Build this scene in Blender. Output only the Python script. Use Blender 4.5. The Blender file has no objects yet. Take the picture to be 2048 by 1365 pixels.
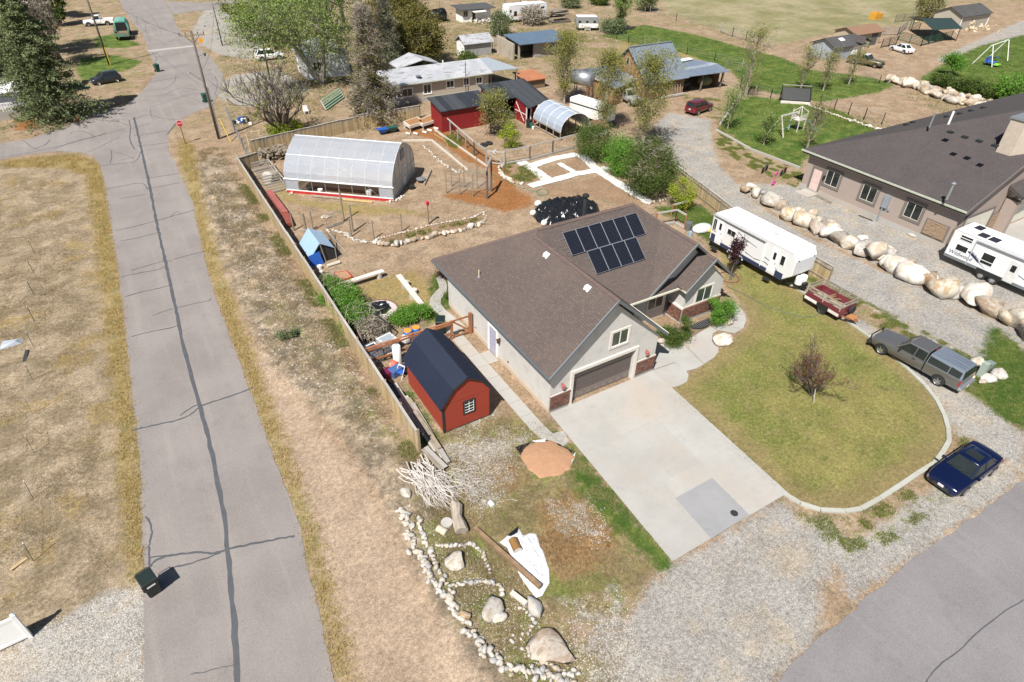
import bpy, math, random
import numpy as np
from mathutils import Vector, Matrix
random.seed(7); RNG = np.random.default_rng(7)
S = bpy.context.scene; COL = S.collection
R = math.radians
# ---------- camera ----------
F, CX, CY, CH = 1263.0, 1024.0, 682.5, 26.45
PITCH, ROLL, YAW = R(37.04), R(1.358), R(31.88)
_f = Vector((math.sin(YAW)*math.cos(PITCH), math.cos(YAW)*math.cos(PITCH), -math.sin(PITCH)))
_r = Vector((math.cos(YAW), -math.sin(YAW), 0)); _u = _r.cross(_f)
_r2 = _r*math.cos(ROLL)+_u*math.sin(ROLL); _u2 = -_r*math.sin(ROLL)+_u*math.cos(ROLL)
cam = bpy.data.cameras.new('camera'); co = bpy.data.objects.new('camera', cam); COL.objects.link(co)
co.matrix_world = Matrix(((_r2.x,_u2.x,-_f.x,0),(_r2.y,_u2.y,-_f.y,0),(_r2.z,_u2.z,-_f.z,CH),(0,0,0,1)))
cam.sensor_width = 36; cam.lens = F/2048*36; cam.clip_end = 3000; cam.clip_start = 0.5
S.camera = co
# ---------- light ----------
SUN_EL, SUN_AZ = R(53.5), R(34)            # shadows run towards (cos az, sin az)
w = bpy.data.worlds.new('World'); S.world = w; w.use_nodes = True
nt = w.node_tree; bg = nt.nodes['Background']
sky = nt.nodes.new('ShaderNodeTexSky'); sky.sky_type = 'NISHITA'; sky.sun_disc = False
sky.sun_elevation = SUN_EL; sky.sun_rotation = math.atan2(-math.cos(SUN_AZ), -math.sin(SUN_AZ)) % (2*math.pi)
nt.links.new(sky.outputs[0], bg.inputs[0]); bg.inputs[1].default_value = 0.052
sl = bpy.data.lights.new('sun', 'SUN'); sl.energy = 4.95; sl.angle = R(0.53); sl.color = (1.0, 0.955, 0.89)
so = bpy.data.objects.new('sun', sl); COL.objects.link(so)
so.rotation_euler = Vector((math.cos(SUN_AZ)*math.cos(SUN_EL), math.sin(SUN_AZ)*math.cos(SUN_EL), -math.sin(SUN_EL))).to_track_quat('-Z','Y').to_euler()
S.view_settings.view_transform = 'Standard'; S.view_settings.look = 'None'
S.view_settings.exposure = 0.58; S.view_settings.gamma = 1.0; S.view_settings.use_curve_mapping = False
S.render.engine = 'CYCLES'

def P(u, v, z=0.0):
    """surveyed point: where the sight line through photo point (u,v) meets height z"""
    d = _r2*((u-CX)/F) - _u2*((v-CY)/F) + _f
    t = (z-CH)/d.z
    return Vector((d.x*t, d.y*t, z))

# ---------- mesh builder ----------
class MB:
    def __init__(s): s.v=[]; s.f=[]; s.M=None; s.mi=[]; s.cm=0
    def pt(s, p):
        p = Vector(p)
        if s.M is not None: p = s.M@p
        s.v.append(p); return len(s.v)-1
    def face(s, ids): s.f.append(ids); s.mi.append(s.cm)
    def poly(s, pts): s.face([s.pt(p) for p in pts]); return s
    def hexa(s, b, t):
        i = [s.pt(p) for p in b]; j = [s.pt(p) for p in t]; n=len(i)
        s.face(i[::-1]); s.face(j)
        for k in range(n): s.face([i[k], i[(k+1)%n], j[(k+1)%n], j[k]])
        return s
    def box(s, x0,y0,z0,x1,y1,z1):
        return s.hexa([(x0,y0,z0),(x1,y0,z0),(x1,y1,z0),(x0,y1,z0)], [(x0,y0,z1),(x1,y0,z1),(x1,y1,z1),(x0,y1,z1)])
    def cbox(s, c, size, rz=0):
        a,b,h = size[0]/2, size[1]/2, size[2]; ca,sa=math.cos(rz),math.sin(rz)
        q=[(c[0]+x*ca-y*sa, c[1]+x*sa+y*ca) for x,y in((-a,-b),(a,-b),(a,b),(-a,b))]
        return s.hexa([(x,y,c[2]) for x,y in q], [(x,y,c[2]+h) for x,y in q])
    def prism(s, pts, z0, z1):
        return s.hexa([(p[0],p[1],z0) for p in pts], [(p[0],p[1],z1) for p in pts])
    def slab(s, pts, t):                     # polygon in 3d, thickened downwards
        return s.hexa([(p[0],p[1],p[2]-t) for p in pts], pts)
    def ext(s, prof, y0, y1):               # (x,z) profile extruded along y
        n=len(prof); i=[s.pt((x,y0,z)) for x,z in prof]; j=[s.pt((x,y1,z)) for x,z in prof]
        s.face(i); s.face(j[::-1])
        for k in range(n): s.face([i[k], j[k], j[(k+1)%n], i[(k+1)%n]])
        return s
    def tube(s, pts, r, n=6, cap=True):
        pts=[Vector(p) for p in pts]; rr = r if isinstance(r,(list,tuple)) else [r]*len(pts)
        prev=None
        for k,p in enumerate(pts):
            d=(pts[min(k+1,len(pts)-1)]-pts[max(k-1,0)])
            if d.length<1e-6: d=Vector((0,0,1))
            d.normalize(); a=Vector((0,0,1)) if abs(d.z)<.9 else Vector((1,0,0))
            x=d.cross(a).normalized(); y=d.cross(x)
            ring=[s.pt(p+(x*math.cos(2*math.pi*q/n)+y*math.sin(2*math.pi*q/n))*rr[k]) for q in range(n)]
            if prev:
                for q in range(n): s.face([prev[q],prev[(q+1)%n],ring[(q+1)%n],ring[q]])
            elif cap: s.face(ring[::-1])
            prev=ring
        if cap: s.face(prev)
        return s
    def bar(s, a, b, w, h=None):
        h=h or w; a=Vector(a); b=Vector(b); d=(b-a).normalized()
        up=Vector((0,0,1)) if abs(d.z)<.95 else Vector((1,0,0))
        x=d.cross(up).normalized()*w/2; y=x.cross(d).normalized()*h/2
        return s.hexa([a-x-y,a+x-y,a+x+y,a-x+y],[b-x-y,b+x-y,b+x+y,b-x+y])
    def cyl(s, c, r, z0, z1, n=12, r2=None):
        return s.tube([(c[0],c[1],z0),(c[0],c[1],z1)],[r, r if r2 is None else r2],n)
    def lathe(s, prof, n=12, c=(0,0,0), cap=True):
        prev=None
        for r,z in prof:
            ring=[s.pt((c[0]+r*math.cos(2*math.pi*q/n), c[1]+r*math.sin(2*math.pi*q/n), c[2]+z)) for q in range(n)]
            if prev:
                for q in range(n): s.face([prev[q],prev[(q+1)%n],ring[(q+1)%n],ring[q]])
            elif cap: s.face(ring[::-1])
            prev=ring
        if cap: s.face(prev)
        return s
    def ell(s, c, rad, n=8, m=5):
        prof=[(max(math.sin(math.pi*i/m),.02)*1.0,-math.cos(math.pi*i/m)) for i in range(m+1)]
        prev=None
        for r,z in prof:
            ring=[s.pt((c[0]+rad[0]*r*math.cos(2*math.pi*q/n), c[1]+rad[1]*r*math.sin(2*math.pi*q/n), c[2]+rad[2]*z)) for q in range(n)]
            if prev:
                for q in range(n): s.face([prev[q],prev[(q+1)%n],ring[(q+1)%n],ring[q]])
            prev=ring
        return s
    def mesh(s, name, smooth=False):
        me=bpy.data.meshes.new(name); me.from_pydata([tuple(p) for p in s.v],[],s.f)
        if smooth: me.polygons.foreach_set('use_smooth',[True]*len(me.polygons))
        me.update(); return me

def link(name, me, m=None, parent=None, inv=True):
    o=bpy.data.objects.new(name, me); COL.objects.link(o)
    if m is not None and me is not None and len(me.materials)==0:
        for q in (m if isinstance(m,(list,tuple)) else [m]): me.materials.append(q)
    if parent is not None:
        o.parent=parent
        if inv and parent.get('_w'): o.matrix_parent_inverse=Matrix.Translation(-parent.location)
    return o
def obj(name, mb, m, parent=None, smooth=False):
    me=mb.mesh(name, smooth); o=link(name, me, m, parent)
    if isinstance(m,(list,tuple)) and any(mb.mi): me.polygons.foreach_set('material_index', mb.mi)
    return o
def tag(o, label=None, cat=None, group=None, kind=None):
    if label: o['label']=label
    if cat: o['category']=cat
    if group: o['group']=group
    if kind: o['kind']=kind
    return o
def thing(name, label, cat, loc=(0,0,0), rz=0.0, group=None, world=False):
    o=bpy.data.objects.new(name, None); COL.objects.link(o); o.empty_display_size=.3
    o.location=Vector(loc); o.rotation_euler=(0,0,rz); tag(o,label,cat,group)
    if world: o['_w']=1
    return o
def single(name, mb, m, label, cat, group=None, smooth=False, kind=None):
    o=obj(name, mb, m, None, smooth); return tag(o,label,cat,group,kind)
def inst(name, me, parent, loc, rot=(0,0,0), sc=(1,1,1)):
    o=bpy.data.objects.new(name, me); COL.objects.link(o)
    if parent is not None: o.parent=parent
    o.location=loc; o.rotation_euler=rot; o.scale=sc; return o
def kids(o): return [c for c in bpy.data.objects if c.parent==o]
def copy_tree(o, parent=None, ch=None):
    c=o.copy(); COL.objects.link(c); c.parent=parent
    for k in kids(o): copy_tree(k, c)
    return c
def np_mesh(name, v, f, m, smooth=False):
    """v (n,3), f (k,3|4) arrays"""
    me=bpy.data.meshes.new(name); v=np.asarray(v,np.float32); f=np.asarray(f,np.int32); k=f.shape[1]
    me.vertices.add(len(v)); me.vertices.foreach_set('co', v.ravel())
    me.loops.add(f.size); me.loops.foreach_set('vertex_index', f.ravel())
    me.polygons.add(len(f)); me.polygons.foreach_set('loop_start', np.arange(0,f.size,k,dtype=np.int32))
    if smooth: me.polygons.foreach_set('use_smooth', np.ones(len(f),bool))
    me.update(); me.validate(); 
    for q in (m if isinstance(m,(list,tuple)) else [m]): me.materials.append(q)
    return me
def yaw_of(a, b): return math.atan2(b[1]-a[1], b[0]-a[0])
# ---------- materials ----------
class NT:
    def __init__(s, name):
        s.m=bpy.data.materials.new(name); s.m.use_nodes=True; s.t=s.m.node_tree; s.b=s.t.nodes['Principled BSDF']
        s.co=None
    def n(s, typ, **kw):
        x=s.t.nodes.new('ShaderNode'+typ)
        for k,v in kw.items():
            if k in ('operation','blend_type','data_type','feature','distance','interpolation','attribute_name','wave_type','bands_direction','noise_dimensions','use_clamp','offset','squash'): setattr(x,k,v)
            else: s.set(x.inputs[k.replace('_',' ')] if isinstance(k,str) and not k.startswith('i') else x.inputs[int(k[1:])], v)
        return x
    def set(s, inp, v):
        if isinstance(v, bpy.types.NodeSocket): s.t.links.new(v, inp)
        elif isinstance(v,(tuple,list)) and len(v)==3 and inp.type=='RGBA': inp.default_value=(*v,1)
        else: inp.default_value=v
    def obj(s):
        if s.co is None: s.co=s.t.nodes.new('ShaderNodeTexCoord').outputs['Object']
        return s.co
    def pos(s):
        return s.t.nodes.new('ShaderNodeNewGeometry').outputs['Position']
    def noise(s, scale, detail=3, vec=None, rough=.55, dist=0.0):
        x=s.n('TexNoise'); s.set(x.inputs['Vector'], vec if vec is not None else s.obj()); x.inputs['Scale'].default_value=scale
        x.inputs['Detail'].default_value=detail; x.inputs['Roughness'].default_value=rough; x.inputs['Distortion'].default_value=dist
        return x.outputs[0]
    def math(s, op, a, b=0.0, c=0.0, clamp=False):
        x=s.t.nodes.new('ShaderNodeMath'); x.operation=op; x.use_clamp=clamp
        s.set(x.inputs[0],a); s.set(x.inputs[1],b); s.set(x.inputs[2],c); return x.outputs[0]
    def map(s, v, a, b, c=0.0, d=1.0, sm=True):
        x=s.t.nodes.new('ShaderNodeMapRange'); x.clamp=True
        if sm: x.interpolation_type='SMOOTHSTEP'
        s.set(x.inputs[0],v); s.set(x.inputs[1],a); s.set(x.inputs[2],b); s.set(x.inputs[3],c); s.set(x.inputs[4],d); return x.outputs[0]
    def mix(s, f, a, b, mode='MIX'):
        x=s.t.nodes.new('ShaderNodeMix'); x.data_type='RGBA'; x.blend_type=mode
        s.set(x.inputs[0],f); s.set(x.inputs[6],a); s.set(x.inputs[7],b); return x.outputs[2]
    def vor(s, scale, vec=None, feature='F1', rnd=1.0):
        x=s.t.nodes.new('ShaderNodeTexVoronoi'); x.feature=feature; s.set(x.inputs['Vector'], vec if vec is not None else s.obj())
        x.inputs['Scale'].default_value=scale; x.inputs['Randomness'].default_value=rnd; return x
    def scalev(s, vec, sc):
        x=s.t.nodes.new('ShaderNodeMapping'); s.set(x.inputs[0],vec); x.inputs['Scale'].default_value=sc; return x.outputs[0]
    def bump(s, h, dist=.02, strength=.6):
        x=s.t.nodes.new('ShaderNodeBump'); s.set(x.inputs['Height'],h); x.inputs['Distance'].default_value=dist
        x.inputs['Strength'].default_value=strength; s.t.links.new(x.outputs[0], s.b.inputs['Normal']); return x.outputs[0]
    def out(s, col=None, rough=None, metal=None, **kw):
        if col is not None: s.set(s.b.inputs['Base Color'], col)
        if rough is not None: s.set(s.b.inputs['Roughness'], rough)
        if metal is not None: s.set(s.b.inputs['Metallic'], metal)
        for k,v in kw.items(): s.set(s.b.inputs[k.replace('_',' ')], v)
        return s.m
MATS={}
def rnd_out(s):
    return s.t.nodes.new('ShaderNodeObjectInfo').outputs['Random']
def hexc(h):
    h=h.lstrip('#'); c=[int(h[i:i+2],16)/255 for i in (0,2,4)]
    return tuple(x/12.92 if x<.04045 else ((x+.055)/1.055)**2.4 for x in c)
def mt(name, col, rough=.75, metal=0.0, var=.18, sc=3.0, bump=0.0, bsc=30, objvar=0.0, spec=.5, dirt=None, dirtsc=.8, coat=0.0, streak=None):
    if name in MATS: return MATS[name]
    s=NT(name); n=s.noise(sc,4)
    c=s.mix(n, tuple(x*(1-var) for x in col), tuple(min(1,x*(1+var)) for x in col))
    if streak:
        n2=s.noise(1.0,3,s.scalev(s.obj(),streak)); c=s.mix(s.map(n2,.35,.65), c, s.mix(.55,c,tuple(x*.5 for x in col)))
    if dirt: c=s.mix(s.map(s.noise(dirtsc,5),.45,.75,0,.75), c, dirt)
    if objvar:
        h=s.t.nodes.new('ShaderNodeHueSaturation'); r=rnd_out(s)
        s.set(h.inputs['Value'], s.map(r,0,1,1-objvar,1+objvar,False)); s.set(h.inputs['Color'],c)
        s.set(h.inputs['Saturation'], s.map(s.math('FRACT',s.math('MULTIPLY',r,7.3)),0,1,1-objvar*.8,1+objvar*.6,False)); c=h.outputs[0]
    if bump: s.bump(s.noise(bsc,4),bump)
    s.out(c, rough, metal); s.b.inputs['Specular IOR Level'].default_value=spec
    if coat: s.b.inputs['Coat Weight'].default_value=coat; s.b.inputs['Coat Roughness'].default_value=.06
    MATS[name]=s.m; return s.m
def glass(name='window_glass', col=(.02,.025,.025), rough=.06):
    return mt(name, col, rough, var=.3, sc=1.2, spec=.5)

def m_shingle(name, cols, course=.145, tab=.3, slopeaxis='y'):
    """rows of laminated tabs: brick texture keyed on run along the eave and height"""
    s=NT(name); geo=s.t.nodes.new('ShaderNodeNewGeometry')
    sp=s.t.nodes.new('ShaderNodeSeparateXYZ'); s.set(sp.inputs[0], geo.outputs['Position'])
    cb=s.t.nodes.new('ShaderNodeCombineXYZ')
    a='X' if slopeaxis=='y' else 'Y'
    s.set(cb.inputs[0], sp.outputs[a]); s.set(cb.inputs[1], s.math('MULTIPLY',sp.outputs['Z'],1.45)); 
    b=s.t.nodes.new('ShaderNodeTexBrick'); s.set(b.inputs['Vector'],cb.outputs[0])
    b.inputs['Scale'].default_value=1.0; b.inputs['Brick Width'].default_value=tab; b.inputs['Row Height'].default_value=course
    b.inputs['Mortar Size'].default_value=.012; b.offset=.37; b.squash=1.0
    b.inputs['Color1'].default_value=(*cols[0],1); b.inputs['Color2'].default_value=(*cols[1],1); b.inputs['Mortar'].default_value=(*[c*.45 for c in cols[0]],1)
    cb2=s.t.nodes.new('ShaderNodeCombineXYZ'); s.set(cb2.inputs[0], s.math('MULTIPLY',sp.outputs[a],3.1)); s.set(cb2.inputs[1], s.math('MULTIPLY',sp.outputs['Z'],9.0))
    n=s.noise(1.0,2,cb2.outputs[0]); c=s.mix(s.map(n,.42,.66), b.outputs[0], cols[2])
    c=s.mix(s.map(s.noise(.35,3),.35,.7,0,.35), c, cols[3])
    c=s.mix(s.map(s.noise(60,2),.3,.7,.0,.25), c, cols[1])
    s.bump(s.math('ADD',b.outputs[1],0), .02, -.6)
    s.out(c,.93); s.b.inputs['Specular IOR Level'].default_value=.25; return s.m

def m_metal_roof(name, col, rough=.35, metal=.6, axis='x', freq=4.5, dirt=None, amp=.02, patch=None):
    s=NT(name); geo=s.t.nodes.new('ShaderNodeNewGeometry'); sp=s.t.nodes.new('ShaderNodeSeparateXYZ')
    s.set(sp.inputs[0], geo.outputs['Position'])
    ax=sp.outputs['X' if axis=='x' else 'Y']
    w=s.math('POWER', s.math('ABSOLUTE', s.math('SINE', s.math('MULTIPLY',ax,math.pi*freq))), 6.0)
    n=s.noise(.7,4); c=s.mix(n, tuple(x*.8 for x in col), tuple(min(1,x*1.2) for x in col))
    if patch:
        fl=s.math('FRACT', s.math('MULTIPLY', s.math('SINE', s.math('MULTIPLY', s.math('FLOOR', s.math('MULTIPLY',ax,1.1)),12.9)),43.7))
        c=s.mix(s.map(fl,.72,.74,0,.65), c, patch)
    c=s.mix(s.math('MULTIPLY',w,.25), c, tuple(x*.4 for x in col))
    if dirt: c=s.mix(s.map(s.noise(1.3,5),.5,.75,0,.6), c, dirt)
    s.bump(w, amp, .9); s.out(c, rough, metal); return s.m

def m_boards(name, cols, axis='x', width=.15, gray=(.36,.34,.31)):
    s=NT(name); geo=s.t.nodes.new('ShaderNodeNewGeometry'); sp=s.t.nodes.new('ShaderNodeSeparateXYZ')
    s.set(sp.inputs[0], geo.outputs['Position']); ax=s.math('ADD', sp.outputs['X'], sp.outputs['Y']) if axis=='xy' else sp.outputs[axis.upper()]
    k=s.math('DIVIDE',ax,width); fl=s.math('FRACT', s.math('MULTIPLY', s.math('SINE', s.math('MULTIPLY', s.math('FLOOR',k),12.98)),4373.7))
    gr=s.noise(2.0,5,s.scalev(s.obj(),(8,8,.7)) ); c=s.mix(fl, cols[0], cols[1]); c=s.mix(s.map(gr,.4,.7,0,.8), c, gray)
    fr=s.math('FRACT',k); e=s.math('MINIMUM', fr, s.math('SUBTRACT',1.0,fr))
    c=s.mix(s.map(e,.0,.07,.85,0), c, (.02,.015,.01)); s.bump(s.map(e,0,.08,0,1),.015,.8)
    s.out(c,.9); return s.m
def m_siding(name, col, step=.12, var=.06):
    s=NT(name); geo=s.t.nodes.new('ShaderNodeNewGeometry'); sp=s.t.nodes.new('ShaderNodeSeparateXYZ')
    s.set(sp.inputs[0], geo.outputs['Position']); fr=s.math('FRACT', s.math('DIVIDE',sp.outputs['Z'],step))
    c=s.mix(s.noise(1.2,4), tuple(x*(1-var) for x in col), tuple(min(1,x*(1+var)) for x in col))
    c=s.mix(s.map(fr,.0,.12,.45,0), c, tuple(x*.45 for x in col)); s.bump(fr,.02,.8); s.out(c,.6); return s.m

M={}
M['concrete']=None
def m_concrete(name, a, b, stain, bumpd=.004):
    s=NT(name); n=s.noise(.35,5,s.pos(),.6); c=s.mix(s.map(n,.3,.7), a, b)
    c=s.mix(s.map(s.noise(.16,4,s.pos(),.6),.45,.68,0,.7), c, stain); c=s.mix(s.map(s.noise(1.1,5,s.pos(),.7),.56,.72,0,.3), c, tuple(x*.72 for x in a))
    c=s.mix(s.map(s.noise(3.5,6,s.pos(),.7),.5,.8,0,.3), c, tuple(x*.75 for x in a))
    r=rnd_out(s); h=s.t.nodes.new('ShaderNodeHueSaturation'); s.set(h.inputs['Value'], s.map(r,0,1,.965,1.035,False)); s.set(h.inputs['Color'],c)
    s.bump(s.noise(60,3,s.pos()),bumpd); s.out(h.outputs[0],.85); return s.m
M['concrete']=m_concrete('concrete',(.33,.32,.298),(.385,.375,.352),(.385,.33,.275))
M['slab_dark']=m_concrete('concrete_patch_slab',(.24,.24,.245),(.28,.28,.285),(.26,.26,.27))
M['curb']=m_concrete('curb_concrete',(.34,.34,.29),(.41,.41,.37),(.35,.36,.27),.01)
def m_asphalt(name, a, b, c3):
    s=NT(name); p=s.pos(); c=s.mix(s.map(s.noise(.22,5,p,.6),.3,.7), a, b)
    c=s.mix(s.map(s.noise(.9,4,s.scalev(p,(1.4,.08,1))),.48,.72,0,.35), c, c3); c=s.mix(s.map(s.noise(13,4,p,.8),.42,.68,0,.38), c, tuple(x*1.3 for x in b)); c=s.mix(s.map(s.noise(9,4,p,.8),.5,.72,0,.4), c, tuple(x*.6 for x in a)); c=s.mix(s.map(s.noise(.5,6,p,.8),.56,.66,0,.22), c, tuple(x*.62 for x in a))
    v=s.vor(28,p); c=s.mix(s.map(v.outputs['Distance'],.1,.55,.22,0), c, (.42,.38,.36)); 
    c=s.mix(s.map(s.noise(45,3,p),.45,.75,0,.45), c, tuple(x*.5 for x in a))
    c=s.mix(s.map(s.noise(2.2,6,p,.7),.55,.75,0,.22), c, tuple(x*.6 for x in a))
    s.bump(s.noise(50,3,p),.012,.7); s.out(c,.9); s.b.inputs['Specular IOR Level'].default_value=.3; return s.m
M['asphalt']=m_asphalt('old_asphalt',(.20,.178,.167),(.255,.23,.217),(.32,.29,.262))
M['asphalt2']=m_asphalt('grey_asphalt',(.17,.16,.165),(.22,.208,.21),(.25,.235,.235))
M['seal']=mt('crack_sealer',(.075,.08,.088),.7,var=.3,sc=2.5)
M['stucco']=mt('grey_stucco',(.53,.515,.485),.9,var=.04,sc=.8,bump=.006,bsc=45,dirt=(.42,.405,.38),dirtsc=1.5)
M['stucco_trim']=mt('cream_trim',(.62,.58,.52),.8,var=.04)
M['found']=mt('tan_foundation',(.50,.42,.33),.9,var=.08,bump=.004)
M['fascia']=mt('slate_fascia',(.14,.16,.175),.45,var=.05,metal=.2)
M['shingle']=m_shingle('brown_shingles',[(.098,.079,.072),(.135,.103,.088),(.074,.068,.070),(.135,.104,.090)],slopeaxis='y')
M['shingle_side']=m_shingle('brown_shingles_side',[(.100,.079,.071),(.138,.104,.087),(.076,.068,.070),(.138,.104,.088)],slopeaxis='x')
M['nb_shingle']=m_shingle('charcoal_shingles',[(.070,.060,.060),(.085,.073,.072),(.060,.053,.055),(.095,.082,.078)],slopeaxis='x')
M['nb_stucco']=mt('taupe_stucco',(.33,.27,.235),.9,var=.04,sc=.8,bump=.006,bsc=45)
M['nb_trim']=mt('dark_taupe_trim',(.16,.14,.125),.85,var=.05)
M['white']=mt('white_paint',(.80,.80,.79),.45,var=.03,sc=2)
M['white_dirty']=mt('weathered_white',(.72,.71,.68),.6,var=.08,sc=2,dirt=(.5,.47,.42))
M['rv_white']=m_siding('trailer_siding',(.80,.81,.82),.13,.02)
M['rv_roof']=mt('white_membrane',(.84,.84,.83),.55,var=.04,sc=1,dirt=(.66,.64,.6))
M['glass']=glass(); M['glass_g']=mt('greenish_glass',(.055,.07,.055),.08,var=.5,sc=2.5,spec=.8)
M['black']=mt('black_plastic',(.018,.02,.02),.45,var=.2)
M['rubber']=mt('tyre_rubber',(.022,.022,.023),.85,var=.2)
M['alloy']=mt('alloy_wheel',(.5,.5,.5),.3,.8,var=.1)
M['chrome']=mt('chrome',(.7,.7,.7),.12,.95,var=.02)
M['steel']=mt('galvanised_steel',(.42,.44,.46),.42,.7,var=.12,sc=5)
M['dark_steel']=mt('dark_steel',(.06,.065,.07),.5,.5,var=.2)
M['wood_red']=mt('stained_redwood',(.36,.15,.065),.75,var=.18,sc=4,streak=(6,6,.8))
M['wood']=mt('weathered_timber',(.30,.255,.20),.9,var=.2,sc=3,bump=.006,bsc=25,streak=(9,2,2),objvar=.18)
M['wood_gray']=mt('grey_timber',(.36,.34,.31),.9,var=.15,sc=3,objvar=.15)
M['wood_pale']=mt('sunbleached_wood',(.55,.51,.45),.85,var=.12,sc=4,objvar=.15)
M['post']=mt('treated_post',(.24,.20,.14),.9,var=.2,sc=5)
M['bark']=mt('bark_brown',(.13,.105,.085),.95,var=.3,sc=6,bump=.02,bsc=14)
M['bark_gray']=mt('bark_grey',(.26,.235,.21),.95,var=.25,sc=5,bump=.02,bsc=14)
M['bark_pale']=mt('bark_pale',(.30,.265,.21),.9,var=.2,sc=5)
M['driftwood']=mt('bleached_branch',(.50,.46,.42),.9,var=.25,sc=5,objvar=.2)
M['red_shed']=mt('barn_red_siding',(.30,.042,.022),.7,var=.07,sc=.9)
M['red_barn']=mt('deep_red_panel',(.21,.012,.014),.6,var=.1,sc=1)
M['black_trim']=mt('black_trim',(.025,.022,.022),.6,var=.1)
M['navy_metal']=m_metal_roof('navy_metal_low',(.010,.016,.036),.65,.0,'y',4.6,None,.008)
M['tarp_blue']=mt('pale_blue_tarp',(.30,.43,.56),.45,var=.08,sc=2,bump=.05,bsc=3)
M['tarp_gray']=mt('translucent_grey_tarp',(.30,.35,.42),.4,var=.1,sc=2,bump=.04,bsc=4)
M['tarp_black']=mt('black_poly_sheet',(.012,.013,.015),.22,var=.3,sc=3,bump=.12,bsc=2.2)
M['tarp_white']=mt('white_poly_sheet',(.60,.62,.65),.5,var=.04,sc=3,bump=.1,bsc=3)
M['fabric_white']=mt('white_weed_fabric',(.60,.59,.56),.9,var=.08,sc=6,bump=.02,bsc=8)
M['netting']=mt('dark_netting',(.06,.07,.06),.9)
M['sand']=mt('orange_sand',(.37,.21,.12),.95,var=.18,sc=7,bump=.06,bsc=9)
M['red_plastic']=mt('red_plastic',(.42,.03,.03),.4); M['blue_plastic']=mt('blue_plastic',(.02,.10,.42),.35,var=.1)
M['green_plastic']=mt('green_plastic',(.015,.085,.06),.5,var=.12); M['yellow']=mt('yellow_paint',(.65,.48,.05),.6)
M['orange_metal']=m_metal_roof('rust_orange_roof',(.42,.17,.08),.7,.1,'x',5,(.3,.13,.07))
M['galv_roof']=m_metal_roof('galvanised_roof',(.34,.40,.47),.38,.55,'x',3.6,None,.02)
M['galv_patch']=m_metal_roof('patched_tin_roof',(.30,.36,.44),.4,.5,'y',1.6,(.2,.22,.26),.02,(.62,.66,.7))
M['blue_roof']=m_metal_roof('blue_steel_roof',(.16,.23,.32),.45,.4,'x',4.0,None,.02)
M['barnwood']=m_boards('rough_barn_boards',[(.36,.17,.065),(.20,.10,.045)],'xy',.22,(.25,.20,.15))
M['black_roll']=m_metal_roof('black_roll_roof',(.022,.026,.034),.7,.0,'x',.9,None,.004,(.06,.065,.072))
def m_poly_film():
    s=NT('greenhouse_film'); n=s.noise(.8,4); n2=s.noise(1.0,4,s.scalev(s.obj(),(3,3,9)),dist=1.2)
    c=s.mix(n,(.45,.51,.61),(.60,.66,.74)); s.bump(n2,.10,.9)
    s.out(c,.22,0.0); s.b.inputs['Coat Weight'].default_value=.5
    t=s.t.nodes.new('ShaderNodeBsdfTranslucent'); t.inputs[0].default_value=(.85,.87,.9,1); q=s.t.nodes.new('ShaderNodeBsdfTransparent'); x=s.t.nodes.new('ShaderNodeMixShader'); y=s.t.nodes.new('ShaderNodeMixShader')
    x.inputs[0].default_value=.5; y.inputs[0].default_value=.12; L=s.t.links.new; L(s.b.outputs[0],x.inputs[1]); L(t.outputs[0],x.inputs[2]); L(x.outputs[0],y.inputs[1]); L(q.outputs[0],y.inputs[2]); L(y.outputs[0],s.t.nodes['Material Output'].inputs[0]); return s.m
M['film']=m_poly_film()
def m_brick(name, c1, c2, mort, w=.21, h=.075):
    s=NT(name); return s
def m_leaf(name, cols, trans=.25):
    s=NT(name); geo=s.t.nodes.new('ShaderNodeNewGeometry')
    rp=geo.outputs['Random Per Island']; n=s.noise(.55,2,s.pos())
    c=s.mix(rp, cols[0], cols[1]); c=s.mix(s.map(n,.35,.65,0,.7), c, cols[2])
    s.out(c,.65); s.b.inputs['Specular IOR Level'].default_value=.25
    if trans:
        t=s.t.nodes.new('ShaderNodeBsdfTranslucent'); s.set(t.inputs[0], s.mix(.5,c,(cols[1][0]*1.5,cols[1][1]*1.6,cols[1][2])))
        mx=s.t.nodes.new('ShaderNodeMixShader'); mx.inputs[0].default_value=trans
        s.t.links.new(s.b.outputs[0],mx.inputs[1]); s.t.links.new(t.outputs[0],mx.inputs[2])
        s.t.links.new(mx.outputs[0], s.t.nodes['Material Output'].inputs[0])
    return s.m
LEAF={
 'spruce':m_leaf('spruce_needles',[(.10,.14,.062),(.20,.23,.10),(.15,.18,.085)],.12),
 'cotton':m_leaf('cottonwood_leaf',[(.14,.21,.05),(.25,.32,.085),(.18,.25,.08)]),
 'olive':m_leaf('olive_foliage',[(.13,.12,.03),(.22,.19,.05),(.09,.095,.03)]),
 'bright':m_leaf('bright_leaf',[(.08,.19,.025),(.16,.32,.045),(.11,.24,.03)]),
 'mid':m_leaf('mid_leaf',[(.06,.10,.02),(.12,.17,.035),(.08,.12,.025)]),
 'poplar':m_leaf('poplar_bud_leaf',[(.16,.18,.04),(.28,.27,.075),(.20,.20,.055)]),
 'lime':m_leaf('lime_leaf',[(.22,.28,.02),(.34,.40,.04),(.26,.32,.03)]),
 'redbud':m_leaf('red_brown_leaf',[(.11,.04,.03),(.20,.08,.05),(.15,.06,.035)]),
 'purple':m_leaf('dark_purple_leaf',[(.035,.01,.018),(.07,.02,.03),(.05,.015,.02)]),
 'gray':m_leaf('grey_twig_haze',[(.22,.19,.15),(.32,.28,.23),(.25,.22,.16)],.0),
 'sage':m_leaf('sage_green',[(.11,.15,.07),(.18,.22,.10),(.13,.16,.08)]),
}
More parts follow.
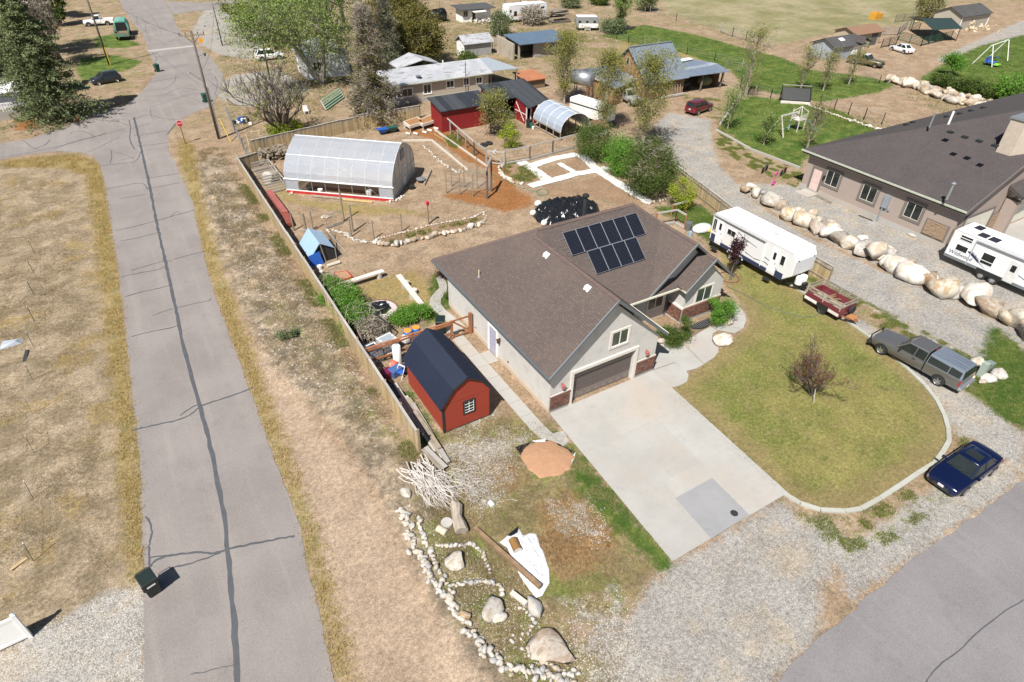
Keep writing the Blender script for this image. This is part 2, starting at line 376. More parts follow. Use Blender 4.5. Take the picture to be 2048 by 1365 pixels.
def m_rock(name, a, b, c3):
    s=NT(name); v=rnd_out(s); n=s.noise(2.2,6,rough=.65)
    c=s.mix(s.map(n,.3,.7), a, b); c=s.mix(s.map(s.noise(1.3,5,dist=.8),.46,.58,0,.85), c, c3)
    c=s.mix(s.map(s.noise(5,6,rough=.75),.54,.68,0,.4), c, tuple(x*.5 for x in a))
    h=s.t.nodes.new('ShaderNodeHueSaturation'); s.set(h.inputs['Value'], s.map(v,0,1,.75,1.12,False)); s.set(h.inputs['Color'],c)
    s.set(h.inputs['Saturation'], s.map(s.math('FRACT',s.math('MULTIPLY',v,9.1)),0,1,.5,1.25,False))
    s.bump(s.noise(3,7,rough=.75),.05,.7); s.out(h.outputs[0],.9); return s.m
M['rock']=m_rock('pale_limestone',(.48,.44,.375),(.62,.58,.51),(.40,.30,.19))
M['rock_tan']=m_rock('tan_sandstone',(.33,.26,.185),(.47,.41,.33),(.27,.175,.10))
M['rock_gray']=m_rock('grey_fieldstone',(.40,.39,.375),(.52,.505,.48),(.46,.41,.34))
def paint(name, col, metal=0.0, rough=.28):
    return mt(name, col, rough, metal, var=.05, sc=1.5, coat=.8)
# ---------- ground ----------
def px(*a): return [P(a[i],a[i+1]).xy[:] for i in range(0,len(a),2)]
ROAD_MAIN=[(-6.3,0),(-6.1,8),(-6.0,17.6),(-5.6,21.5),(-4.7,31.4),(-4.6,36.1),(-4.1,48.5),(-3.8,62.3),(-3.6,76)]+px(200,333,190,315,165,306,120,303,60,309,0,320,-300,360)+px(-300,315,0,287,60,278,130,255,200,222,250,212,285,182,312,148,305,120,297,102,287,72,250,25,236,-5,222,-40)+px(330,-40,328,0,345,30,352,50,370,75,392,92,425,118,447,150,442,180,425,212,385,228,355,243,337,265,336,300,350,325)+[(3.3,64.4),(2.0,48.3),(1.7,34.7),(1.5,25),(1.5,22.3),(0.6,15),(0.2,8),(0,0)]
ROAD_SIDE=px(345,30,400,22,512,8,640,-8,640,-22,512,-4,400,6,330,2)
ROAD_FRONT=[(13.0,-8),(13.6,2.5),(15.5,4.4),(18,4.9),(27,5.15),(36.5,5.0),(60,4.9),(100,4.8),(100,-8)]
REG={
 'gravel':[px(1420,240,1340,226,1310,250,1330,300,1352,345,1400,385,1460,428,1560,500,1670,575,1760,625,1900,720,2048,790,2400,960,2400,850,2048,670,1900,600,1760,540,1620,478,1530,420,1490,385,1440,335,1425,290),
   [(52.5,42),(56,40.2),(58.5,38.5),(58.5,4.9),(51.6,4.9),(51.0,20),(50.6,30)],
   px(1560,1000,1600,1030,1660,1040,1700,1090,1640,1180,1640,1262,1520,1400,1240,1400,1250,1250,1300,1170,1345,1127,1450,1070),
   px(1640,640,1690,655,1790,740,1830,800,1900,850,2048,950,2048,865,1960,800,1930,780,1800,690,1720,640),
   px(1880,830,1930,860,2048,960,1990,1000,1900,1060,1790,1140,1700,1200,1660,1100,1760,1050,1850,990,1950,900),
   px(292,1163,283,1170,215,1187,141,1230,60,1270,0,1306,-200,1400,-200,1560,292,1560),
   px(1990,65,2048,40,2300,10,2300,60,2048,78,1960,110,1900,130,1870,120),
   px(408,20,520,10,530,90,500,120,440,110,400,90,385,60),
   px(420,180,470,150,560,140,620,180,560,215,480,212,445,200)],
 'lawn':[px(1384,810,1345,775,1400,735,1440,700,1500,650,1490,610,1450,570,1440,500,1395,440,1420,430,1500,520,1600,582,1700,647,1770,700,1850,772,1888,830,1896,880,1868,925,1800,968,1720,1017,1640,1018,1572,989),
   px(1430,450,1520,470,1700,600,1650,600,1560,560,1500,520)],
 'green':[px(1200,72,1290,50,1400,72,1500,100,1560,115,1620,140,1740,155,1790,170,1760,185,1640,205,1570,192,1490,175,1460,140,1360,105,1270,88),
   px(1440,255,1450,215,1500,192,1570,200,1640,215,1680,222,1765,262,1700,290,1608,320,1600,337,1560,320,1500,300),
   px(1838,158,1880,132,1900,120,1960,92,2048,70,2300,40,2300,260,2048,212,1960,202,1900,182),
   px(160,118,230,110,285,124,262,138,215,150,165,165,150,140),px(188,75,230,68,285,90,245,97,190,95),
   px(1985,650,2048,700,2200,820,2048,862,2020,850,1960,800,1930,775,1950,745),
   px(1100,850,1150,900,1180,935,1250,1010,1345,1123,1325,1140,1290,1120,1230,1060,1170,1000,1150,955),
   px(862,560,880,545,905,570,905,600,880,640,850,650,862,600),
   px(795,790,815,775,850,830,880,880,850,900,820,850),
   px(1310,415,1400,410,1440,440,1420,490,1380,450,1330,430)],
 'dry':[ [(-3.4,74),(-3.8,62.3),(-4.1,48.5),(-4.6,36.1),(-5.0,27),(-5.5,22.5),(-6.0,22.5),(-5.9,30),(-5.6,40),(-5.2,55),(-5.1,70),(-5.0,76),(-7,79),(-12.5,82.4),(-12.6,84.4),(-6.0,83.0),(-3.6,79)],
   [(3.9,77),(3.3,64.4),(2.0,48.3),(1.7,34.7),(1.5,25),(1.3,19),(0.4,12),(.9,11),(1.9,19),(2.4,28),(2.8,40),(3.3,52),(4.2,64),(5.2,73),(6,80),(5.2,83)],
   px(1250,75,1330,80,1420,125,1440,135,1330,150,1230,120),px(740,560,830,540,880,590,820,640,740,640,700,590),
   px(540,350,600,400,790,415,860,430,700,430,560,400)],
 'yard':[
   px(880,870,920,830,1060,830,1110,860,1150,900,1240,1010,1300,1140,1250,1240,1200,1260,1120,1230,960,1160,870,1100,850,1040,830,960,860,920),
   px(880,1075,960,1100,1060,1180,1140,1260,1300,1400,1060,1400,930,1250,860,1120,830,1050,840,1010),
],
 'track':[px(520,700,560,760,640,860,730,960,790,1080,860,1220,990,1400,720,1400,660,1230,610,1060,560,900,500,760)],
 'rust':[px(1080,1010,1130,985,1200,1010,1228,1060,1225,1110,1180,1140,1120,1150,1085,1110),px(960,900,1010,900,1050,960,1000,985,960,950)],
 'mulch':[px(800,262,850,258,870,252,905,262,960,300,1010,335,1040,385,1068,395,1062,412,1010,425,965,412,985,365,975,338,930,322,880,285,840,272),
   px(890,390,980,375,990,400,965,412,890,396),
   px(1508,378,1545,368,1568,372,1540,388),px(28,232,75,234,78,255,30,262)],
 'field':[px(1290,-60,1310,-10,1340,25,1420,55,1560,88,1700,60,1840,45,1900,5,1960,-60)],
 'soil':[px(748,475,800,490,880,475,960,445,968,430,900,440,800,462),px(1085,342,1110,333,1140,350,1110,358),px(1128,325,1150,318,1180,335,1155,345),
   px(1075,360,1120,372,1200,352,1240,370,1290,410,1240,410,1180,392,1100,395),px(985,325,1010,322,1080,352,1060,368,1010,355,990,345),
   px(560,330,600,380,600,410,560,380)],
 'pebble':[px(900,880,1000,850,1080,870,1040,930,1000,1000,960,1040,900,960,870,920),px(1100,1000,1200,1000,1220,1080,1190,1100,1130,1060,1080,1020),px(1130,1200,1250,1180,1330,1400,1180,1400),
   px(880,800,1000,820,960,860,900,880)],
 'weed':[px(1560,1000,1600,1030,1700,1045,1860,960,1930,900,1900,850,1960,900,1900,1000,1790,1080,1690,1120,1640,1060),
   px(1600,545,1700,590,1800,640,1900,690,2048,780,2048,850,1960,800,1850,720,1760,660,1680,620),
   px(1440,255,1500,305,1600,345,1680,400,1600,380,1490,330,1430,290),px(1440,240,1380,225,1370,190,1440,200),
   px(520,640,560,600,640,700,720,780,810,880,830,940,780,900,640,740),px(560,1000,620,1010,640,1250,600,1200)],
}
def sdf(poly, X, Y):
    p=np.array(poly); q=np.roll(p,-1,0); d=np.full(X.shape,1e9); ins=np.zeros(X.shape,bool)
    for (ax,ay),(bx,by) in zip(p,q):
        ex,ey=bx-ax,by-ay; L=ex*ex+ey*ey+1e-12
        t=np.clip(((X-ax)*ex+(Y-ay)*ey)/L,0,1); d=np.minimum(d,(X-ax-t*ex)**2+(Y-ay-t*ey)**2)
        c=((ay>Y)!=(by>Y))&(X<(bx-ax)*(Y-ay)/(by-ay+1e-12)+ax); ins^=c
    d=np.sqrt(d); return np.where(ins,d,-d)
def vnoise(X,Y,sc,seed=0):
    x=X*sc+seed*17.3;y=Y*sc+seed*9.1; xi=np.floor(x).astype(int); yi=np.floor(y).astype(int); fx=x-xi; fy=y-yi
    fx=fx*fx*(3-2*fx); fy=fy*fy*(3-2*fy)
    def h(a,b): 
        n=(a*374761393+b*668265263+seed*974711)&0x7fffffff; n=((n^(n>>13))*1274126177)&0x7fffffff; return ((n^(n>>16))&0xffff)/65535.0
    return (h(xi,yi)*(1-fx)+h(xi+1,yi)*fx)*(1-fy)+(h(xi,yi+1)*(1-fx)+h(xi+1,yi+1)*fx)*fy
def axis_pts(segs):
    o=[]
    for a,b,st in segs: o+=list(np.arange(a,b-1e-6,st))
    o.append(segs[-1][1]); return np.array(o)
gx=axis_pts([(-1500,-300,300),(-300,-60,40),(-60,-16,4),(-16,60,.33),(60,110,.7),(110,240,3),(240,600,40),(600,1800,300)])
gy=axis_pts([(-900,-60,210),(-60,2,6.2),(2,80,.33),(80,150,.7),(150,230,3),(230,600,40),(600,2100,300)])
XX,YY=np.meshgrid(gx,gy); ATT={}
for k,ps in REG.items():
    a=np.full(XX.shape,-3.0)
    for p in ps:
        p=np.array(p); x0,y0=p.min(0)-3; x1,y1=p.max(0)+3
        ix=np.where((gx>=x0)&(gx<=x1))[0]; iy=np.where((gy>=y0)&(gy<=y1))[0]
        if len(ix)==0 or len(iy)==0: continue
        sl_=np.s_[iy[0]:iy[-1]+1, ix[0]:ix[-1]+1]
        a[sl_]=np.maximum(a[sl_], sdf(p,XX[sl_],YY[sl_]))
    ATT[k]=np.clip(a,-3,3)
def road_mask(p):
    return sdf(p,XX,YY)
roads=np.maximum(road_mask(ROAD_MAIN),np.maximum(road_mask(ROAD_FRONT),road_mask(ROAD_SIDE)))
bank=np.clip((XX-2.6-np.clip((36-YY)/10,0,1)*2.2+np.clip((16-YY)/8,0,2))/1.2,0,1)*np.clip((8.4-XX)/1.2,0,1)*np.clip((YY-6)/6,0,1)*np.clip((78-YY)/6,0,1)
left=np.clip((-6.8-XX)/1.5,0,1)*np.clip((78-YY)/4,0,1)*np.clip((YY-22.5)/3,0,1)
ZZ=bank*(vnoise(XX,YY,.5,1)*.34+vnoise(XX,YY,1.3,2)*.24+vnoise(XX,YY,2.6,5)*.16-.10)+left*(vnoise(XX,YY,.45,3)*.12+vnoise(XX,YY,1.6,4)*.06-.03)
far=np.clip((roads+0)/1.0,-1,0)
ZZ=ZZ*np.clip(-roads/1.0,0,1)-.012*np.clip((roads+.2)*5,0,1)
def m_ground():
    s=NT('ground_cover'); p=s.pos()
    def A(n):
        x=s.t.nodes.new('ShaderNodeAttribute'); x.attribute_name=n; return x.outputs['Fac']
    nf=s.noise(6,5,p,.75); nm=s.noise(1.3,5,p,.7); nl=s.noise(.28,4,p,.6); nff=s.noise(22,4,p,.7)
    # bare earth
    c=s.mix(s.map(nl,.3,.7),(.285,.195,.125),(.36,.27,.185))
    lot=s.map(A('lot'),-.4,.4)
    lc=s.mix(s.map(s.noise(.5,7,p,.75,.4),.4,.6),(.215,.168,.105),(.345,.27,.185)); lc=s.mix(s.map(s.noise(.23,5,p,.7),.52,.66,0,.7),lc,(.30,.215,.08)); lc=s.mix(s.map(nf,.5,.72,0,.6),lc,(.14,.115,.07)); lc=s.mix(s.map(s.noise(2.5,6,p,.8),.55,.7,0,.55),lc,(.43,.36,.27))
    c=s.mix(s.map(s.noise(.9,7,p,.75,.3),.45,.62,0,.65), c,(.20,.155,.10))
    c=s.mix(s.map(nm,.52,.74,0,.6), c,(.42,.31,.22))
    c=s.mix(s.map(nf,.5,.8,0,.6), c,(.15,.115,.075))
    wd=s.vor(2.6,p); c=s.mix(s.math('MULTIPLY',s.map(wd.outputs['Distance'],.10,.2,.75,0),s.map(nm,.45,.55)), c,(.085,.095,.035))
    st=s.vor(4.5,p); c=s.mix(s.math('MULTIPLY',s.map(st.outputs['Distance'],.07,.12,.85,0),s.map(s.noise(.7,2,p),.5,.65)), c,(.72,.69,.64))
    c=s.mix(lot,c,lc)
    sp=s.t.nodes.new('ShaderNodeSeparateXYZ'); s.set(sp.inputs[0],p); fr=s.map(sp.outputs[1],78,100)
    c=s.mix(s.math('MULTIPLY',fr,s.map(s.noise(.22,6,p,.7),.46,.6,0,.7)),c,(.20,.18,.085)); c=s.mix(s.math('MULTIPLY',fr,s.map(s.noise(.9,5,p,.7),.54,.66,0,.7)),c,(.12,.13,.05))
    bk=s.map(A('bank'),.2,.9)
    bc=s.mix(s.map(s.noise(.8,7,p,.75,.4),.40,.62), (.165,.135,.095),(.37,.29,.205)); bc=s.mix(s.map(nf,.5,.75,0,.65), bc,(.17,.14,.10))
    bc=s.mix(s.map(s.noise(3.2,5,p,.7),.56,.7,0,.7), bc,(.52,.45,.36))
    c=s.mix(bk,c,bc)
    def layer(c,name,col,amp=1.2,w=.18,off=0.0,fac=1.0,nn=None):
        v=s.math('ADD', A(name), s.math('MULTIPLY', s.math('SUBTRACT', nn if nn is not None else nm,.5), amp*2)); v=s.math('ADD',v,off)
        return s.mix(s.map(v,-w,w,0,fac), c, col), v
    c,_=layer(c,'track',s.mix(nl,(.37,.275,.195),(.43,.33,.245)),1.3,.7,.1,.85)
    soil=s.mix(nf,(.22,.145,.09),(.33,.225,.145)); c,_=layer(c,'soil',soil,.4)
    mul=s.mix(s.map(s.noise(14,4,p,.8),.35,.65),(.17,.072,.026),(.36,.17,.065)); c,_=layer(c,'mulch',mul,.9,.5)
    dry=s.mix(s.map(nm,.3,.7),(.34,.245,.085),(.25,.195,.085)); dry=s.mix(s.map(nf,.45,.7,0,.6),dry,(.40,.31,.16)); dry=s.mix(s.map(s.noise(.6,5,p,.7),.48,.64,0,.85),dry,(.17,.155,.065)); dry=s.mix(s.map(nff,.45,.7,0,.5),dry,(.14,.11,.045))
    c,_=layer(c,'dry',dry,1.6,.5,.0,.9)
    yd=s.mix(s.map(s.noise(.7,6,p,.7),.38,.62),(.155,.125,.06),(.27,.22,.11)); yd=s.mix(s.map(nf,.48,.7,0,.6),yd,(.36,.30,.19)); yd=s.mix(s.map(nff,.5,.7,0,.5),yd,(.10,.08,.045))
    yd=s.mix(s.map(s.math('ADD',s.noise(.45,6,p,.7,.6),s.math('MULTIPLY',nf,.12)),.55,.66,0,.85),yd,s.mix(nf,(.10,.13,.028),(.20,.21,.06)))
    c,_=layer(c,'yard',yd,1.5,.5)
    rs=s.mix(s.map(s.noise(5,5,p,.8),.35,.65),(.16,.085,.035),(.32,.20,.095)); c,_=layer(c,'rust',rs,1.2,.6)
    fl=s.mix(s.map(s.noise(.09,5,p,.6),.35,.65),(.19,.18,.085),(.30,.26,.16)); fl=s.mix(s.map(s.noise(.2,5,s.scalev(p,(.5,1.6,1)),.7),.5,.75,0,.7),fl,(.20,.21,.085)); fl=s.mix(s.map(nm,.55,.8,0,.5),fl,(.44,.37,.27))
    c,_=layer(c,'field',fl,2.5,1.0)
    gv=s.vor(17,p); g2=s.vor(34,p)
    gr=s.mix(gv.outputs['Color'],(.27,.26,.24),(.43,.41,.38)); gr=s.mix(s.map(g2.outputs['Distance'],.15,.6,.0,.4),gr,(.17,.155,.14)); gr=s.mix(s.map(s.noise(.4,6,p,.7),.46,.66,0,.8),gr,(.36,.30,.225))
    gr=s.mix(s.map(nff,.5,.75,0,.45),gr,(.52,.50,.47)); c,_=layer(c,'gravel',gr,1.0,.35)
    pb=s.vor(13,p); pz=s.map(s.math('ADD',A('pebble'),s.math('MULTIPLY',s.math('SUBTRACT',s.noise(.9,7,p,.8),.56),9)),-.6,.8,0,.85)
    peb=s.mix(pb.outputs['Color'],(.31,.29,.26),(.56,.54,.51)); peb=s.mix(s.map(pb.outputs['Distance'],.25,.55,0,.6),peb,(.17,.14,.10))
    c=s.mix(s.math('MULTIPLY',pz,s.map(A('pebble'),-2.0,-.3)),c,peb)
    # front lawn: yellow-green, thatch
    la=s.mix(s.map(s.noise(.2,5,p,.65),.38,.6),(.15,.175,.036),(.25,.225,.07)); la=s.mix(s.map(s.noise(1.1,6,s.scalev(p,(.7,1.3,1)),.75),.44,.66,0,.75),la,(.245,.20,.085))
    la=s.mix(s.map(s.noise(.7,6,p,.7),.56,.66,0,.7),la,(.075,.105,.022)); la=s.mix(s.map(nf,.46,.66,0,.7),la,(.38,.325,.165)); la=s.mix(s.map(nff,.42,.66,0,.65),la,(.07,.08,.022)); la=s.mix(s.map(s.math('SUBTRACT',A('lawn'),s.math('MULTIPLY',nm,2.4)),-.8,.6,.75,0),la,(.25,.19,.095))
    c,_=layer(c,'lawn',la,.18,.12)
    ge=s.mix(s.map(s.noise(.4,5,p,.65),.35,.65),(.055,.105,.018),(.12,.155,.035)); ge=s.mix(s.map(s.noise(.8,6,p,.75),.46,.66,0,.65),ge,(.20,.215,.055)); ge=s.mix(s.map(nff,.4,.7,0,.5),ge,(.045,.085,.016))
    c,_=layer(c,'green',ge,1.5,.45)
    wv=s.map(s.noise(1.7,7,p,.85),.50,.58); c=s.mix(s.math('MULTIPLY',wv,s.map(A('weed'),-.6,.4,0,.85)),c,s.mix(nff,(.12,.14,.035),(.23,.23,.075)))
    def mul(c,n,a,b,lo,hi):
        x=s.t.nodes.new('ShaderNodeMix'); x.data_type='RGBA'; x.blend_type='MULTIPLY'; x.inputs[0].default_value=1; s.set(x.inputs[6],c); cb=s.t.nodes.new('ShaderNodeCombineColor'); v=s.map(n,a,b,lo,hi,False)
        for i in range(3): s.set(cb.inputs[i],v)
        s.set(x.inputs[7],cb.outputs[0]); return x.outputs[2]
    c=mul(c,s.noise(4.5,6,p,.8),.36,.64,.68,1.30); c=mul(c,s.noise(13,4,p,.8),.36,.64,.76,1.24); c=mul(c,s.noise(.6,5,p,.7),.35,.65,.86,1.14)
    s.bump(s.math('ADD',s.math('MULTIPLY',s.noise(3.5,6,p,.7),.6),s.math('MULTIPLY',nff,.45)),.13,.9)
    s.out(c,.95); s.b.inputs['Specular IOR Level'].default_value=.15; return s.m
M['ground']=m_ground()
ATT['bank']=bank; ATT['lot']=np.clip(np.minimum(np.minimum(-4.6-XX,84-YY),YY-21),-3,3)
_v=np.stack([XX,YY,ZZ],-1).reshape(-1,3); ny,nx=XX.shape
idx=np.arange(ny*nx).reshape(ny,nx); QF=np.stack([idx[:-1,:-1],idx[:-1,1:],idx[1:,1:],idx[1:,:-1]],-1).reshape(-1,4)
cen=lambda k: (ATT[k][:-1,:-1]+ATT[k][1:,1:]).ravel()/2
cls=np.zeros(len(QF),int); NAMES=['ground','field','gravel_lane','mulch_path','lawn','grass_paddock']
for i,k in enumerate(['field','gravel','mulch','lawn','green'],1): cls[cen(k)>0]=i
for i,nm_ in enumerate(NAMES):
    F_=QF[cls==i]; us,inv_=np.unique(F_,return_inverse=True)
    me=np_mesh(nm_,_v[us],inv_.reshape(-1,4),M['ground'],True)
    for k,a in ATT.items():
        at=me.attributes.new(k,'FLOAT','POINT'); at.data.foreach_set('value',a.ravel()[us].astype(np.float32))
    tag(link(nm_,me),kind='structure')
def ground_z(x,y):
    ix=np.clip(np.searchsorted(gx,x)-1,0,nx-2); iy=np.clip(np.searchsorted(gy,y)-1,0,ny-2)
    fx=(x-gx[ix])/(gx[ix+1]-gx[ix]); fy=(y-gy[iy])/(gy[iy+1]-gy[iy])
    return (ZZ[iy,ix]*(1-fx)+ZZ[iy,ix+1]*fx)*(1-fy)+(ZZ[iy+1,ix]*(1-fx)+ZZ[iy+1,ix+1]*fx)*fy
# ---------- roads ----------
def ragged(poly, step=.6, amp=.10, seed=1):
    rn=random.Random(seed); o=[]
    for i in range(len(poly)):
        a=Vector(poly[i]); b=Vector(poly[(i+1)%len(poly)]); n=max(1,int((b-a).length/step)); n=min(n,120)
        d=(b-a).normalized(); nn=Vector((-d.y,d.x))
        for k in range(n):
            q=a.lerp(b,k/n)+nn*rn.uniform(-amp,amp); o.append((q.x,q.y))
    return o
from mathutils.geometry import tessellate_polygon
def flat(name, poly, z, m, parent=None, rag=0, th=0.0, seed=1, kind=None):
    pts=ragged(poly,amp=rag,seed=seed) if rag else [tuple(p[:2]) for p in poly]
    v3=[Vector((p[0],p[1],z)) for p in pts]; tr=tessellate_polygon([v3])
    mb=MB(); ii=[mb.pt(p) for p in v3]
    for t in tr:
        a,b,c=[v3[k] for k in t]
        mb.face(list(t) if (b-a).cross(c-a).z>0 else list(t)[::-1])
    if th:
        jj=[mb.pt((p.x,p.y,z-th)) for p in v3]; n=len(ii)
        for k in range(n): mb.face([ii[k],jj[k],jj[(k+1)%n],ii[(k+1)%n]])
    o=obj(name, mb, m, parent); 
    if kind: o['kind']=kind
    return o
road=flat('road',ROAD_MAIN,.006,M['asphalt'],rag=.07,seed=3,kind='structure')
flat('road_front',ROAD_FRONT,.010,M['asphalt2'],rag=.10,seed=4,kind='structure')
flat('side_road',ROAD_SIDE,.010,M['asphalt'],rag=.15,seed=5,kind='structure')
def ribbon(mb, pts, w, z, taper=True, jit=.25, seed=0):
    rn=random.Random(seed); pts=[Vector((p[0],p[1],z)) for p in pts]; fine=[]
    for _ in range(2):
        if len(pts)>2: pts=[pts[0]]+[q for a,b in zip(pts,pts[1:]) for q in (a.lerp(b,.25),a.lerp(b,.75))]+[pts[-1]]
    for i in range(len(pts)-1):
        n=max(1,int((pts[i+1]-pts[i]).length/.5))
        for k in range(n): fine.append(pts[i].lerp(pts[i+1],k/n))
    fine.append(pts[-1]); prev=None; N=len(fine)
    for i,p in enumerate(fine):
        d=fine[min(i+1,N-1)]-fine[max(i-1,0)]
        if d.length<1e-6: continue
        d.normalize(); nn=Vector((-d.y,d.x,0)); ww=w*.85*(1+rn.uniform(-jit,jit)); 
        if taper and (i==0 or i==N-1): ww*=.3
        p=p+nn*rn.uniform(-.03,.03); a,b=mb.pt(p+nn*ww/2),mb.pt(p-nn*ww/2)
        if prev: mb.face([prev[0],prev[1],b,a])
        prev=(a,b)
SEALS=[(.26,(268,235),(283,300),(300,375),(312,440),(330,520),(345,585),(358,650),(366,690),(383,750),(400,815),(415,870),(430,935),(447,1020),(455,1100),(462,1170),(470,1260),(474,1365),(478,1420)),
(.13,(262,862),(310,850),(350,843),(383,830),(400,812),(440,800),(490,783),(508,775)),(.10,(360,832),(378,818),(400,808)),
(.13,(300,1135),(310,1120),(345,1110),(390,1105),(420,1108),(440,1104),(470,1096),(520,1085),(560,1078),(590,1072)),(.10,(340,1137),(380,1128),(420,1115),(448,1102)),
(.10,(290,1035),(300,1040),(305,1070),(298,1090),(297,1112),(300,1135)),(.10,(296,1117),(320,1113),(345,1112)),
(.10,(262,674),(300,664),(335,658),(362,650)),(.10,(248,595),(280,585),(315,578),(345,570)),(.08,(305,632),(330,622),(360,615),(400,605),(418,603),(422,597)),
(.08,(262,542),(280,536),(330,522),(345,523)),(.09,(243,556),(250,552),(300,543),(325,538),(335,528)),(.08,(240,483),(270,478),(300,470),(318,465)),(.09,(230,462),(265,455),(310,443),(350,432),(390,420)),(.06,(340,435),(355,422),(362,430)),
(.08,(212,378),(250,372),(270,367),(288,367),(295,380)),(.07,(240,398),(270,393),(294,389)),(.06,(290,378),(320,374),(360,366)),(.06,(283,357),(320,354),(358,347)),(.07,(205,332),(250,327),(275,324),(283,300)),
(.09,(222,300),(224,315),(220,328)),(.07,(222,303),(250,310),(270,318)),(.06,(236,322),(255,318),(272,312)),
(.12,(258,240),(262,258),(258,280),(270,300)),(.08,(230,240),(255,240)),(.08,(190,240),(235,243),(258,252)),(.07,(258,260),(290,250),(300,248)),
(.10,(0,315),(60,306),(100,297),(140,288),(170,277),(200,272),(250,258)),(.10,(45,280),(65,296),(78,300)),(.09,(60,300),(90,292),(100,280)),(.08,(140,268),(150,262),(175,265),(190,275)),(.08,(175,305),(200,295),(230,278),(240,276)),(.09,(105,300),(150,283),(180,278),(215,265)),
(.08,(268,272),(300,268),(335,262)),(.08,(272,292),(310,290),(335,285)),(.08,(265,240),(300,228),(320,238),(355,240)),(.07,(300,220),(302,235),(310,240)),(.10,(355,243),(340,262),(333,270)),
(.08,(300,165),(330,160),(360,155)),(.08,(330,190),(360,175),(395,180)),(.08,(300,215),(335,205),(370,190),(420,185)),(.06,(290,195),(320,190),(350,192)),(.07,(360,192),(388,197),(400,205)),(.06,(362,185),(385,182)),(.08,(310,180),(330,178),(350,165),(352,150)),
(.07,(312,115),(340,112),(375,103)),(.07,(320,138),(350,134),(380,130)),(.07,(305,105),(315,118),(310,125)),(.07,(260,27),(285,27),(283,40),(300,50)),(.06,(270,40),(290,45),(310,40)),(.07,(275,30),(272,45),(285,60),(300,68)),(.06,(290,20),(305,35),(315,50),(325,70)),(.06,(300,55),(320,60),(350,52)),(.06,(300,75),(325,85),(335,92)),(.06,(335,85),(350,80),(362,82)),(.06,(295,12),(310,20),(330,18)),
(.05,(380,1350),(430,1340),(468,1330)),(.05,(345,520),(380,510),(425,500)),(.07,(430,190),(436,170),(430,152)),(.06,(395,160),(412,150),(430,150)),(.06,(300,85),(290,60),(292,45)),
(.06,(2048,1200),(1990,1235),(1930,1290),(1880,1330),(1850,1365)),(.07,(2100,1170),(2048,1205))]
mb=MB()
for i,sp_ in enumerate(SEALS):
    q=[P(*t) for t in sp_[1:]]
    ribbon(mb,q,sp_[0],(.0105 if q[0].x<12 else .0135)+.0006*(i if i<20 else i%20+1),seed=i,taper=i>0)
tag(obj('crack_seal',mb,M['seal'],road),kind='stuff')
mb=MB(); mb.M=None
q=[P(296,103),P(392,92)]; a,b=q; d=(b-a).normalized(); nn=Vector((-d.y,d.x,0))
mb.hexa([a-nn*.6,b-nn*.6,b+nn*.6,a+nn*.6],[p+Vector((0,0,.03)) for p in(a-nn*.6,b-nn*.6,b+nn*.6,a+nn*.6)])
tag(obj('drainage_dip',mb,M['concrete']),kind='structure')
# ---------- driveway ----------
drv=tag(bpy.data.objects.new('driveway',None),kind='structure'); COL.objects.link(drv)
ys=[22.38,18.75,14.9,11.0]; xs=[16.72,19.45,22.2,24.9]
def dx(y): return (22.4-y)/11.4*-.55      # the slab narrows slightly and drifts towards the road
for j in range(3):
    for i in range(3):
        y1,y0=ys[j],ys[j+1]; g=.007
        q=[(xs[i]+dx(y0)+g,y0+g),(xs[i+1]+dx(y0)-g,y0+g),(xs[i+1]+dx(y1)-g,y1-g),(xs[i]+dx(y1)+g,y1-g)]
        mb=MB().prism(q,-.05,.045); dark=(j==2 and i==1)
        if dark:
            o=obj('concrete_slab',MB().prism(px(1422,1079,1498,1031,1424,957,1350,998),-.05,.047),M['slab_dark'],drv); o['label']='darker grey replaced slab near the road'
            a,b,c,d=px(1422,1079,1498,1031,1424,957,1350,998)
            o=obj('concrete_slab',MB().prism([q[0],q[1],b,a],-.05,.045),M['concrete'],drv)
            o=obj('concrete_slab',MB().prism([d,c,q[2],q[3]],-.05,.0445),M['concrete'],drv)
        else: obj('concrete_slab',mb,M['concrete'],drv)
o=obj('manhole_cover',MB().cyl(P(1468,1028).xy,.2,.03,.056,16),M['dark_steel'],drv)
for i,pp in enumerate([px(1306,741,1348,775,1384,757,1366,738,1340,716,1303,716), px(1303,716,1345,712,1372,740,1390,737,1345,690,1312,690)]):
    pass
walk=tag(bpy.data.objects.new('front_walk',None),kind='structure'); COL.objects.link(walk)
for i,a in enumerate([(1306,742,1343,776,1360,772,1374,764,1377,752,1372,742,1350,727),(1307,740,1302,716,1316,687,1350,725),(1316,689,1352,727,1372,743,1392,738,1407,730,1365,688),(1366,687,1408,729,1428,716,1437,705,1436,695,1424,683,1425,668,1436,662,1421,655,1402,664),(1422,654,1437,661,1470,667,1484,659,1448,653,1440,650),(1449,652,1486,658,1492,642,1490,630,1467,630,1469,640,1462,648),(1467,629,1490,629,1480,616,1462,603,1457,612)]):
    flat('concrete_slab',px(*a),.040-.0004*i,M['concrete'],walk,th=.1)
sw=tag(bpy.data.objects.new('side_walk',None),kind='structure'); COL.objects.link(sw)
yy=33.6
for i in range(9):
    y1=yy-i*1.33; o=obj('concrete_slab',MB().prism([(15.0,y1-1.31),(15.85,y1-1.31),(15.85,y1),(15.0,y1)],-.05,.04),M['concrete'],sw)
obj('concrete_slab',MB().prism([(15.87,28.3),(16.6,28.3),(16.6,29.6),(15.87,29.6)],-.05,.04),M['concrete'],sw)
flat('concrete_slab',[(15.0,21.62),(15.85,21.62),(15.95,20.9),(16.6,20.75)]+[(16.4,19.9),(15.9,19.75),(15.3,20.2)],.04,M['concrete'],sw,th=.08)
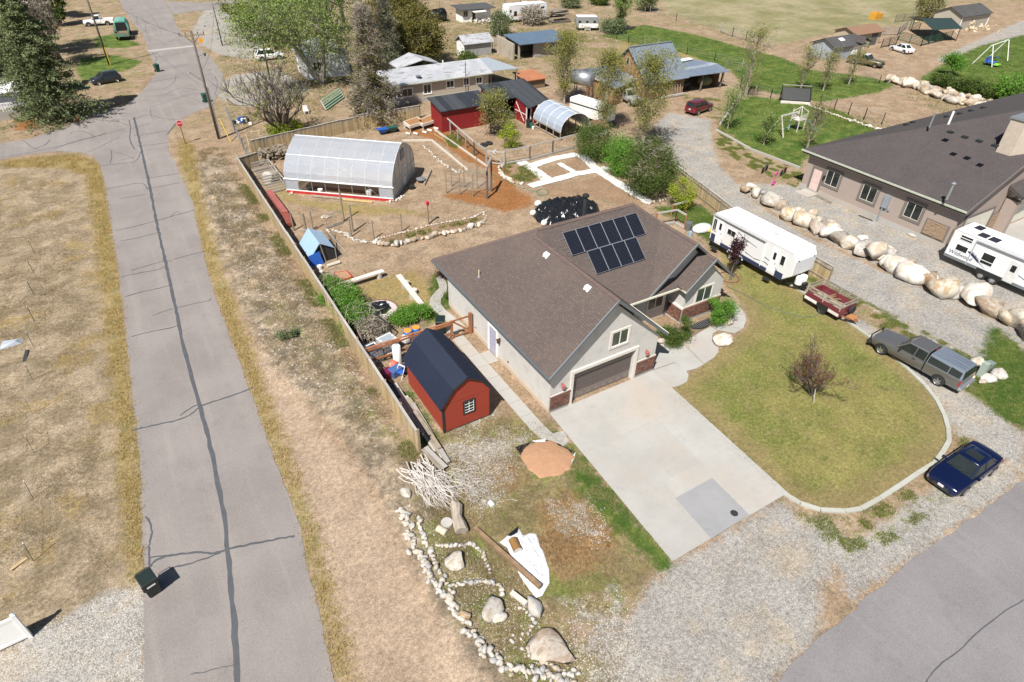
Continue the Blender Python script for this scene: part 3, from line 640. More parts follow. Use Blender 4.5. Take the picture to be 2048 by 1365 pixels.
flat('concrete_slab',px(873,558,877,570,879,577,870,585,860,598,859,610,868,623,883,633,910,660,934,657,905,632,892,622,881,608,882,598,893,588,894,572,889,555,880,550),.038,M['concrete'],sw,th=.08)
flat('slab_base',[(16.72,22.4),(24.9,22.4),(24.3,10.98),(16.14,10.98)],.036,M['concrete'],drv)
# ---------- lawn curb ----------
cb=tag(bpy.data.objects.new('lawn_curb',None),kind='structure'); COL.objects.link(cb)
cp=[P(*q) for q in((1567,988),(1600,1008),(1640,1021),(1690,1024),(1722,1019),(1760,998),(1800,972),(1835,948),(1868,928),(1885,905),(1897,884),(1896,860),(1888,832),(1873,802),(1850,772),(1812,736),(1770,700),(1735,672),(1700,647),(1650,612),(1600,582),(1550,551),(1505,522),(1475,503),(1440,470))]
for i in range(len(cp)-1):
    a,b=cp[i],cp[i+1]; L=(b-a).length; n=max(1,round(L/1.1))
    for k in range(n):
        u=a.lerp(b,k/n); v=a.lerp(b,(k+1)/n); d=(v-u).normalized()*.012
        obj('curb_block',MB().bar(u+d+Vector((0,0,.03)),v-d+Vector((0,0,.03)),.26,.13),M['curb'],cb)
# ---------- helpers for buildings ----------
def frame_on(o, axis):
    """local (u along the wall, v up, n outwards) -> world.  axis: 'x-' wall facing -x, 'y-' facing -y, 'x+'"""
    o=Vector(o)
    U,N={'x-':(Vector((0,-1,0)),Vector((-1,0,0))),'y-':(Vector((1,0,0)),Vector((0,-1,0))),'x+':(Vector((0,1,0)),Vector((1,0,0)))}[axis] if isinstance(axis,str) else axis
    Z=Vector((0,0,1)); return Matrix(((U.x,Z.x,N.x,o.x),(U.y,Z.y,N.y,o.y),(U.z,Z.z,N.z,o.z),(0,0,0,1)))
def lbox(mb,u0,v0,n0,u1,v1,n1): return mb.hexa([(u0,v0,n0),(u0,v0,n1),(u1,v0,n1),(u1,v0,n0)],[(u0,v1,n0),(u0,v1,n1),(u1,v1,n1),(u1,v1,n0)])
def window(parent, o, axis, w, h, trim, tw=.12, glassm=None, mull=1, hmull=0, inner=None, tp=.05, f=.045):
    """o = lower left corner (looking at the wall) of the opening"""
    T=frame_on(o,axis); mb=MB(); mb.M=T
    for a in ((-tw,-tw,w+tw,0),(-tw,h,w+tw,h+tw),(-tw,0,0,h),(w,0,w+tw,h)): lbox(mb,a[0],a[1],0,a[2],a[3],tp)
    wf=obj('window',mb,trim,parent)
    mb=MB(); mb.M=T
    for a in ((0,0,w,f),(0,h-f,w,h),(0,f,f,h-f),(w-f,f,w,h-f)): lbox(mb,a[0],a[1],-.01,a[2],a[3],.03)
    for k in range(mull): x=w*(k+1)/(mull+1); lbox(mb,x-f*.6,f,-.01,x+f*.6,h-f,.032)
    for k in range(hmull): y=h*(k+1)/(hmull+1); lbox(mb,f,y-f*.35,-.01,w-f,y+f*.35,.028)
    obj('window_frame',mb,inner or M['white'],wf)
    for k in range(mull+1):
        x0=w*k/(mull+1)+.02; x1=w*(k+1)/(mull+1)-.02; mb=MB(); mb.M=T
        lbox(mb,x0,.02,.002,x1,h-.02,.012); obj('pane',mb,glassm or M['glass'],wf)
    return wf
def wall_lamp(parent,o,axis,col):
    T=frame_on(o,axis); mb=MB(); mb.M=T; lbox(mb,-.05,-.05,0,.05,.12,.04); lbox(mb,-.02,.05,.04,.02,.09,.16)
    l=obj('wall_lamp',mb,col,parent); mb=MB(); mb.M=T; lbox(mb,-.08,-.22,.08,.08,.0,.24); lbox(mb,-.11,.0,.05,.11,.05,.27); obj('lamp_shade',mb,col,l); return l
# ---------- main house ----------
hs=thing('stucco_house','pale grey stucco house with brown shingle roof and two rows of solar panels','house',(16.7,22.5,0),world=True)
mb=MB()
mb.box(16.7,22.8,0,24.9,35.9,2.9)
mb.box(16.7,22.5,0,18.35,22.8,2.9).box(23.1,22.5,0,24.9,22.8,2.9).box(18.35,22.5,2.43,23.1,22.8,2.9)
mb.box(24.9,27.0,0,34.0,35.9,2.88)
mb.hexa([(16.7,22.5,2.9),(24.9,22.5,2.9),(24.9,22.75,2.9),(16.7,22.75,2.9)],[(20.7,22.5,6.75),(20.75,22.5,6.75),(20.75,22.75,6.75),(20.7,22.75,6.75)])
obj('wall',mb,M['stucco'],hs)
mb=MB(); mb.box(30.2,25.55,0,33.9,27.05,2.75)
mb.hexa([(30.2,25.55,2.75),(33.9,25.55,2.75),(33.9,27.05,2.75),(30.2,27.05,2.75)],[(32.0,25.55,4.6),(32.1,25.55,4.6),(32.1,27.05,4.6),(32.0,27.05,4.6)])
mb.hexa([(27.5,26.65,2.8),(34.2,26.65,2.8),(34.2,26.9,2.8),(27.5,26.9,2.8)],[(30.8,26.65,5.75),(30.9,26.65,5.75),(30.9,26.9,5.75),(30.8,26.9,5.75)])
obj('wall',mb,M['stucco'],hs)
mb=MB(); mb.box(16.685,22.5,0,16.72,35.91,.32); obj('foundation',mb,M['found'],hs)
mb=MB()
for a,b in((16.69,18.15),(23.3,24.93)): mb.box(a,22.44,0,b,22.5,.28)
mb.box(30.18,25.5,0,33.92,25.55,.28); tag(obj('foundation',mb,M['concrete'],hs),kind='stuff')
T_=.16
mb=MB(); mb.slab([(16.3,22.06,3.2),(20.75,22.06,7.1),(20.75,30.77,7.1),(21.1,31.1,7.4),(16.3,37.6,3.2)],T_)
obj('roof',mb,M['shingle_side'],hs)
mb=MB(); mb.slab([(20.75,22.06,7.1),(25.2,22.06,3.2),(25.3,26.0,3.1),(20.75,30.77,7.1)],T_); obj('roof',mb,M['shingle_side'],hs)
mb=MB(); mb.slab([(25.2,25.95,3.0),(27.1,25.95,2.98),(30.85,29.75,6.2),(29.2,31.1,7.4),(21.1,31.1,7.4),(20.75,30.77,7.1)],T_); obj('roof',mb,M['shingle'],hs)
mb=MB(); mb.slab([(16.3,37.6,3.2),(21.1,31.1,7.4),(29.2,31.1,7.4),(34.6,37.0,2.95)],T_); obj('roof',mb,M['shingle'],hs)
mb=MB(); mb.slab([(29.2,31.1,7.4),(30.85,29.75,6.18),(30.85,26.0,6.16),(34.6,26.0,2.95),(34.6,37.0,2.95)],T_)
mb.slab([(27.1,25.98,2.96),(30.85,26.0,6.16),(30.85,29.75,6.18)],T_); obj('roof',mb,M['shingle_side'],hs)
mb=MB(); mb.slab([(27.1,25.93,2.93),(30.0,25.93,2.93),(30.4,26.66,3.42),(27.6,26.66,3.42)],.12); obj('porch_roof',mb,M['shingle'],hs)
mb=MB(); mb.slab([(29.75,25.08,3.12),(32.05,25.08,5.08),(32.05,26.66,5.08),(29.75,26.66,3.12)],.14); mb.slab([(32.05,25.08,5.08),(34.3,25.08,3.12),(34.3,26.66,3.12),(32.05,26.66,5.08)],.14); obj('roof',mb,M['shingle_side'],hs)
def rake(a,b): 
    a=Vector(a); b=Vector(b); n=Vector((0,-.04,-.02)); return MB().hexa([a+n+Vector((0,0,-.22)),b+n+Vector((0,0,-.22)),b+Vector((0,.02,-.22)),a+Vector((0,.02,-.22))],[a+n,b+n,b+Vector((0,.02,0)),a+Vector((0,.02,0))])
for a,b in (((16.25,22.06,3.18),(20.75,22.06,7.13)),((20.75,22.06,7.13),(25.25,22.06,3.18)),((27.05,25.98,2.95),(30.85,25.98,6.2)),((30.85,25.98,6.2),(34.65,25.98,2.95)),((29.7,25.08,3.1),(32.05,25.08,5.12)),((32.05,25.08,5.12),(34.35,25.08,3.1))): obj('fascia',rake(a,b),M['fascia'],hs)
mb=MB(); mb.bar((16.26,22.03,3.1),(16.26,37.6,3.1),.12,.16); obj('gutter',mb,M['fascia'],hs)
mb=MB(); mb.bar((16.3,37.62,3.1),(34.6,37.05,2.9),.1,.16); obj('gutter',mb,M['fascia'],hs)
cream=mt('cream_gutter',(.60,.58,.48),.5)
for a,b in (((25.26,22.06,3.12),(25.32,25.9,3.02)),((25.3,25.88,2.98),(29.9,25.88,2.92)),((29.85,25.9,2.95),(29.72,25.1,3.02)),((34.66,26.1,2.9),(34.66,37,2.9))): obj('gutter',MB().bar(a,b,.1,.12),cream,hs)
# ridge caps
mb=MB()
for a,b in (((20.75,22.06,7.12),(20.75,30.77,7.12)),((21.1,31.1,7.42),(29.2,31.1,7.42)),((29.2,31.1,7.41),(30.85,29.75,6.2)),((30.85,29.75,6.2),(30.85,26,6.19)),((32.05,25.1,5.1),(32.05,26.6,5.1)),((20.75,30.77,7.12),(21.1,31.1,7.42)),((16.3,37.6,3.22),(21.1,31.1,7.42))):
    a=Vector(a); b=Vector(b); d=(b-a); L=d.length; d.normalize(); n=max(1,int(L/.3)); sd=Vector((-d.y,d.x,0)).normalized()*.16
    for k in range(n):
        p=a.lerp(b,k/n); q=a.lerp(b,(k+1)/n); up=Vector((0,0,.035)); 
        mb.hexa([p-sd-Vector((0,0,.13)),q-sd-Vector((0,0,.13)),q+Vector((0,0,.0)),p+Vector((0,0,.0))],[p-sd-Vector((0,0,.09)),q-sd-Vector((0,0,.105)),q+up*.7,p+up])
        mb.hexa([p,q,q+sd-Vector((0,0,.13)),p+sd-Vector((0,0,.13))],[p+up,q+up*.7,q+sd-Vector((0,0,.105)),p+sd-Vector((0,0,.09))])
tag(obj('ridge_cap',mb,mt('ridge_shingle',(.115,.082,.071),.93,var=.35,sc=3.3),hs),kind='stuff')
# garage door
gd=obj('garage_door',MB().box(18.35,22.74,.0,23.1,22.8,2.42),mt('taupe_door',(.155,.128,.115),.55),hs)
for r_ in range(4):
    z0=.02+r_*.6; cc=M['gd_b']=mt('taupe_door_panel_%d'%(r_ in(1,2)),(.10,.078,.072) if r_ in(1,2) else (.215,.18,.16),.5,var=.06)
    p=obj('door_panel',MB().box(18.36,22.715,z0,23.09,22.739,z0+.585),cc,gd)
mb=MB()
for r_ in range(4):
    for k in range(8):
        x0=18.42+k*.585; z0=.12+r_*.6
        for a in((x0,z0,x0+.48,z0+.03),(x0,z0+.37,x0+.48,z0+.4),(x0,z0+.03,x0+.03,z0+.37),(x0+.45,z0+.03,x0+.48,z0+.37)): mb.box(a[0],22.70,a[1],a[2],22.714,a[3])
tag(obj('panel_molding',mb,mt('taupe_molding',(.13,.105,.095),.5),gd),kind='stuff')
obj('door_trim',MB().box(18.15,22.40,0,18.35,22.5,2.65).box(23.1,22.40,0,23.3,22.5,2.65).box(18.35,22.40,2.43,23.1,22.5,2.65),M['stucco_trim'],hs)
def brick_face(parent,o,axis,w,h,cols,bw=.225,bh=.085):
    """real bricks, shared mesh, each its own object"""
    T=frame_on(o,axis); n=0; base=obj('brick_wainscot',(lambda m_:(setattr(m_,'M',T),lbox(m_,0,0,0,w,h,.05),m_)[2])(MB()),mt('mortar',(.30,.26,.23),.95),parent)
    return base,T
BR=[mt('brick_%d'%i,c,.9,objvar=.25,var=.12,sc=8) for i,c in enumerate([(.155,.068,.045),(.115,.055,.04),(.20,.095,.065)])]
bm_={}
def brick_mesh(w,h,m,key):
    if key not in bm_:
        mb=MB(); mb.box(-w/2,-.02,-h/2,w/2,.0,h/2); me=mb.mesh('brick'); me.materials.append(m); bm_[key]=me
    return bm_[key]
def bricks(base,origin,axis,w,h,maxn,bw=.235,bh=.095):
    rn=random.Random(int(w*100)); rows=int(h/bh); cnt=0; T=frame_on(origin,axis)
    rz={'y-':0,'x-':-math.pi/2}[axis]
    st=MB(); st.M=T
    for r in range(rows):
        x=-(bw/2 if r%2 else 0)
        while x<w-.02:
            a=max(x,0)+.008; b=min(x+bw,w)-.008
            if b-a>.05:
                full=abs(b-a-(bw-.016))<.005
                if full and cnt<maxn:
                    k=rn.randrange(3); me=brick_mesh(bw-.016,bh-.016,BR[k],('b',k,bw,bh))
                    p=T@Vector(((a+b)/2,(r+.5)*bh,.05+rn.uniform(0,.006)))
                    q=inst('brick',me,base,p,(0,0,rz)); q.matrix_parent_inverse=Matrix(); cnt+=1
                else: st.cm=0; lbox(st,a,r*bh+.008,.05,b,(r+1)*bh-.008,.07)
            x+=bw
    tag(obj('brick_course',st,BR[1],base),kind='stuff')
def wainscot(o,axis,w,h,maxn,z0=.28):
    o=Vector(o); T=frame_on(o+Vector((0,0,z0)),axis); m_=MB(); m_.M=T; lbox(m_,0,0,0,w,h,.05)
    base=obj('brick_wainscot',m_,mt('mortar',(.30,.26,.23),.95),hs)
    bricks(base,o+Vector((0,0,z0)),axis,w,h,maxn)
    # soldier course and sill
    n=int(w/.1); st=MB(); st.M=frame_on(o+Vector((0,0,z0+h)),axis)
    for k in range(n): lbox(st,k*w/n+.006,0,0,(k+1)*w/n-.006,.1,.085+.006*(k%3))
    tag(obj('soldier_course',st,BR[2],base),kind='stuff')
    st=MB(); st.M=frame_on(o+Vector((0,0,z0+h+.1)),axis); lbox(st,0,0,0,w,.09,.045); obj('sill',st,M['stucco_trim'],hs)
wainscot((16.69,22.44,0),'y-',1.46,.92,120); wainscot((23.3,22.44,0),'y-',1.6,.92,120)
wainscot((30.18,25.53,0),'y-',3.75,.95,260)
m_=MB(); m_.box(30.12,25.5,.28,30.19,26.9,1.23); o=obj('brick_wainscot',m_,mt('mortar',(.30,.26,.23),.95),hs); bricks(o,(30.14,26.9,.28),'x-',1.38,.95,150)
m_=MB(); m_.box(30.08,25.46,1.23,30.2,26.9,1.36); obj('sill',m_,M['stucco_trim'],hs)
window(hs,(21.0,22.5,3.35),'y-',1.25,1.05,M['stucco_trim'],.14,M['glass_g'])
window(hs,(28.15,27.0,.95),'y-',1.45,1.4,M['stucco_trim'],.12,M['glass_g'])
window(hs,(31.35,25.55,1.35),'y-',1.5,1.2,M['stucco_trim'],.12,M['glass_g'])
for x in (17.55,24.05): wall_lamp(hs,(x,22.5,1.9),'y-',mt('copper_lamp',(.42,.16,.14),.4,.3))
# side door on left wall (faces -x)
obj('door',MB().box(16.64,28.75,.08,16.7,29.62,2.12),mt('lavender_door',(.36,.36,.47),.35,var=.12,sc=2.5),hs)
obj('door_trim',MB().box(16.63,28.6,.05,16.7,28.75,2.27).box(16.63,29.62,.05,16.7,29.85,2.27).box(16.63,28.75,2.12,16.7,29.62,2.27),M['white'],hs)
wall_lamp(hs,(16.7,28.3,1.75),'x-',mt('bronze_lamp',(.10,.06,.045),.4,.4))
obj('hose_bib',MB().bar((16.7,31.6,.7),(16.58,31.6,.7),.06),M['steel'],hs); obj('outlet_box',MB().box(16.66,27.2,.55,16.7,27.3,.68),M['dark_steel'],hs)
obj('downspout',MB().box(29.9,26.9,.0,30.0,27.0,2.85),M['fascia'],hs)
obj('entry_door',MB().box(25.4,26.92,.1,26.9,27.0,2.3),M['black'],hs)
# roof fittings
def on_left(x,y,o=0): return Vector((x,y,7.1-.8764*(20.75-x)+o))
for (u,v) in((1093,511),(1175,577)):
    a=P(u,v,3); b=P(u,v,7); k=(b.x-a.x)/4; z=(7.1-.8764*20.75+.8764*(a.x-3*k))/(1-.8764*k); p=P(u,v,z)
    mb=MB(); sl_v=Vector((1,0,.8764)).normalized(); N=Vector((-.8764,0,1)).normalized(); Yv=Vector((0,1,0))
    mb.M=Matrix(((sl_v.x,0,N.x,p.x),(sl_v.y,1,N.y,p.y),(sl_v.z,0,N.z,p.z),(0,0,0,1)))
    mb.box(-.2,-.2,0,.2,.2,.03); mb.box(-.14,-.14,.03,.14,.14,.1); mb.lathe([(.2,.1),(.19,.14),(.12,.18),(.02,.2)],10)
    obj('solar_tube',mb,M['white'],hs)
p=P(955,572,4.0)
obj('vent_pipe',MB().cyl((17.4,32.4),.045,4.1,4.65,8),mt('cream_pipe',(.6,.5,.35),.6),hs)
obj('flashing',MB().cyl((17.4,32.4),.13,4.1,4.22,8,.06),M['steel'],hs)
p=P(1172,428,7.0)
obj('flue_pipe',MB().cyl((p.x,p.y+.2),.14,6.3,8.2,12),M['dark_steel'],hs); obj('flue_cap',MB().lathe([(.14,0),(.24,.02),(.24,.14),(.14,.2)],12,(p.x,p.y+.2,8.2)),M['black'],hs)
# solar panels on the front slope
def m_solar():
    s=NT('solar_glass'); b=s.t.nodes.new('ShaderNodeTexBrick'); s.set(b.inputs['Vector'],s.obj()); b.offset=0; b.inputs['Scale'].default_value=1
    b.inputs['Brick Width'].default_value=.125; b.inputs['Row Height'].default_value=.125; b.inputs['Mortar Size'].default_value=.006
    b.inputs['Color1'].default_value=(.004,.005,.010,1); b.inputs['Color2'].default_value=(.005,.007,.013,1); b.inputs['Mortar'].default_value=(.06,.07,.09,1)
    s.out(b.outputs[0],.25); s.b.inputs['Specular IOR Level'].default_value=.15; return s.m
M['solar']=m_solar(); frm=mt('panel_frame',(.45,.47,.5),.4,.5)
k_=(7.4-3.0)/(31.1-25.95); sv=Vector((0,1,k_)).normalized(); N=Vector((0,-k_,1)).normalized()
mf=MB(); 
for a in((0,0,1.046,.016),(0,1.664,1.046,1.68),(0,.016,.016,1.664),(1.03,.016,1.046,1.664)): mf.box(a[0],a[1],0,a[2],a[3],.045)
mf=mf.mesh('panel_frame'); mf.materials.append(frm)
mg=MB().box(.016,.016,.02,1.03,1.664,.036).mesh('solar_panel'); mg.materials.append(M['solar'])
def roofz(y): return 3.0+k_*(y-25.95)
Rm=Matrix(((1,0,0,0),(0,sv.y,N.y,0),(0,sv.z,N.z,0),(0,0,0,1)))
def panel(x,y):
    o=link('solar_panel',mg,None,hs,False); o.matrix_parent_inverse=Matrix.Translation(-hs.location)
    o.matrix_basis=Matrix.Translation(Vector((x,y,roofz(y)+.1)))@Rm
    f=link('panel_frame',mf,None,o,False)
ytop=29.20
for k in range(6): panel(22.68+k*1.058,ytop)
for k in range(4): panel(23.87+k*1.062,ytop-1.29)
mb=MB()
for y,x0,x1 in((ytop+.3,22.45,29.1),(ytop+1.0,22.45,29.1),(ytop-.35,23.65,28.3),(ytop-1.0,23.65,28.3)): mb.bar((x0,y,roofz(y)+.03),(x1,y,roofz(y)+.03),.05,.05)
obj('panel_rail',mb,M['steel'],hs)
# window well beside the wing
ww=thing('window_well','corrugated metal window well with black grate in the front planting bed','window well',P(1400,650).to_tuple(),world=True)
c=P(1402,651)
arc=[(c.x+1.0*math.cos(t),c.y+.35-.75*math.sin(t)) for t in [math.pi*i/10 for i in range(11)]]
mb=MB()
for i in range(10): a,b=arc[i],arc[i+1]; mb.hexa([(a[0],a[1],-.02),(b[0],b[1],-.02),(b[0],b[1]-.03,-.02),(a[0],a[1]-.03,-.02)],[(a[0],a[1],.14),(b[0],b[1],.14),(b[0],b[1]-.03,.14),(a[0],a[1]-.03,.14)])
obj('rim',mb,M['dark_steel'],ww)
mb=MB(); 
for i in range(11):
    x=c.x-.9+i*.18; mb.bar((x,c.y+.35,.1),(x,c.y+.35-.75*math.sqrt(max(0,1-((x-c.x)/1.0)**2)),.1),.03)
obj('grate',mb,M['steel'],ww); obj('well_shade',MB().prism(arc,-.01,.03),mt('black_void',(.01,.01,.012),.9),ww)  # flat black plate painted as the shaded depth of the well

# ---------- neighbour's house ----------
nb=thing('taupe_house','long taupe stucco house with charcoal shingle roof, three side windows and a pink door','house',(58.5,22.4,0),world=True)
X0=58.5
obj('foundation',MB().box(X0-.03,22.2,0,X0+.02,37.9,.5).box(X0,37.7,0,85,37.75,.5),M['concrete'],nb)
mb=MB().box(X0,22.3,0,88,37.7,3.75)
mb.hexa([(X0,22.3,3.75),(73,22.3,3.75),(73,22.8,3.75),(X0,22.8,3.75)],[(72.9,22.3,9.3),(73,22.3,9.3),(73,22.8,9.3),(72.9,22.8,9.3)])
obj('wall',mb,M['nb_stucco'],nb)
pt=.44
def nz(x): return 4.05+pt*(x-57.9)
o=obj('roof',MB().slab([(57.9,21.7,nz(57.9)),(72.9,21.7,nz(72.9)),(72.9,23.3,nz(72.9)),(57.9,38.3,nz(57.9))],.2),M['nb_shingle'],nb)
obj('roof',MB().slab([(57.9,38.3,nz(57.9)),(72.9,23.3,nz(72.9)),(100,23.3,nz(72.9)),(100,38.3,nz(57.9))],.2),m_shingle('charcoal_shingles_back',[(.070,.060,.060),(.085,.073,.072),(.060,.053,.055),(.095,.082,.078)],slopeaxis='y'),nb)
obj('gutter',MB().bar((57.84,21.7,3.98),(57.84,38.35,3.98),.12,.14),mt('sage_gutter',(.42,.44,.36),.5),nb)
obj('fascia',MB().hexa([(57.85,21.64,3.8),(73,21.64,10.46),(73,21.72,10.46),(57.85,21.72,3.8)],[(57.85,21.64,4.06),(73,21.64,10.72),(73,21.72,10.72),(57.85,21.72,4.06)]),mt('dark_fascia',(.13,.115,.11),.6),nb)
obj('soffit',MB().box(57.9,21.75,3.70,58.5,38.25,3.78),mt('dark_soffit',(.19,.16,.14),.8),nb)
def nwin(y,z,w=1.45,h=1.45): 
    return window(nb,(X0,y,z),'x-',w,h,M['nb_trim'],.26,M['glass'],inner=mt('almond_frame',(.62,.58,.48),.5))
nwin(35.25,1.4); nwin(31.25,1.4); nwin(26.8,1.45)
d=obj('door',MB().box(X0-.05,35.75,.35,X0,36.7,2.45),mt('pale_pink_door',(.62,.47,.43),.5),nb)
for z in (.5,1.15,1.75): obj('door_panel',MB().box(X0-.065,35.88,z,X0-.05,36.57,z+.5),mt('pale_pink_door',(.62,.47,.43),.5),d)
obj('door_trim',MB().box(X0-.06,35.55,.35,X0-.001,35.75,2.7).box(X0-.06,36.7,.35,X0-.001,36.95,2.7).box(X0-.06,35.75,2.45,X0-.001,36.7,2.7),M['nb_trim'],nb)
wall_lamp(nb,(X0,35.35,2.1),'x-',M['black'])
obj('door_step',MB().box(56.9,35.5,0,58.45,37.1,.14),M['concrete'],nb)
mb=MB().box(X0-.22,28.35,1.5,X0,28.9,2.7); mb.box(X0-.12,28.05,1.35,X0,28.25,1.65); mb.cyl((X0-.12,28.75),.06,0,1.5,8); o=obj('meter_box',mb,mt('meter_grey',(.30,.34,.38),.5,.3),nb); o['label']='grey electric meter box with conduit'
stone=mt('ledge_stone',(.30,.215,.14),.95,var=.35,sc=5,bump=.03,bsc=6)
def stone_patch(a,b,z0,z1,axis):
    tr=MB(); T=frame_on(a,axis); tr.M=T; lbox(tr,-.12,z0-.12,0,b+.12,z1+.12,.05)
    base=obj('stone_veneer',tr,M['nb_trim'],nb); rn=random.Random(5); z=z0
    st=MB(); st.M=T
    while z<z1-.05:
        h=rn.uniform(.08,.16); h=min(h,z1-z); x=0
        while x<b-.03:
            w_=min(rn.uniform(.15,.5),b-x); lbox(st,x+.006,z+.006,.05,x+w_-.006,z+h-.006,.08+rn.uniform(0,.04)); x+=w_
        z+=h
    tag(obj('ledge_stone',st,stone,base),kind='stuff')
stone_patch((X0,24.6,0),1.85,.75,2.0,'x-'); stone_patch((X0,22.3,0),1.0,.55,2.0,'y-')
stone_patch((64.5,22.2,0),1.7,.5,2.0,'y-')
gdm=mt('ivory_door',(.60,.58,.50),.5)
for x0,x1 in((59.8,64.2),(66.5,72.0)):
    g=obj('garage_door',MB().box(x0,22.22,.02,x1,22.3,2.75),gdm,nb)
    for k in range(4): obj('door_panel',MB().box(x0+.02,22.2,.05+k*.67,x1-.02,22.22,.05+k*.67+.64),gdm,g)
    obj('door_trim',MB().box(x0-.2,22.18,0,x0,22.3,3.0).box(x1,22.18,0,x1+.2,22.3,3.0).box(x0,22.18,2.75,x1,22.3,3.0),M['nb_trim'],nb)
obj('wall',MB().box(65.6,21.2,0,66.3,22.2,3.4),M['nb_stucco'],nb)
obj('awning_roof',MB().slab([(65.2,20.9,4.1),(74,20.9,4.9),(74,22.3,5.5),(65.2,22.3,4.7)],.3),M['nb_shingle'],nb)
for u,v in((1900,266),(1929,276),(1958,284),(1989,293),(1893,235),(1919,229),(1942,223),(1966,217),(1812,251),(1825,246)):
    z=7.5
    for _ in range(12): p=P(u,v,z); z=nz(min(p.x,72.9)) if p.y<96.2-p.x else nz(57.9+max(0,38.3-p.y))
    p=P(u,v,z); mb=MB().box(p.x-.22,p.y-.22,p.z-.02,p.x+.22,p.y+.22,p.z+.14); obj('roof_vent',mb,M['black'],nb)
p=P(1896,393,4.9); obj('flue_pipe',MB().cyl((p.x,p.y),.1,4.6,6.0,10).lathe([(.1,0),(.2,.02),(.16,.12),(.02,.16)],10,(p.x,p.y,6.0)),M['steel'],nb)
p=P(1865,240,8.2); obj('vent_pipe',MB().cyl((p.x,p.y),.09,7.5,8.8,8),M['steel'],nb); p=P(1904,232,8.5); obj('vent_pipe',MB().cyl((p.x,p.y),.1,7.6,8.9,8),M['white'],nb)
p=P(2042,288,8.0); c_=obj('chimney',MB().prism([(p.x-1,p.y),(p.x,p.y-1),(p.x+2.4,p.y-1),(p.x+2.4,p.y+1.2),(p.x-1,p.y+1.2)],6.5,10.0),mt('tan_chimney',(.44,.38,.31),.9),nb)
obj('chimney_cap',MB().box(p.x-1.1,p.y-1.1,10.0,p.x+2.5,p.y+1.3,10.15),M['steel'],c_)
flat('neighbour_drive',[(59.2,22.1),(59.4,14),(90,14),(90,22.1)],.03,M['concrete'],kind='structure')

# ---------- red shed ----------
sh=thing('red_shed','red gambrel shed with dark navy metal roof and white gridded window','shed',(10.5,24.1,0),world=True)
x0,x1,y0,y1=10.5,13.6,24.1,29.2; H=2.1
prof=[(x0,0),(x1,0),(x1,H),(x1-.75,H+.95),((x0+x1)/2,H+1.42),(x0+.75,H+.95),(x0,H)]
obj('wall',MB().ext(prof,y0,y1),M['red_shed'],sh)
for i,(a,b) in enumerate((((x0-.18,H-.18),(x0+.68,H+1.0)),((x0+.66,H+1.0),((x0+x1)/2,H+1.52)),((x1-.66,H+1.0),((x0+x1)/2,H+1.52)),((x1+.18,H-.18),(x1-.68,H+1.0)))):
    n=34; L=(y1-y0+.3); mb=MB(); A=Vector((a[0],0,a[1])); B=Vector((b[0],0,b[1])); d=(B-A).normalized(); N=Vector((-d.z,0,d.x)); N=N if N.z>0 else -N
    mb.hexa([A+Vector((0,y0-.12,0)),B+Vector((0,y0-.12,0)),B+Vector((0,y1+.15,0)),A+Vector((0,y1+.15,0))],[p_+N*.04 for p_ in (A+Vector((0,y0-.12,0)),B+Vector((0,y0-.12,0)),B+Vector((0,y1+.15,0)),A+Vector((0,y1+.15,0)))])
    rp=obj('roof_panel',mb,M['navy_metal'],sh)
    mb=MB()
    for k in range(n):
        y=y0-.1+k*L/n
        if i!=1: mb.bar(A+N*.043+Vector((0,y,0)),B+N*.043+Vector((0,y,0)),.03,.010)
    if i!=1: tag(obj('roof_rib',mb,mt('navy_rib',(.016,.027,.058) if i==1 else (.012,.018,.040),.8,.0,spec=.2),rp),kind='stuff')
c=(x0+x1)/2; obj('ridge_cap',MB().slab([(c-.22,y0-.13,H+1.46),(c,y0-.13,H+1.60),(c,y1+.15,H+1.60),(c-.22,y1+.15,H+1.46)],.02).slab([(c,y0-.13,H+1.60),(c+.22,y0-.13,H+1.46),(c+.22,y1+.15,H+1.46),(c,y1+.15,H+1.60)],.02),M['navy_metal'],sh)
mb=MB()
for a,b in (((x0-.18,H-.2),(x0+.68,H+.98)),((x0+.68,H+.98),(c,H+1.5)),((c,H+1.5),(x1-.68,H+.98)),((x1-.68,H+.98),(x1+.18,H-.2))): mb.bar((a[0],y0-.1,a[1]),(b[0],y0-.1,b[1]),.06,.1)
mb.box(x0-.03,y0-.03,0,x0+.09,y0,H-.1).box(x1-.09,y0-.03,0,x1+.03,y0,H-.1).box(x0,y0-.03,0,x1,y0-.001,.07).box(x0-.03,y0,0,x0,y0+.09,H-.15)
obj('trim',mb,M['black_trim'],sh)
obj('shadow_strip',MB().box(x0+.1,y0-.012,H-.0,x1-.1,y0-.001,H+.025),mt('red_shadow_line',(.22,.03,.016),.7),sh)  # thin strip in darker red, a shadow line put into the colour
w_=window(sh,(11.85,y0,.95),'y-',.62,.85,M['black_trim'],.08,M['glass'],mull=1,hmull=3,f=.026)
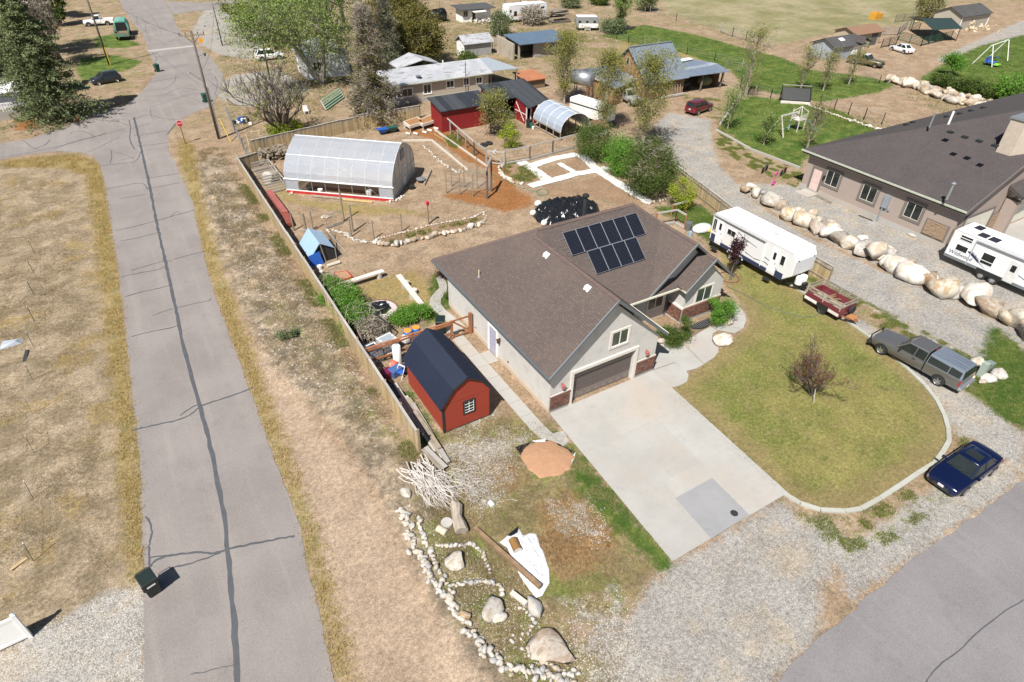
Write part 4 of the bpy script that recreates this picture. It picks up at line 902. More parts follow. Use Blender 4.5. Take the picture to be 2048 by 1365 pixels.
# ---------- vehicles ----------
def wheel_mesh(r, w, rimc='alloy', spokes=6):
    ty=MB(); ty.M=Matrix.Rotation(math.pi/2,4,'X'); prof=[(r*.62,-w/2),(r*.9,-w/2),(r,-w*.32),(r,w*.32),(r*.9,w/2),(r*.62,w/2)]
    ty.lathe(prof,18,cap=False)
    rm=MB(); rm.M=Matrix.Rotation(math.pi/2,4,'X'); rm.lathe([(.02,-w*.42),(r*.2,-w*.44),(r*.22,-w*.40),(r*.55,-w*.34),(r*.64,-w*.52),(r*.64,w*.52),(r*.55,w*.34),(r*.22,w*.40),(r*.2,w*.44),(.02,w*.42)],18)
    for sd in(-1,1):
        for k in range(spokes):
            a=2*math.pi*k/spokes; rm.bar((r*.1*math.cos(a),r*.1*math.sin(a),sd*w*.43),(r*.58*math.cos(a),r*.58*math.sin(a),sd*w*.46),r*.16,w*.06)
    a=ty.mesh('tyre'); a.materials.append(M['rubber']); b=rm.mesh('rim',False); b.materials.append(M[rimc]); 
    dk=MB(); dk.M=Matrix.Rotation(math.pi/2,4,'X'); dk.cyl((0,0),r*.56,-w*.36,w*.36,14); c=dk.mesh('brake_disc'); c.materials.append(M['dark_steel'])
    return a,b,c
WM={}
def wheels(t, pos, r, w, rimc='alloy', spokes=6):
    k=(r,w,rimc,spokes)
    if k not in WM: WM[k]=wheel_mesh(r,w,rimc,spokes)
    for x,y in pos:
        o=inst('wheel',WM[k][0],t,(x,y,r)); inst('rim',WM[k][1],o,(0,0,0)); inst('brake_disc',WM[k][2],o,(0,0,0))
def sect(hw,zb,zt,crown=.03):
    """half section of a car body, lower sill to centre line"""
    return [(hw*.90,zb),(hw*.985,zb+.10),(hw,zb+(zt-zb)*.5),(hw*.985,zt-.10),(hw*.93,zt-.02),(hw*.6,zt+crown*.7),(0,zt+crown)]
def loft_body(secs):
    """secs: list of (x, hw, zb, zt)"""
    mb=MB(); prev=None
    for x,hw,zb,zt in secs:
        h=sect(hw,zb,zt); ring=[mb.pt((x,y,z)) for y,z in h]+[mb.pt((x,-y,z)) for y,z in h[:-1][::-1]]
        n=len(ring)
        if prev:
            for k in range(n): mb.face([prev[k],ring[k],ring[(k+1)%n],prev[(k+1)%n]])
        else: mb.face(ring)
        prev=ring
    mb.face(prev[::-1]); return mb
def smooth_obj(o, ang=35):
    me=o.data; me.polygons.foreach_set('use_smooth',[True]*len(me.polygons))
    try: me.set_sharp_from_angle(angle=R(ang))
    except Exception: pass
    return o
def bev(o,w=.03,seg=2):
    m=o.modifiers.new('b','BEVEL'); m.width=w; m.segments=seg; m.limit_method='ANGLE'; m.angle_limit=R(25); return o
def car(label, cat, loc, rz, pm, L, W, prof, cab, wr=.33, ww=.22, wb=(1.35,-1.35), name='parked_car', rim='alloy', group=None, spokes=6, detail=True, glassm=None, roofm=None, lights=True, spoiler=False):
    """prof: (x, zbottom, ztop, width factor); cab: (xb0,xr0,xr1,xb1,zb,zr,hwb,hwr) front first"""
    t=thing(name,label,cat,loc,rz,group); hw=W/2
    body=smooth_obj(obj('body',loft_body([(x,hw*f,zb,zt) for x,zb,zt,f in prof]),pm,t),40)
    xb0,xr0,xr1,xb1,zb,zr,hb,hr=cab; g=glassm or M['glass']
    xm=(xr0+xr1)/2
    mb=MB(); 
    B=[(xb0,hb*.86),(xb0-.18,hb),(xb1+.15,hb),(xb1,hb*.88)]; T=[(xr0,hr*.88),(xr0-.12,hr),(xr1+.1,hr),(xr1,hr*.9)]
    bot=[(x,y,zb-.03) for x,y in B]+[(x,-y,zb-.03) for x,y in B[::-1]]; top=[(x,y,zr-.03) for x,y in T]+[(x,-y,zr-.03) for x,y in T[::-1]]
    mb.hexa(bot[::-1],top[::-1]); obj('windows',mb,g,t)
    mb=MB(); rt=[(xr0+.05,hr*.86,zr-.04),(xr0-.14,hr*1.01,zr-.03),(xr1+.12,hr*1.01,zr-.03),(xr1-.06,hr*.86,zr-.04)]
    pts=[rt[0],rt[1],rt[2],rt[3]]; lo=[Vector(q) for q in pts]+[Vector((q[0],-q[1],q[2])) for q in pts[::-1]]
    up=[Vector((q.x*.99+xm*.01,q.y*.93,zr+.0)) for q in lo]; ce=[Vector((q.x*.9+xm*.1,q.y*.55,zr+.035)) for q in lo]
    n=len(lo); ii=[[mb.pt(q) for q in ring] for ring in(lo,up,ce)]
    mb.face(ii[0]); 
    for a,b in((0,1),(1,2)):
        for k in range(n): mb.face([ii[a][k],ii[b][k],ii[b][(k+1)%n],ii[a][(k+1)%n]])
    mb.face(ii[2][::-1]); smooth_obj(obj('roof',mb,roofm or pm,t),50)
    mb=MB()
    for s in(1,-1):
        mb.bar((xb0,s*hb*.87,zb),(xr0,s*hr*.88,zr-.03),.07,.05); mb.bar((xb1,s*hb*.89,zb),(xr1,s*hr*.9,zr-.03),.16,.06)
        for fx in (.5,):
            xb=xb1+(xb0-xb1)*.52; xr=xr1+(xr0-xr1)*.50; mb.bar((xb,s*(hb+.004),zb),(xr,s*(hr+.004),zr-.03),.07,.03)
        mb.bar((xb0-.1,s*(hb+.004),zb),(xb1+.1,s*(hb+.004),zb),.03,.05)
    obj('pillar',mb,pm,t); tag(t.children[-1] if False else [c for c in bpy.data.objects if c.parent==t and c.name.startswith('pillar')][-1],kind='stuff')
    wheels(t,[(x,s*(hw-ww*.42)) for x in wb for s in(1,-1)],wr,ww,rim,spokes)
    mb=MB()
    for x in wb:
        for s in(1,-1):
            a=[(x+(wr+.07)*math.cos(q),s*(hw+.006),wr+(wr+.07)*math.sin(q)) for q in [math.pi*i/8 for i in range(9)]]
            mb.hexa([(p[0],s*(hw-.25),p[2]) for p in a][::1],[(p[0],s*(hw+.003),p[2]) for p in a])
    obj('wheel_arch',mb,M['black'],t); [c for c in kids(t) if c.name.startswith('wheel_arch')][0]['kind']='stuff'
    f=prof[0]; r_=prof[-1]; xf=f[0]; xr_=r_[0]
    lamp=mt('headlamp_lens',(.22,.24,.27),.1,.3); tail=mt('tail_lamp_red',(.35,.02,.015),.2)
    for s in(1,-1):
        obj('headlight',MB().hexa([(xf-.12,s*hw*.66-.16,f[2]-.12),(xf-.02,s*hw*.66-.16,f[2]-.12),(xf-.10,s*hw*.66+.16,f[2]-.12),(xf-.3,s*hw*.66+.16,f[2]-.12)],[(xf-.16,s*hw*.66-.16,f[2]+.025),(xf-.06,s*hw*.66-.16,f[2]+.01),(xf-.14,s*hw*.66+.16,f[2]+.01),(xf-.36,s*hw*.66+.16,f[2]+.03)]),lamp,t)
        obj('tail_light',MB().box(xr_-.012,s*hw*.84-.12,r_[2]-.30,xr_+.08,s*hw*.84+.08,r_[2]-.08),tail,t)
        obj('side_mirror',MB().cbox((xb0-.28,s*(hb+.13),zb+.02),(.1,.2,.13)),pm,t)
        if detail:
            for fx in(.38,.78):
                x=xb0+(xb1-xb0)*fx; obj('door_handle',MB().box(x-.09,s*hw-.02,zb-.17,x+.09,s*(hw)+.03 if s>0 else s*hw-.03,zb-.14),M['dark_steel'],t)
    obj('grille',MB().box(xf-.03,-hw*.42,f[2]-.20,xf+.02,hw*.42,f[2]-.04),M['dark_steel'],t)
    pl=mt('licence_plate',(.62,.60,.60),.5); obj('license_plate',MB().box(xf+.012,-.15,f[1]+.14,xf+.035,.15,f[1]+.28),pl,t); obj('license_plate',MB().box(xr_-.03,-.15,r_[2]-.28,xr_-.008,.15,r_[2]-.14),pl,t)
    return t
paint_blue=paint('deep_blue_paint',(.004,.009,.045),.3,.2); paint_pewter=paint('pewter_paint',(.17,.165,.16),.5,.32); paint_maroon=paint('maroon_paint',(.14,.012,.018),.2,.3)
paint_white=paint('white_car_paint',(.78,.79,.79),0,.25); paint_char=paint('charcoal_paint',(.035,.042,.055),.4,.3); paint_olive=paint('gold_olive_paint',(.14,.115,.05),.3,.45)
SED=[(2.29,.30,.56,.62),(2.24,.24,.64,.80),(2.12,.2,.70,.91),(1.85,.2,.76,.97),(1.5,.2,.81,1),(.95,.2,.88,1),(0,.2,.90,1),(-1.2,.2,.92,1),(-1.75,.22,.95,.98),(-2.05,.26,.94,.93),(-2.2,.3,.90,.84),(-2.28,.38,.80,.70)]
SEDC=(1.0,.28,-.92,-1.62,.88,1.42,.80,.60)
# blue sedan, bottom right: faces -x
t=car('deep blue sedan parked beside the lawn curb at the road edge','car',(33.75,7.0,0),R(180),paint_blue,4.6,1.82,SED,SEDC,.33,.22,(1.38,-1.37),rim='alloy',spokes=10)
s_=obj('sunroof',MB().box(-.55,-.38,1.452,.05,.38,1.462),M['glass'],t); obj('wiper',MB().bar((.95,.1,.93),(.72,.6,1.05),.03,.02),M['black'],t); obj('wiper',MB().bar((.95,-.5,.93),(.78,.05,1.03),.03,.02),M['black'],t)
obj('lower_grille',MB().box(2.2,-.45,.3,2.30,.45,.42),M['dark_steel'],t)
# maroon suv
SUV=[(2.2,.38,.80,.86),(2.1,.34,.92,.95),(1.5,.34,.98,.99),(.9,.34,1.02,1),(-1,.34,1.04,1),(-2.1,.34,1.04,.98),(-2.2,.40,1.0,.95)]
car('maroon boxy four door utility vehicle parked before the old wooden barn','car',tuple(((P(1380,232)+P(1425,222))/2+Vector((.0,.6,0))).xy)+(0,),yaw_of(P(1377,228),P(1425,212)),paint_maroon,4.4,1.75,SUV,(.95,.35,-1.95,-2.12,1.02,1.66,.80,.68),.36,.24,(1.35,-1.3),spokes=8)
car('dark charcoal hatchback parked on the gravel beside the big spruce','car',tuple(((P(190,172)+P(238,164))/2+Vector((0,.6,0))).xy)+(0,),yaw_of(P(238,164),P(190,172)),paint_char,4.0,1.7,SED and [(1.95,.28,.66,.84),(1.8,.22,.78,.94),(1.2,.2,.9,1),(0,.2,.95,1),(-1.5,.22,.98,1),(-1.95,.3,.95,.93)],(1.0,.3,-1.55,-1.85,.92,1.5,.76,.6),.32,.2,(1.25,-1.2))
car('white crossover parked on the dirt lot beneath the big cottonwood','car',tuple(((P(517,123)+P(566,118))/2+Vector((0,.6,0))).xy)+(0,),yaw_of(P(517,123),P(566,118)),paint_white,4.5,1.8,[(2.2,.3,.74,.84),(2.0,.25,.86,.95),(1.4,.25,.96,1),(0,.25,1.0,1),(-1.8,.28,1.03,1),(-2.2,.35,1.0,.93)],(1.1,.4,-1.7,-2.1,.98,1.62,.78,.62),.35,.22,(1.35,-1.35))
car('white sedan parked by the green corral panels','car',tuple(((P(1786,102)+P(1828,109))/2+Vector((0,.5,0))).xy)+(0,),yaw_of(P(1826,111),P(1782,98)),paint_white,4.7,1.85,SED,SEDC,.34,.22,(1.4,-1.4))
# pickups
def pickup(label, loc, rz, pm, cabx, L=5.5, W=1.9, topper=None, name='pickup_truck', bedload=None, glassm=None, rim='alloy', roofm=None):
    """nose at +x"""
    hw=W/2; t=thing(name,label,'pickup truck',loc,rz)
    xf=L/2; xr=-L/2; hood=cabx[0]; cb=cabx[1]
    secs=[(xf,hw*.92,.45,.92),(xf-.12,hw*.98,.40,1.0),(hood,hw,.38,1.10),(cb,hw,.38,1.12)]
    smooth_obj(obj('body',loft_body(secs),pm,t),40)
    g=glassm or M['glass']; hb=hw*.93; hr=hw*.78; zr=1.78; zb=1.08
    mb=MB(); B=[(hood-.02,hb),(cb+.02,hb)]; T=[(hood-.62,hr),(cb+.06,hr)]
    mb.hexa([(B[0][0],-hb,zb),(B[1][0],-hb,zb),(B[1][0],hb,zb),(B[0][0],hb,zb)],[(T[0][0],-hr,zr-.04),(T[1][0],-hr,zr-.04),(T[1][0],hr,zr-.04),(T[0][0],hr,zr-.04)]); obj('windows',mb,g,t)
    bev(obj('roof',MB().hexa([(T[0][0]+.05,-hr-.02,zr-.06),(T[1][0]-.03,-hr-.02,zr-.06),(T[1][0]-.03,hr+.02,zr-.06),(T[0][0]+.05,hr+.02,zr-.06)],[(T[0][0]-.08,-hr+.08,zr+.02),(T[1][0]+.03,-hr+.08,zr+.02),(T[1][0]+.03,hr-.08,zr+.02),(T[0][0]-.08,hr-.08,zr+.02)]),roofm or pm,t),.03)
    mb=MB()
    for s in(1,-1):
        mb.bar((hood-.02,s*hb,zb),(T[0][0],s*hr,zr-.04),.08,.07)
        xs=[cb+.04]+([ (hood+cb)/2-.25 ] if hood-cb>1.9 else [])
        for x in xs: mb.bar((x,s*(hb+.004),zb),(x,s*(hr+.004),zr-.04),.14,.06)
        mb.bar((hood-.1,s*(hb),zb+.02),(cb,s*hb,zb+.02),.05,.08)
    tag(obj('pillar',mb,pm,t),kind='stuff')
    x1=cb-.06; mb=MB(); mb.box(xr,-hw,.42,x1,-hw+.07,1.14).box(xr,hw-.07,.42,x1,hw,1.14).box(x1-.06,-hw+.07,.5,x1,hw-.07,1.14).box(xr+.06,-hw+.07,.5,x1-.06,hw-.07,.58)
    bev(obj('bed',mb,pm,t),.02,1); obj('tailgate',MB().box(xr-.01,-hw+.07,.52,xr+.05,hw-.07,1.13),pm,t)
    if topper:
        m_=MB(); m_.hexa([(xr,-hw,1.145),(x1,-hw,1.145),(x1,hw,1.145),(xr,hw,1.145)],[(xr+.12,-hr-.02,1.74),(x1-.02,-hr-.02,1.80),(x1-.02,hr+.02,1.80),(xr+.12,hr+.02,1.74)]); o=bev(obj('camper_shell',m_,topper,t),.05,3)
        for s in(1,-1):
            def sp(x,z): q=(z-1.145)/.63; return (x, s*((hw)*(1-q)+(hr+.02)*q+.006), z)
            for a,b in((x1-.08,x1-1.35),(x1-1.4,xr+.16)):
                q=[sp(a,1.22),sp(b,1.22),sp(b-(.0),1.62),sp(a,1.66)]; m_=MB(); m_.hexa(q,[(v[0],v[1]+s*.006,v[2]) for v in q]); obj('pane',m_,g,o)
        q=[(xr+.0,-hw+.12,1.2),(xr+.0,hw-.12,1.2),(xr+.09,hr-.08,1.66),(xr+.09,-hr+.08,1.66)]; m_=MB(); m_.hexa(q,[(v[0]-.03,v[1],v[2]) for v in q]); obj('pane',m_,g,o)
    wx=(xf-.85, xr+1.15); wheels(t,[(x,s*(hw-.10)) for x in wx for s in(1,-1)],.38,.26,rim,5)
    mb=MB()
    for x in wx:
        for s in(1,-1):
            a=[(x+.47*math.cos(q),s,.38+.47*math.sin(q)) for q in [math.pi*i/8 for i in range(9)]]
            mb.hexa([(p[0],s*(hw-.3),p[2]) for p in a],[(p[0],s*(hw+.012),p[2]) for p in a])
    tag(obj('wheel_arch',mb,M['black'],t),kind='stuff')
    for s in(1,-1):
        obj('headlight',MB().box(xf-.08,s*hw*.80-.16,.78,xf+.02,s*hw*.80+.14,.95),mt('headlamp_lens',(.55,.57,.6),.1,.3),t)
        obj('tail_light',MB().box(xr-.015,s*(hw-.07)-.07,.74,xr+.06,s*(hw-.07)+.075,1.10),mt('tail_lamp_red',(.35,.02,.015),.2),t)
        obj('side_mirror',MB().cbox((hood-.38,s*(hb+.14),zb+.06),(.1,.22,.18)),M['black'],t)
        obj('door_handle',MB().box(cb+.55,s*hw-.02 if s>0 else s*hw-.02,.96,cb+.75,s*hw+.02,1.0),M['black'],t)
    obj('grille',MB().box(xf-.02,-hw*.5,.66,xf+.03,hw*.5,.90),M['dark_steel'],t); obj('bumper',MB().box(xf-.05,-hw,.42,xf+.14,hw,.62),M['dark_steel'],t)
    bp=bev(obj('bumper',MB().box(xr-.22,-hw+.05,.40,xr,hw-.05,.60),M['steel'],t),.02,1); obj('license_plate',MB().box(xr-.235,-.15,.42,xr-.22,.15,.56),mt('licence_plate',(.62,.60,.60),.5),t)
    return t
t=pickup('pewter extended cab pickup with grey camper shell parked along the lawn curb',(40.8,13.95,0),R(93),paint_pewter,(1.35,-.62),5.9,1.95,topper=paint('shell_paint',(.25,.29,.35),.5,.3))
obj('wiper',MB().bar((1.36,.1,1.15),(1.0,.7,1.25),.03,.02),M['black'],t); obj('brake_light',MB().box(-.70,-.15,1.79,-.66,.15,1.82),mt('tail_lamp_red',(.35,.02,.015),.2),t)
obj('brush_guard',MB().bar((3.1,-.7,.5),(3.1,-.7,1.0),.06).bar((3.1,.7,.5),(3.1,.7,1.0),.06).bar((3.1,-.8,.98),(3.1,.8,.98),.06).bar((3.1,-.8,.62),(3.1,.8,.62),.06),M['black'],t)
mb=MB(); [mb.box(-2.7+0,y,1.80,-.75,y+.03,1.825) for y in(-.45,-.2,.2,.45)]; obj('shell_rib',mb,mt('shell_rib_paint',(.30,.34,.40),.3,.5),t)['kind']='stuff'
t=pickup('white pickup with open bed parked left of the green canvas truck',tuple(((P(178,54)+P(222,50))/2+Vector((0,.6,0))).xy)+(0,),yaw_of(P(222,50),P(175,53)),paint_white,(1.1,-.4),5.2,1.8)
t=pickup('gold and green older pickup with white cab roof beside the blue-grey shed',tuple(((P(1700,125)+P(1765,138))/2+Vector((0,.3,0))).xy)+(0,),yaw_of(P(1700,122),P(1768,135)),paint_olive,(.9,-.5),5.6,1.95,roofm=paint_white,rim='chrome')
t=pickup('pale old pickup parked under the tin lean-to beside the barn',tuple(P(1256,204).xy)+(0,),R(262),paint('faded_paint',(.30,.31,.30),0,.6),(.9,-.4),5.0,1.8)
# green truck with canvas cover and empty rusty bed, left
a=P(240,88); b=P(256,62)
t=thing('canvas_truck','old green truck with turquoise canvas cover and rusty flat bed on the weedy verge','truck',(a+b)/2,yaw_of(P(252,62),P(250,88)))
gp=mt('faded_green_paint',(.12,.22,.17),.6,dirt=(.2,.1,.05)); cv=mt('turquoise_canvas',(.12,.33,.27),.75,var=.1,bump=.02,bsc=4)
L=7.0; obj('bed',MB().box(-.2,-1.15,.7,3.4,1.15,.85).box(-.2,-1.15,.85,3.4,-1.08,1.3).box(-.2,1.08,.85,3.4,1.15,1.3).box(3.33,-1.08,.85,3.4,1.08,1.3),gp,t)
obj('bed_floor',MB().box(-.1,-1.05,.86,3.3,1.05,.9),mt('rust',(.22,.10,.05),.9,var=.3),t)
mb=MB(); 
for x in(-.2,1.0,2.2,3.36):
    for y in(-1.11,1.11): mb.bar((x,y,.85),(x,y,1.7),.06)
for y in(-1.11,1.11): mb.bar((-.2,y,1.7),(3.36,y,1.7),.06)
tag(obj('stake_rack',mb,gp,t),kind='stuff')
pr_=[(-1.15+0,.9),(-1.2,1.9),(-.8,2.5),(0,2.65),(.8,2.5),(1.2,1.9),(1.15,.9)]
mb=MB(); i=[mb.pt((-4.2,y,z)) for y,z in pr_]; j=[mb.pt((-.4,y,z)) for y,z in pr_]; mb.face(i[::-1]); mb.face(j)
for k in range(6): mb.face([i[k],i[k+1],j[k+1],j[k]])
mb.face([i[6],i[0],j[0],j[6]]); obj('canvas_cover',mb,cv,t); obj('opening',MB().hexa([(-.42,-.95,1.0),(-.38,-.95,1.0),(-.38,.95,1.0),(-.42,.95,1.0)],[(-.42,-.8,2.35),(-.38,-.8,2.35),(-.38,.8,2.35),(-.42,.8,2.35)]),M['black'],t)
wheels(t,[(x,y) for x in(-3.2,1.9) for y in(-1,1)],.45,.28,'dark_steel',5)

# travel trailers: nose at +x, door side = +y
def trailer(label, name, loc, rz, L, W, H, zb, nose=.9, tail=.15, rear_round=False, body=None, group=None, cat='travel trailer', roof=None):
    t=thing(name,label,cat,loc,rz,group); hw=W/2
    prof=[(-L/2,zb),(-L/2,H-tail),(-L/2+tail,H),(L/2-nose*.35,H),(L/2,H-.55),(L/2,zb+.75),(L/2-nose,zb)]
    o=bev(obj('body',MB().ext(prof,-hw,hw),body or M['rv_white'],t),.06,2)
    obj('roof',MB().box(-L/2+tail,-hw+.05,H-.005,L/2-nose*.4,hw-.05,H+.03),roof or M['rv_roof'],t)
    mb=MB(); 
    for y in(-hw,hw): mb.bar((-L/2+tail,y,H),(L/2-nose*.35,y,H),.05,.05)
    obj('roof_rail',mb,M['white'],t)['kind']='stuff'
    return t,hw
def side_panel(name,t,x0,z0,x1,z1,y,m,th=.02,par=None):
    s=1 if y>0 else -1
    return obj(name,MB().box(x0,min(y,y+s*th),z0,x1,max(y,y+s*th),z1),m,par or t)
def rv_window(t,x0,z0,x1,z1,y,n=1,fr=None):
    w_=side_panel('window',t,x0-.05,z0-.05,x1+.05,z1+.05,y,fr or M['white'],.02); d=(x1-x0)/n
    for k in range(n): side_panel('pane',t,x0+k*d+.015,z0,x0+(k+1)*d-.015,z1,y+(.02 if y>0 else -.02),M['glass'],.012,w_)
navy=mt('navy_band',(.03,.04,.09),.4); gry=mt('grey_skirt',(.16,.18,.19),.5)
# near trailer beside the lawn (nose towards the road, -y); side seen is -x  => rz=-90deg: +x->-y, +y->+x ; seen side is local -y
t,hw=trailer('long white travel trailer with navy lower band beside the wooden fence','travel_trailer',(41.62,28.7,0),R(-90),8.5,2.45,3.35,.75)
y=-hw
side_panel('navy_band',t,-4.2,.76,-3.7,1.5,y,navy,.012); side_panel('navy_band',t,-3.0,.76,1.95,1.1,y,navy,.012); side_panel('navy_band',t,2.75,.76,3.5,1.35,y,navy,.012)
obj('rear_band',MB().box(-4.28,-1.2,.78,-4.25,1.2,1.7),navy,t)
for x0 in(-3.67,2.05):
    d=side_panel('door',t,x0,1.0,x0+.62,3.0,y,M['white'],.03); o=side_panel('pane',t,x0+.2,2.1,x0+.45,2.7,y-.03,M['glass'],.01,d); side_panel('handle',t,x0+.52,1.75,x0+.57,1.9,y-.03,M['dark_steel'],.02,d)
rv_window(t,-4.15,1.9,-3.8,2.85,y,2); rv_window(t,-2.55,2.15,-1.72,2.6,y,2); rv_window(t,2.95,2.0,3.33,2.75,y,1)
obj('awning_roll',MB().tube([(-4.2,y-.1,3.2),(1.35,y-.1,3.2)],.07,8),mt('awning_grey',(.35,.36,.38),.5),t); obj('awning_arm',MB().bar((1.3,y-.03,1.0),(1.3,y-.1,3.2),.05),M['white'],t); obj('awning_arm',MB().bar((-4.18,y-.03,1.0),(-4.18,y-.1,3.2),.05),M['white'],t)
def stripe(t,pts,y,w,m,name='stripe'):
    mb=MB()
    for a,b in zip(pts,pts[1:]): mb.hexa([(a[0],y,a[1]-w/2),(b[0],y,b[1]-w*.2),(b[0],y,b[1]+w*.2),(a[0],y,a[1]+w/2)],[(a[0],y-.008,a[1]-w/2),(b[0],y-.008,b[1]-w*.2),(b[0],y-.008,b[1]+w*.2),(a[0],y-.008,a[1]+w/2)])
    return obj(name,mb,m,t)
for p_ in([(-4.2,1.8),(-3.5,1.72),(-2.8,1.15)],[(-1.5,2.75),(-.9,2.5),(.6,2.3)],[(-.4,1.45),(.6,1.3),(1.6,1.5),(2.7,1.25)],[(1.5,1.9),(2.3,1.75),(3.1,1.25)],[(-4.2,1.95),(-3.3,1.85)]): stripe(t,p_,y,.07,navy)
wheels(t,[(x,s*1.1) for x in(-1.7,-.85) for s in(1,-1)],.34,.2,'chrome',8)
fz=[(-2.15,.62),(-2.0,.9),(-.55,.9),(-.4,.62)]; obj('fender',MB().ext(fz,y-.03,y+.02),M['white'],t); obj('wheel_well',MB().box(-2.05,y-.034,.5,-.5,y-.03,.84),M['black'],t)
obj('hitch',MB().bar((3.4,-.8,.6),(5.0,0,.5),.12).bar((3.4,.8,.6),(5.0,0,.5),.12),M['black'],t)
obj('propane_tank',MB().lathe([(.16,.6),(.3,.65),(.3,1.15),(.25,1.25),(.05,1.28)],10,(4.35,-.18,0)),M['white'],t); obj('propane_tank',MB().lathe([(.16,.6),(.3,.65),(.3,1.15),(.25,1.25),(.05,1.28)],10,(4.35,.3,0)),M['white'],t)
obj('battery_box',MB().box(4.62,-.2,.58,4.9,.25,.85),M['black'],t); obj('roof_vent',MB().box(-2.6,-.4,3.38,-1.5,.4,3.55),M['white'],t); obj('roof_vent',MB().box(.9,-.2,3.38,1.3,.2,3.46),mt('vent_grey',(.45,.46,.48),.5),t); obj('roof_vent',MB().box(2.2,-.2,3.38,2.6,.2,3.45),M['white'],t); obj('step',MB().box(-3.65,y-.4,.35,-3.05,y,.42),M['black'],t); obj('step',MB().box(2.05,y-.4,.35,2.65,y,.42),M['black'],t)
mk=mt('marker_black',(.03,.03,.03),.5)
for s in(-.9,.9): obj('marker_light',MB().box(4.24,s-.05,2.75,4.29,s+.05,2.83),mk,t)
# neighbour's trailer with lettering
t,hw=trailer('white travel trailer lettered with tree graphics parked beside the taupe house','travel_trailer',(57.38,16.1,0),R(-90),10.4,2.5,3.15,.68)
y=-hw
side_panel('skirt',t,-5.15,.69,4.2,.92,y,gry,.012)
rv_window(t,-4.55,2.52,-3.6,2.88,y,1,M['white']); rv_window(t,-4.55,1.58,-3.65,2.05,y); rv_window(t,-2.48,1.37,-1.55,2.25,y)
d=side_panel('door',t,-.42,.75,.28,2.5,y,mt('door_beige',(.62,.62,.60),.5),.03); side_panel('pane',t,-.28,1.65,.08,2.2,y-.03,M['glass'],.01,d); side_panel('window_bar',t,-4.6,2.66,-3.55,2.71,y-.032,M['white'],.01); side_panel('window_bar',t,-2.5,1.6,-1.53,1.65,y-.032,M['white'],.01)
rv_window(t,2.0,1.5,3.2,2.2,y)
obj('awning_roll',MB().tube([(-3.2,y-.1,2.95),(4.0,y-.1,2.95)],.08,8),mt('awning_grey',(.35,.36,.38),.5),t)
side_panel('slide_edge',t,-3.35,.72,-3.29,2.95,y-.01,mt('awning_grey',(.35,.36,.38),.5),.03)
def lettering(text, size, m, parent, loc, rot, name='lettering', ext=.004, italic=0):
    c=bpy.data.curves.new(name,'FONT'); c.body=text; c.size=size; c.extrude=ext; c.shear=italic
    o=bpy.data.objects.new(name+'_tmp',c); COL.objects.link(o); bpy.context.view_layer.update()
    me=bpy.data.meshes.new_from_object(o.evaluated_get(bpy.context.evaluated_depsgraph_get())); bpy.data.objects.remove(o); me.materials.clear(); me.materials.append(m)
    q=inst(name,me,parent,loc,rot); return q
lettering('Wildwood',.44,navy,t,(-4.95,y-.01,1.12),(math.pi/2,0,0),italic=.15)
mb=MB(); rn=random.Random(3)
for k in range(12):
    x=-3.5+k*.085; h=.34*math.sin(.35+k*.2)+rn.uniform(0,.1); z=1.75-k*.045; mb.poly([(x-.07,y-.012,z),(x+.07,y-.012,z),(x,y-.012,z+h)])
mb.hexa([(-3.6,y,1.75),(-1.9,y,1.0),(-1.9,y,1.02),(-3.6,y,1.82)],[(-3.6,y-.01,1.75),(-1.9,y-.01,1.0),(-1.9,y-.01,1.02),(-3.6,y-.01,1.82)])
obj('tree_graphic',mb,navy,t)
stripe(t,[(.4,1.6),(2.2,1.1),(3.8,.9)],y,.06,navy)
wheels(t,[(x,s*1.12) for x in(-1.95,-1.03) for s in(1,-1)],.37,.22,'chrome',6); obj('wheel_well',MB().box(-2.45,y-.02,.5,-.5,y-.012,.9),M['black'],t)
for a in((-4.5,.1,-3.9,1.0),(-3.65,-1.0,-2.95,-.1),(-2.8,-1.0,-2.1,-.1)): obj('roof_solar_panel',MB().box(a[0],a[1],3.18,a[2],a[3],3.22),mt('roof_panel_dark',(.02,.022,.04),.2),t)
bev(obj('air_conditioner',MB().box(-1.9,-.45,3.18,-.8,.35,3.45),M['white'],t),.08,2)
mb=MB()
for z in [1.0+.3*k for k in range(8)]: mb.bar((-5.26,.5,z),(-5.26,.9,z),.03)
mb.bar((-5.26,.5,.9),(-5.26,.5,3.3),.03).bar((-5.26,.9,.9),(-5.26,.9,3.3),.03); tag(obj('ladder',mb,M['steel'],t),kind='stuff')
# utility trailer made from a pickup bed
a,b=P(1630,610),P(1700,640)
t=thing('bed_trailer','maroon and white pickup bed trailer with timber rails behind the white travel trailer','utility trailer',(41.25,21.35,0),R(-91))
mm=paint('maroon_bed',(.15,.02,.035),0,.5)
mb=MB().box(-1.5,-.95,.5,1.5,-.88,1.15).box(-1.5,.88,.5,1.5,.95,1.15).box(-1.5,-.88,.5,-1.43,.88,1.15).box(1.43,-.88,.5,1.5,.88,1.15); obj('bed',mb,mm,t); obj('bed_floor',MB().box(-1.43,-.88,.52,1.43,.88,.6),M['wood'],t)
side_panel('white_band',t,-1.49,.55,1.49,.78,-.95,M['white_dirty'],.012)
for s in(-.92,.92):
    for z in(1.35,1.62): obj('rail',MB().bar((-1.55,s,z),(1.55,s,z),.04,.13),M['wood'],t)
for s in(-1.5,1.5):
    for z in(1.35,1.62): obj('rail',MB().bar((s,-.95,z),(s,.95,z),.04,.13),M['wood'],t)
for x in(-1.45,0,1.45):
    for y in(-.93,.93): obj('post',MB().bar((x,y,1.0),(x,y,1.7),.07),M['wood_gray'],t)
wheels(t,[(0.1,-.85),(0.1,.85)],.35,.22,'dark_steel',6); tag(obj('wheel_arch',MB().box(-.4,-.966,.45,.6,-.962,.85),M['black'],t),kind='stuff')
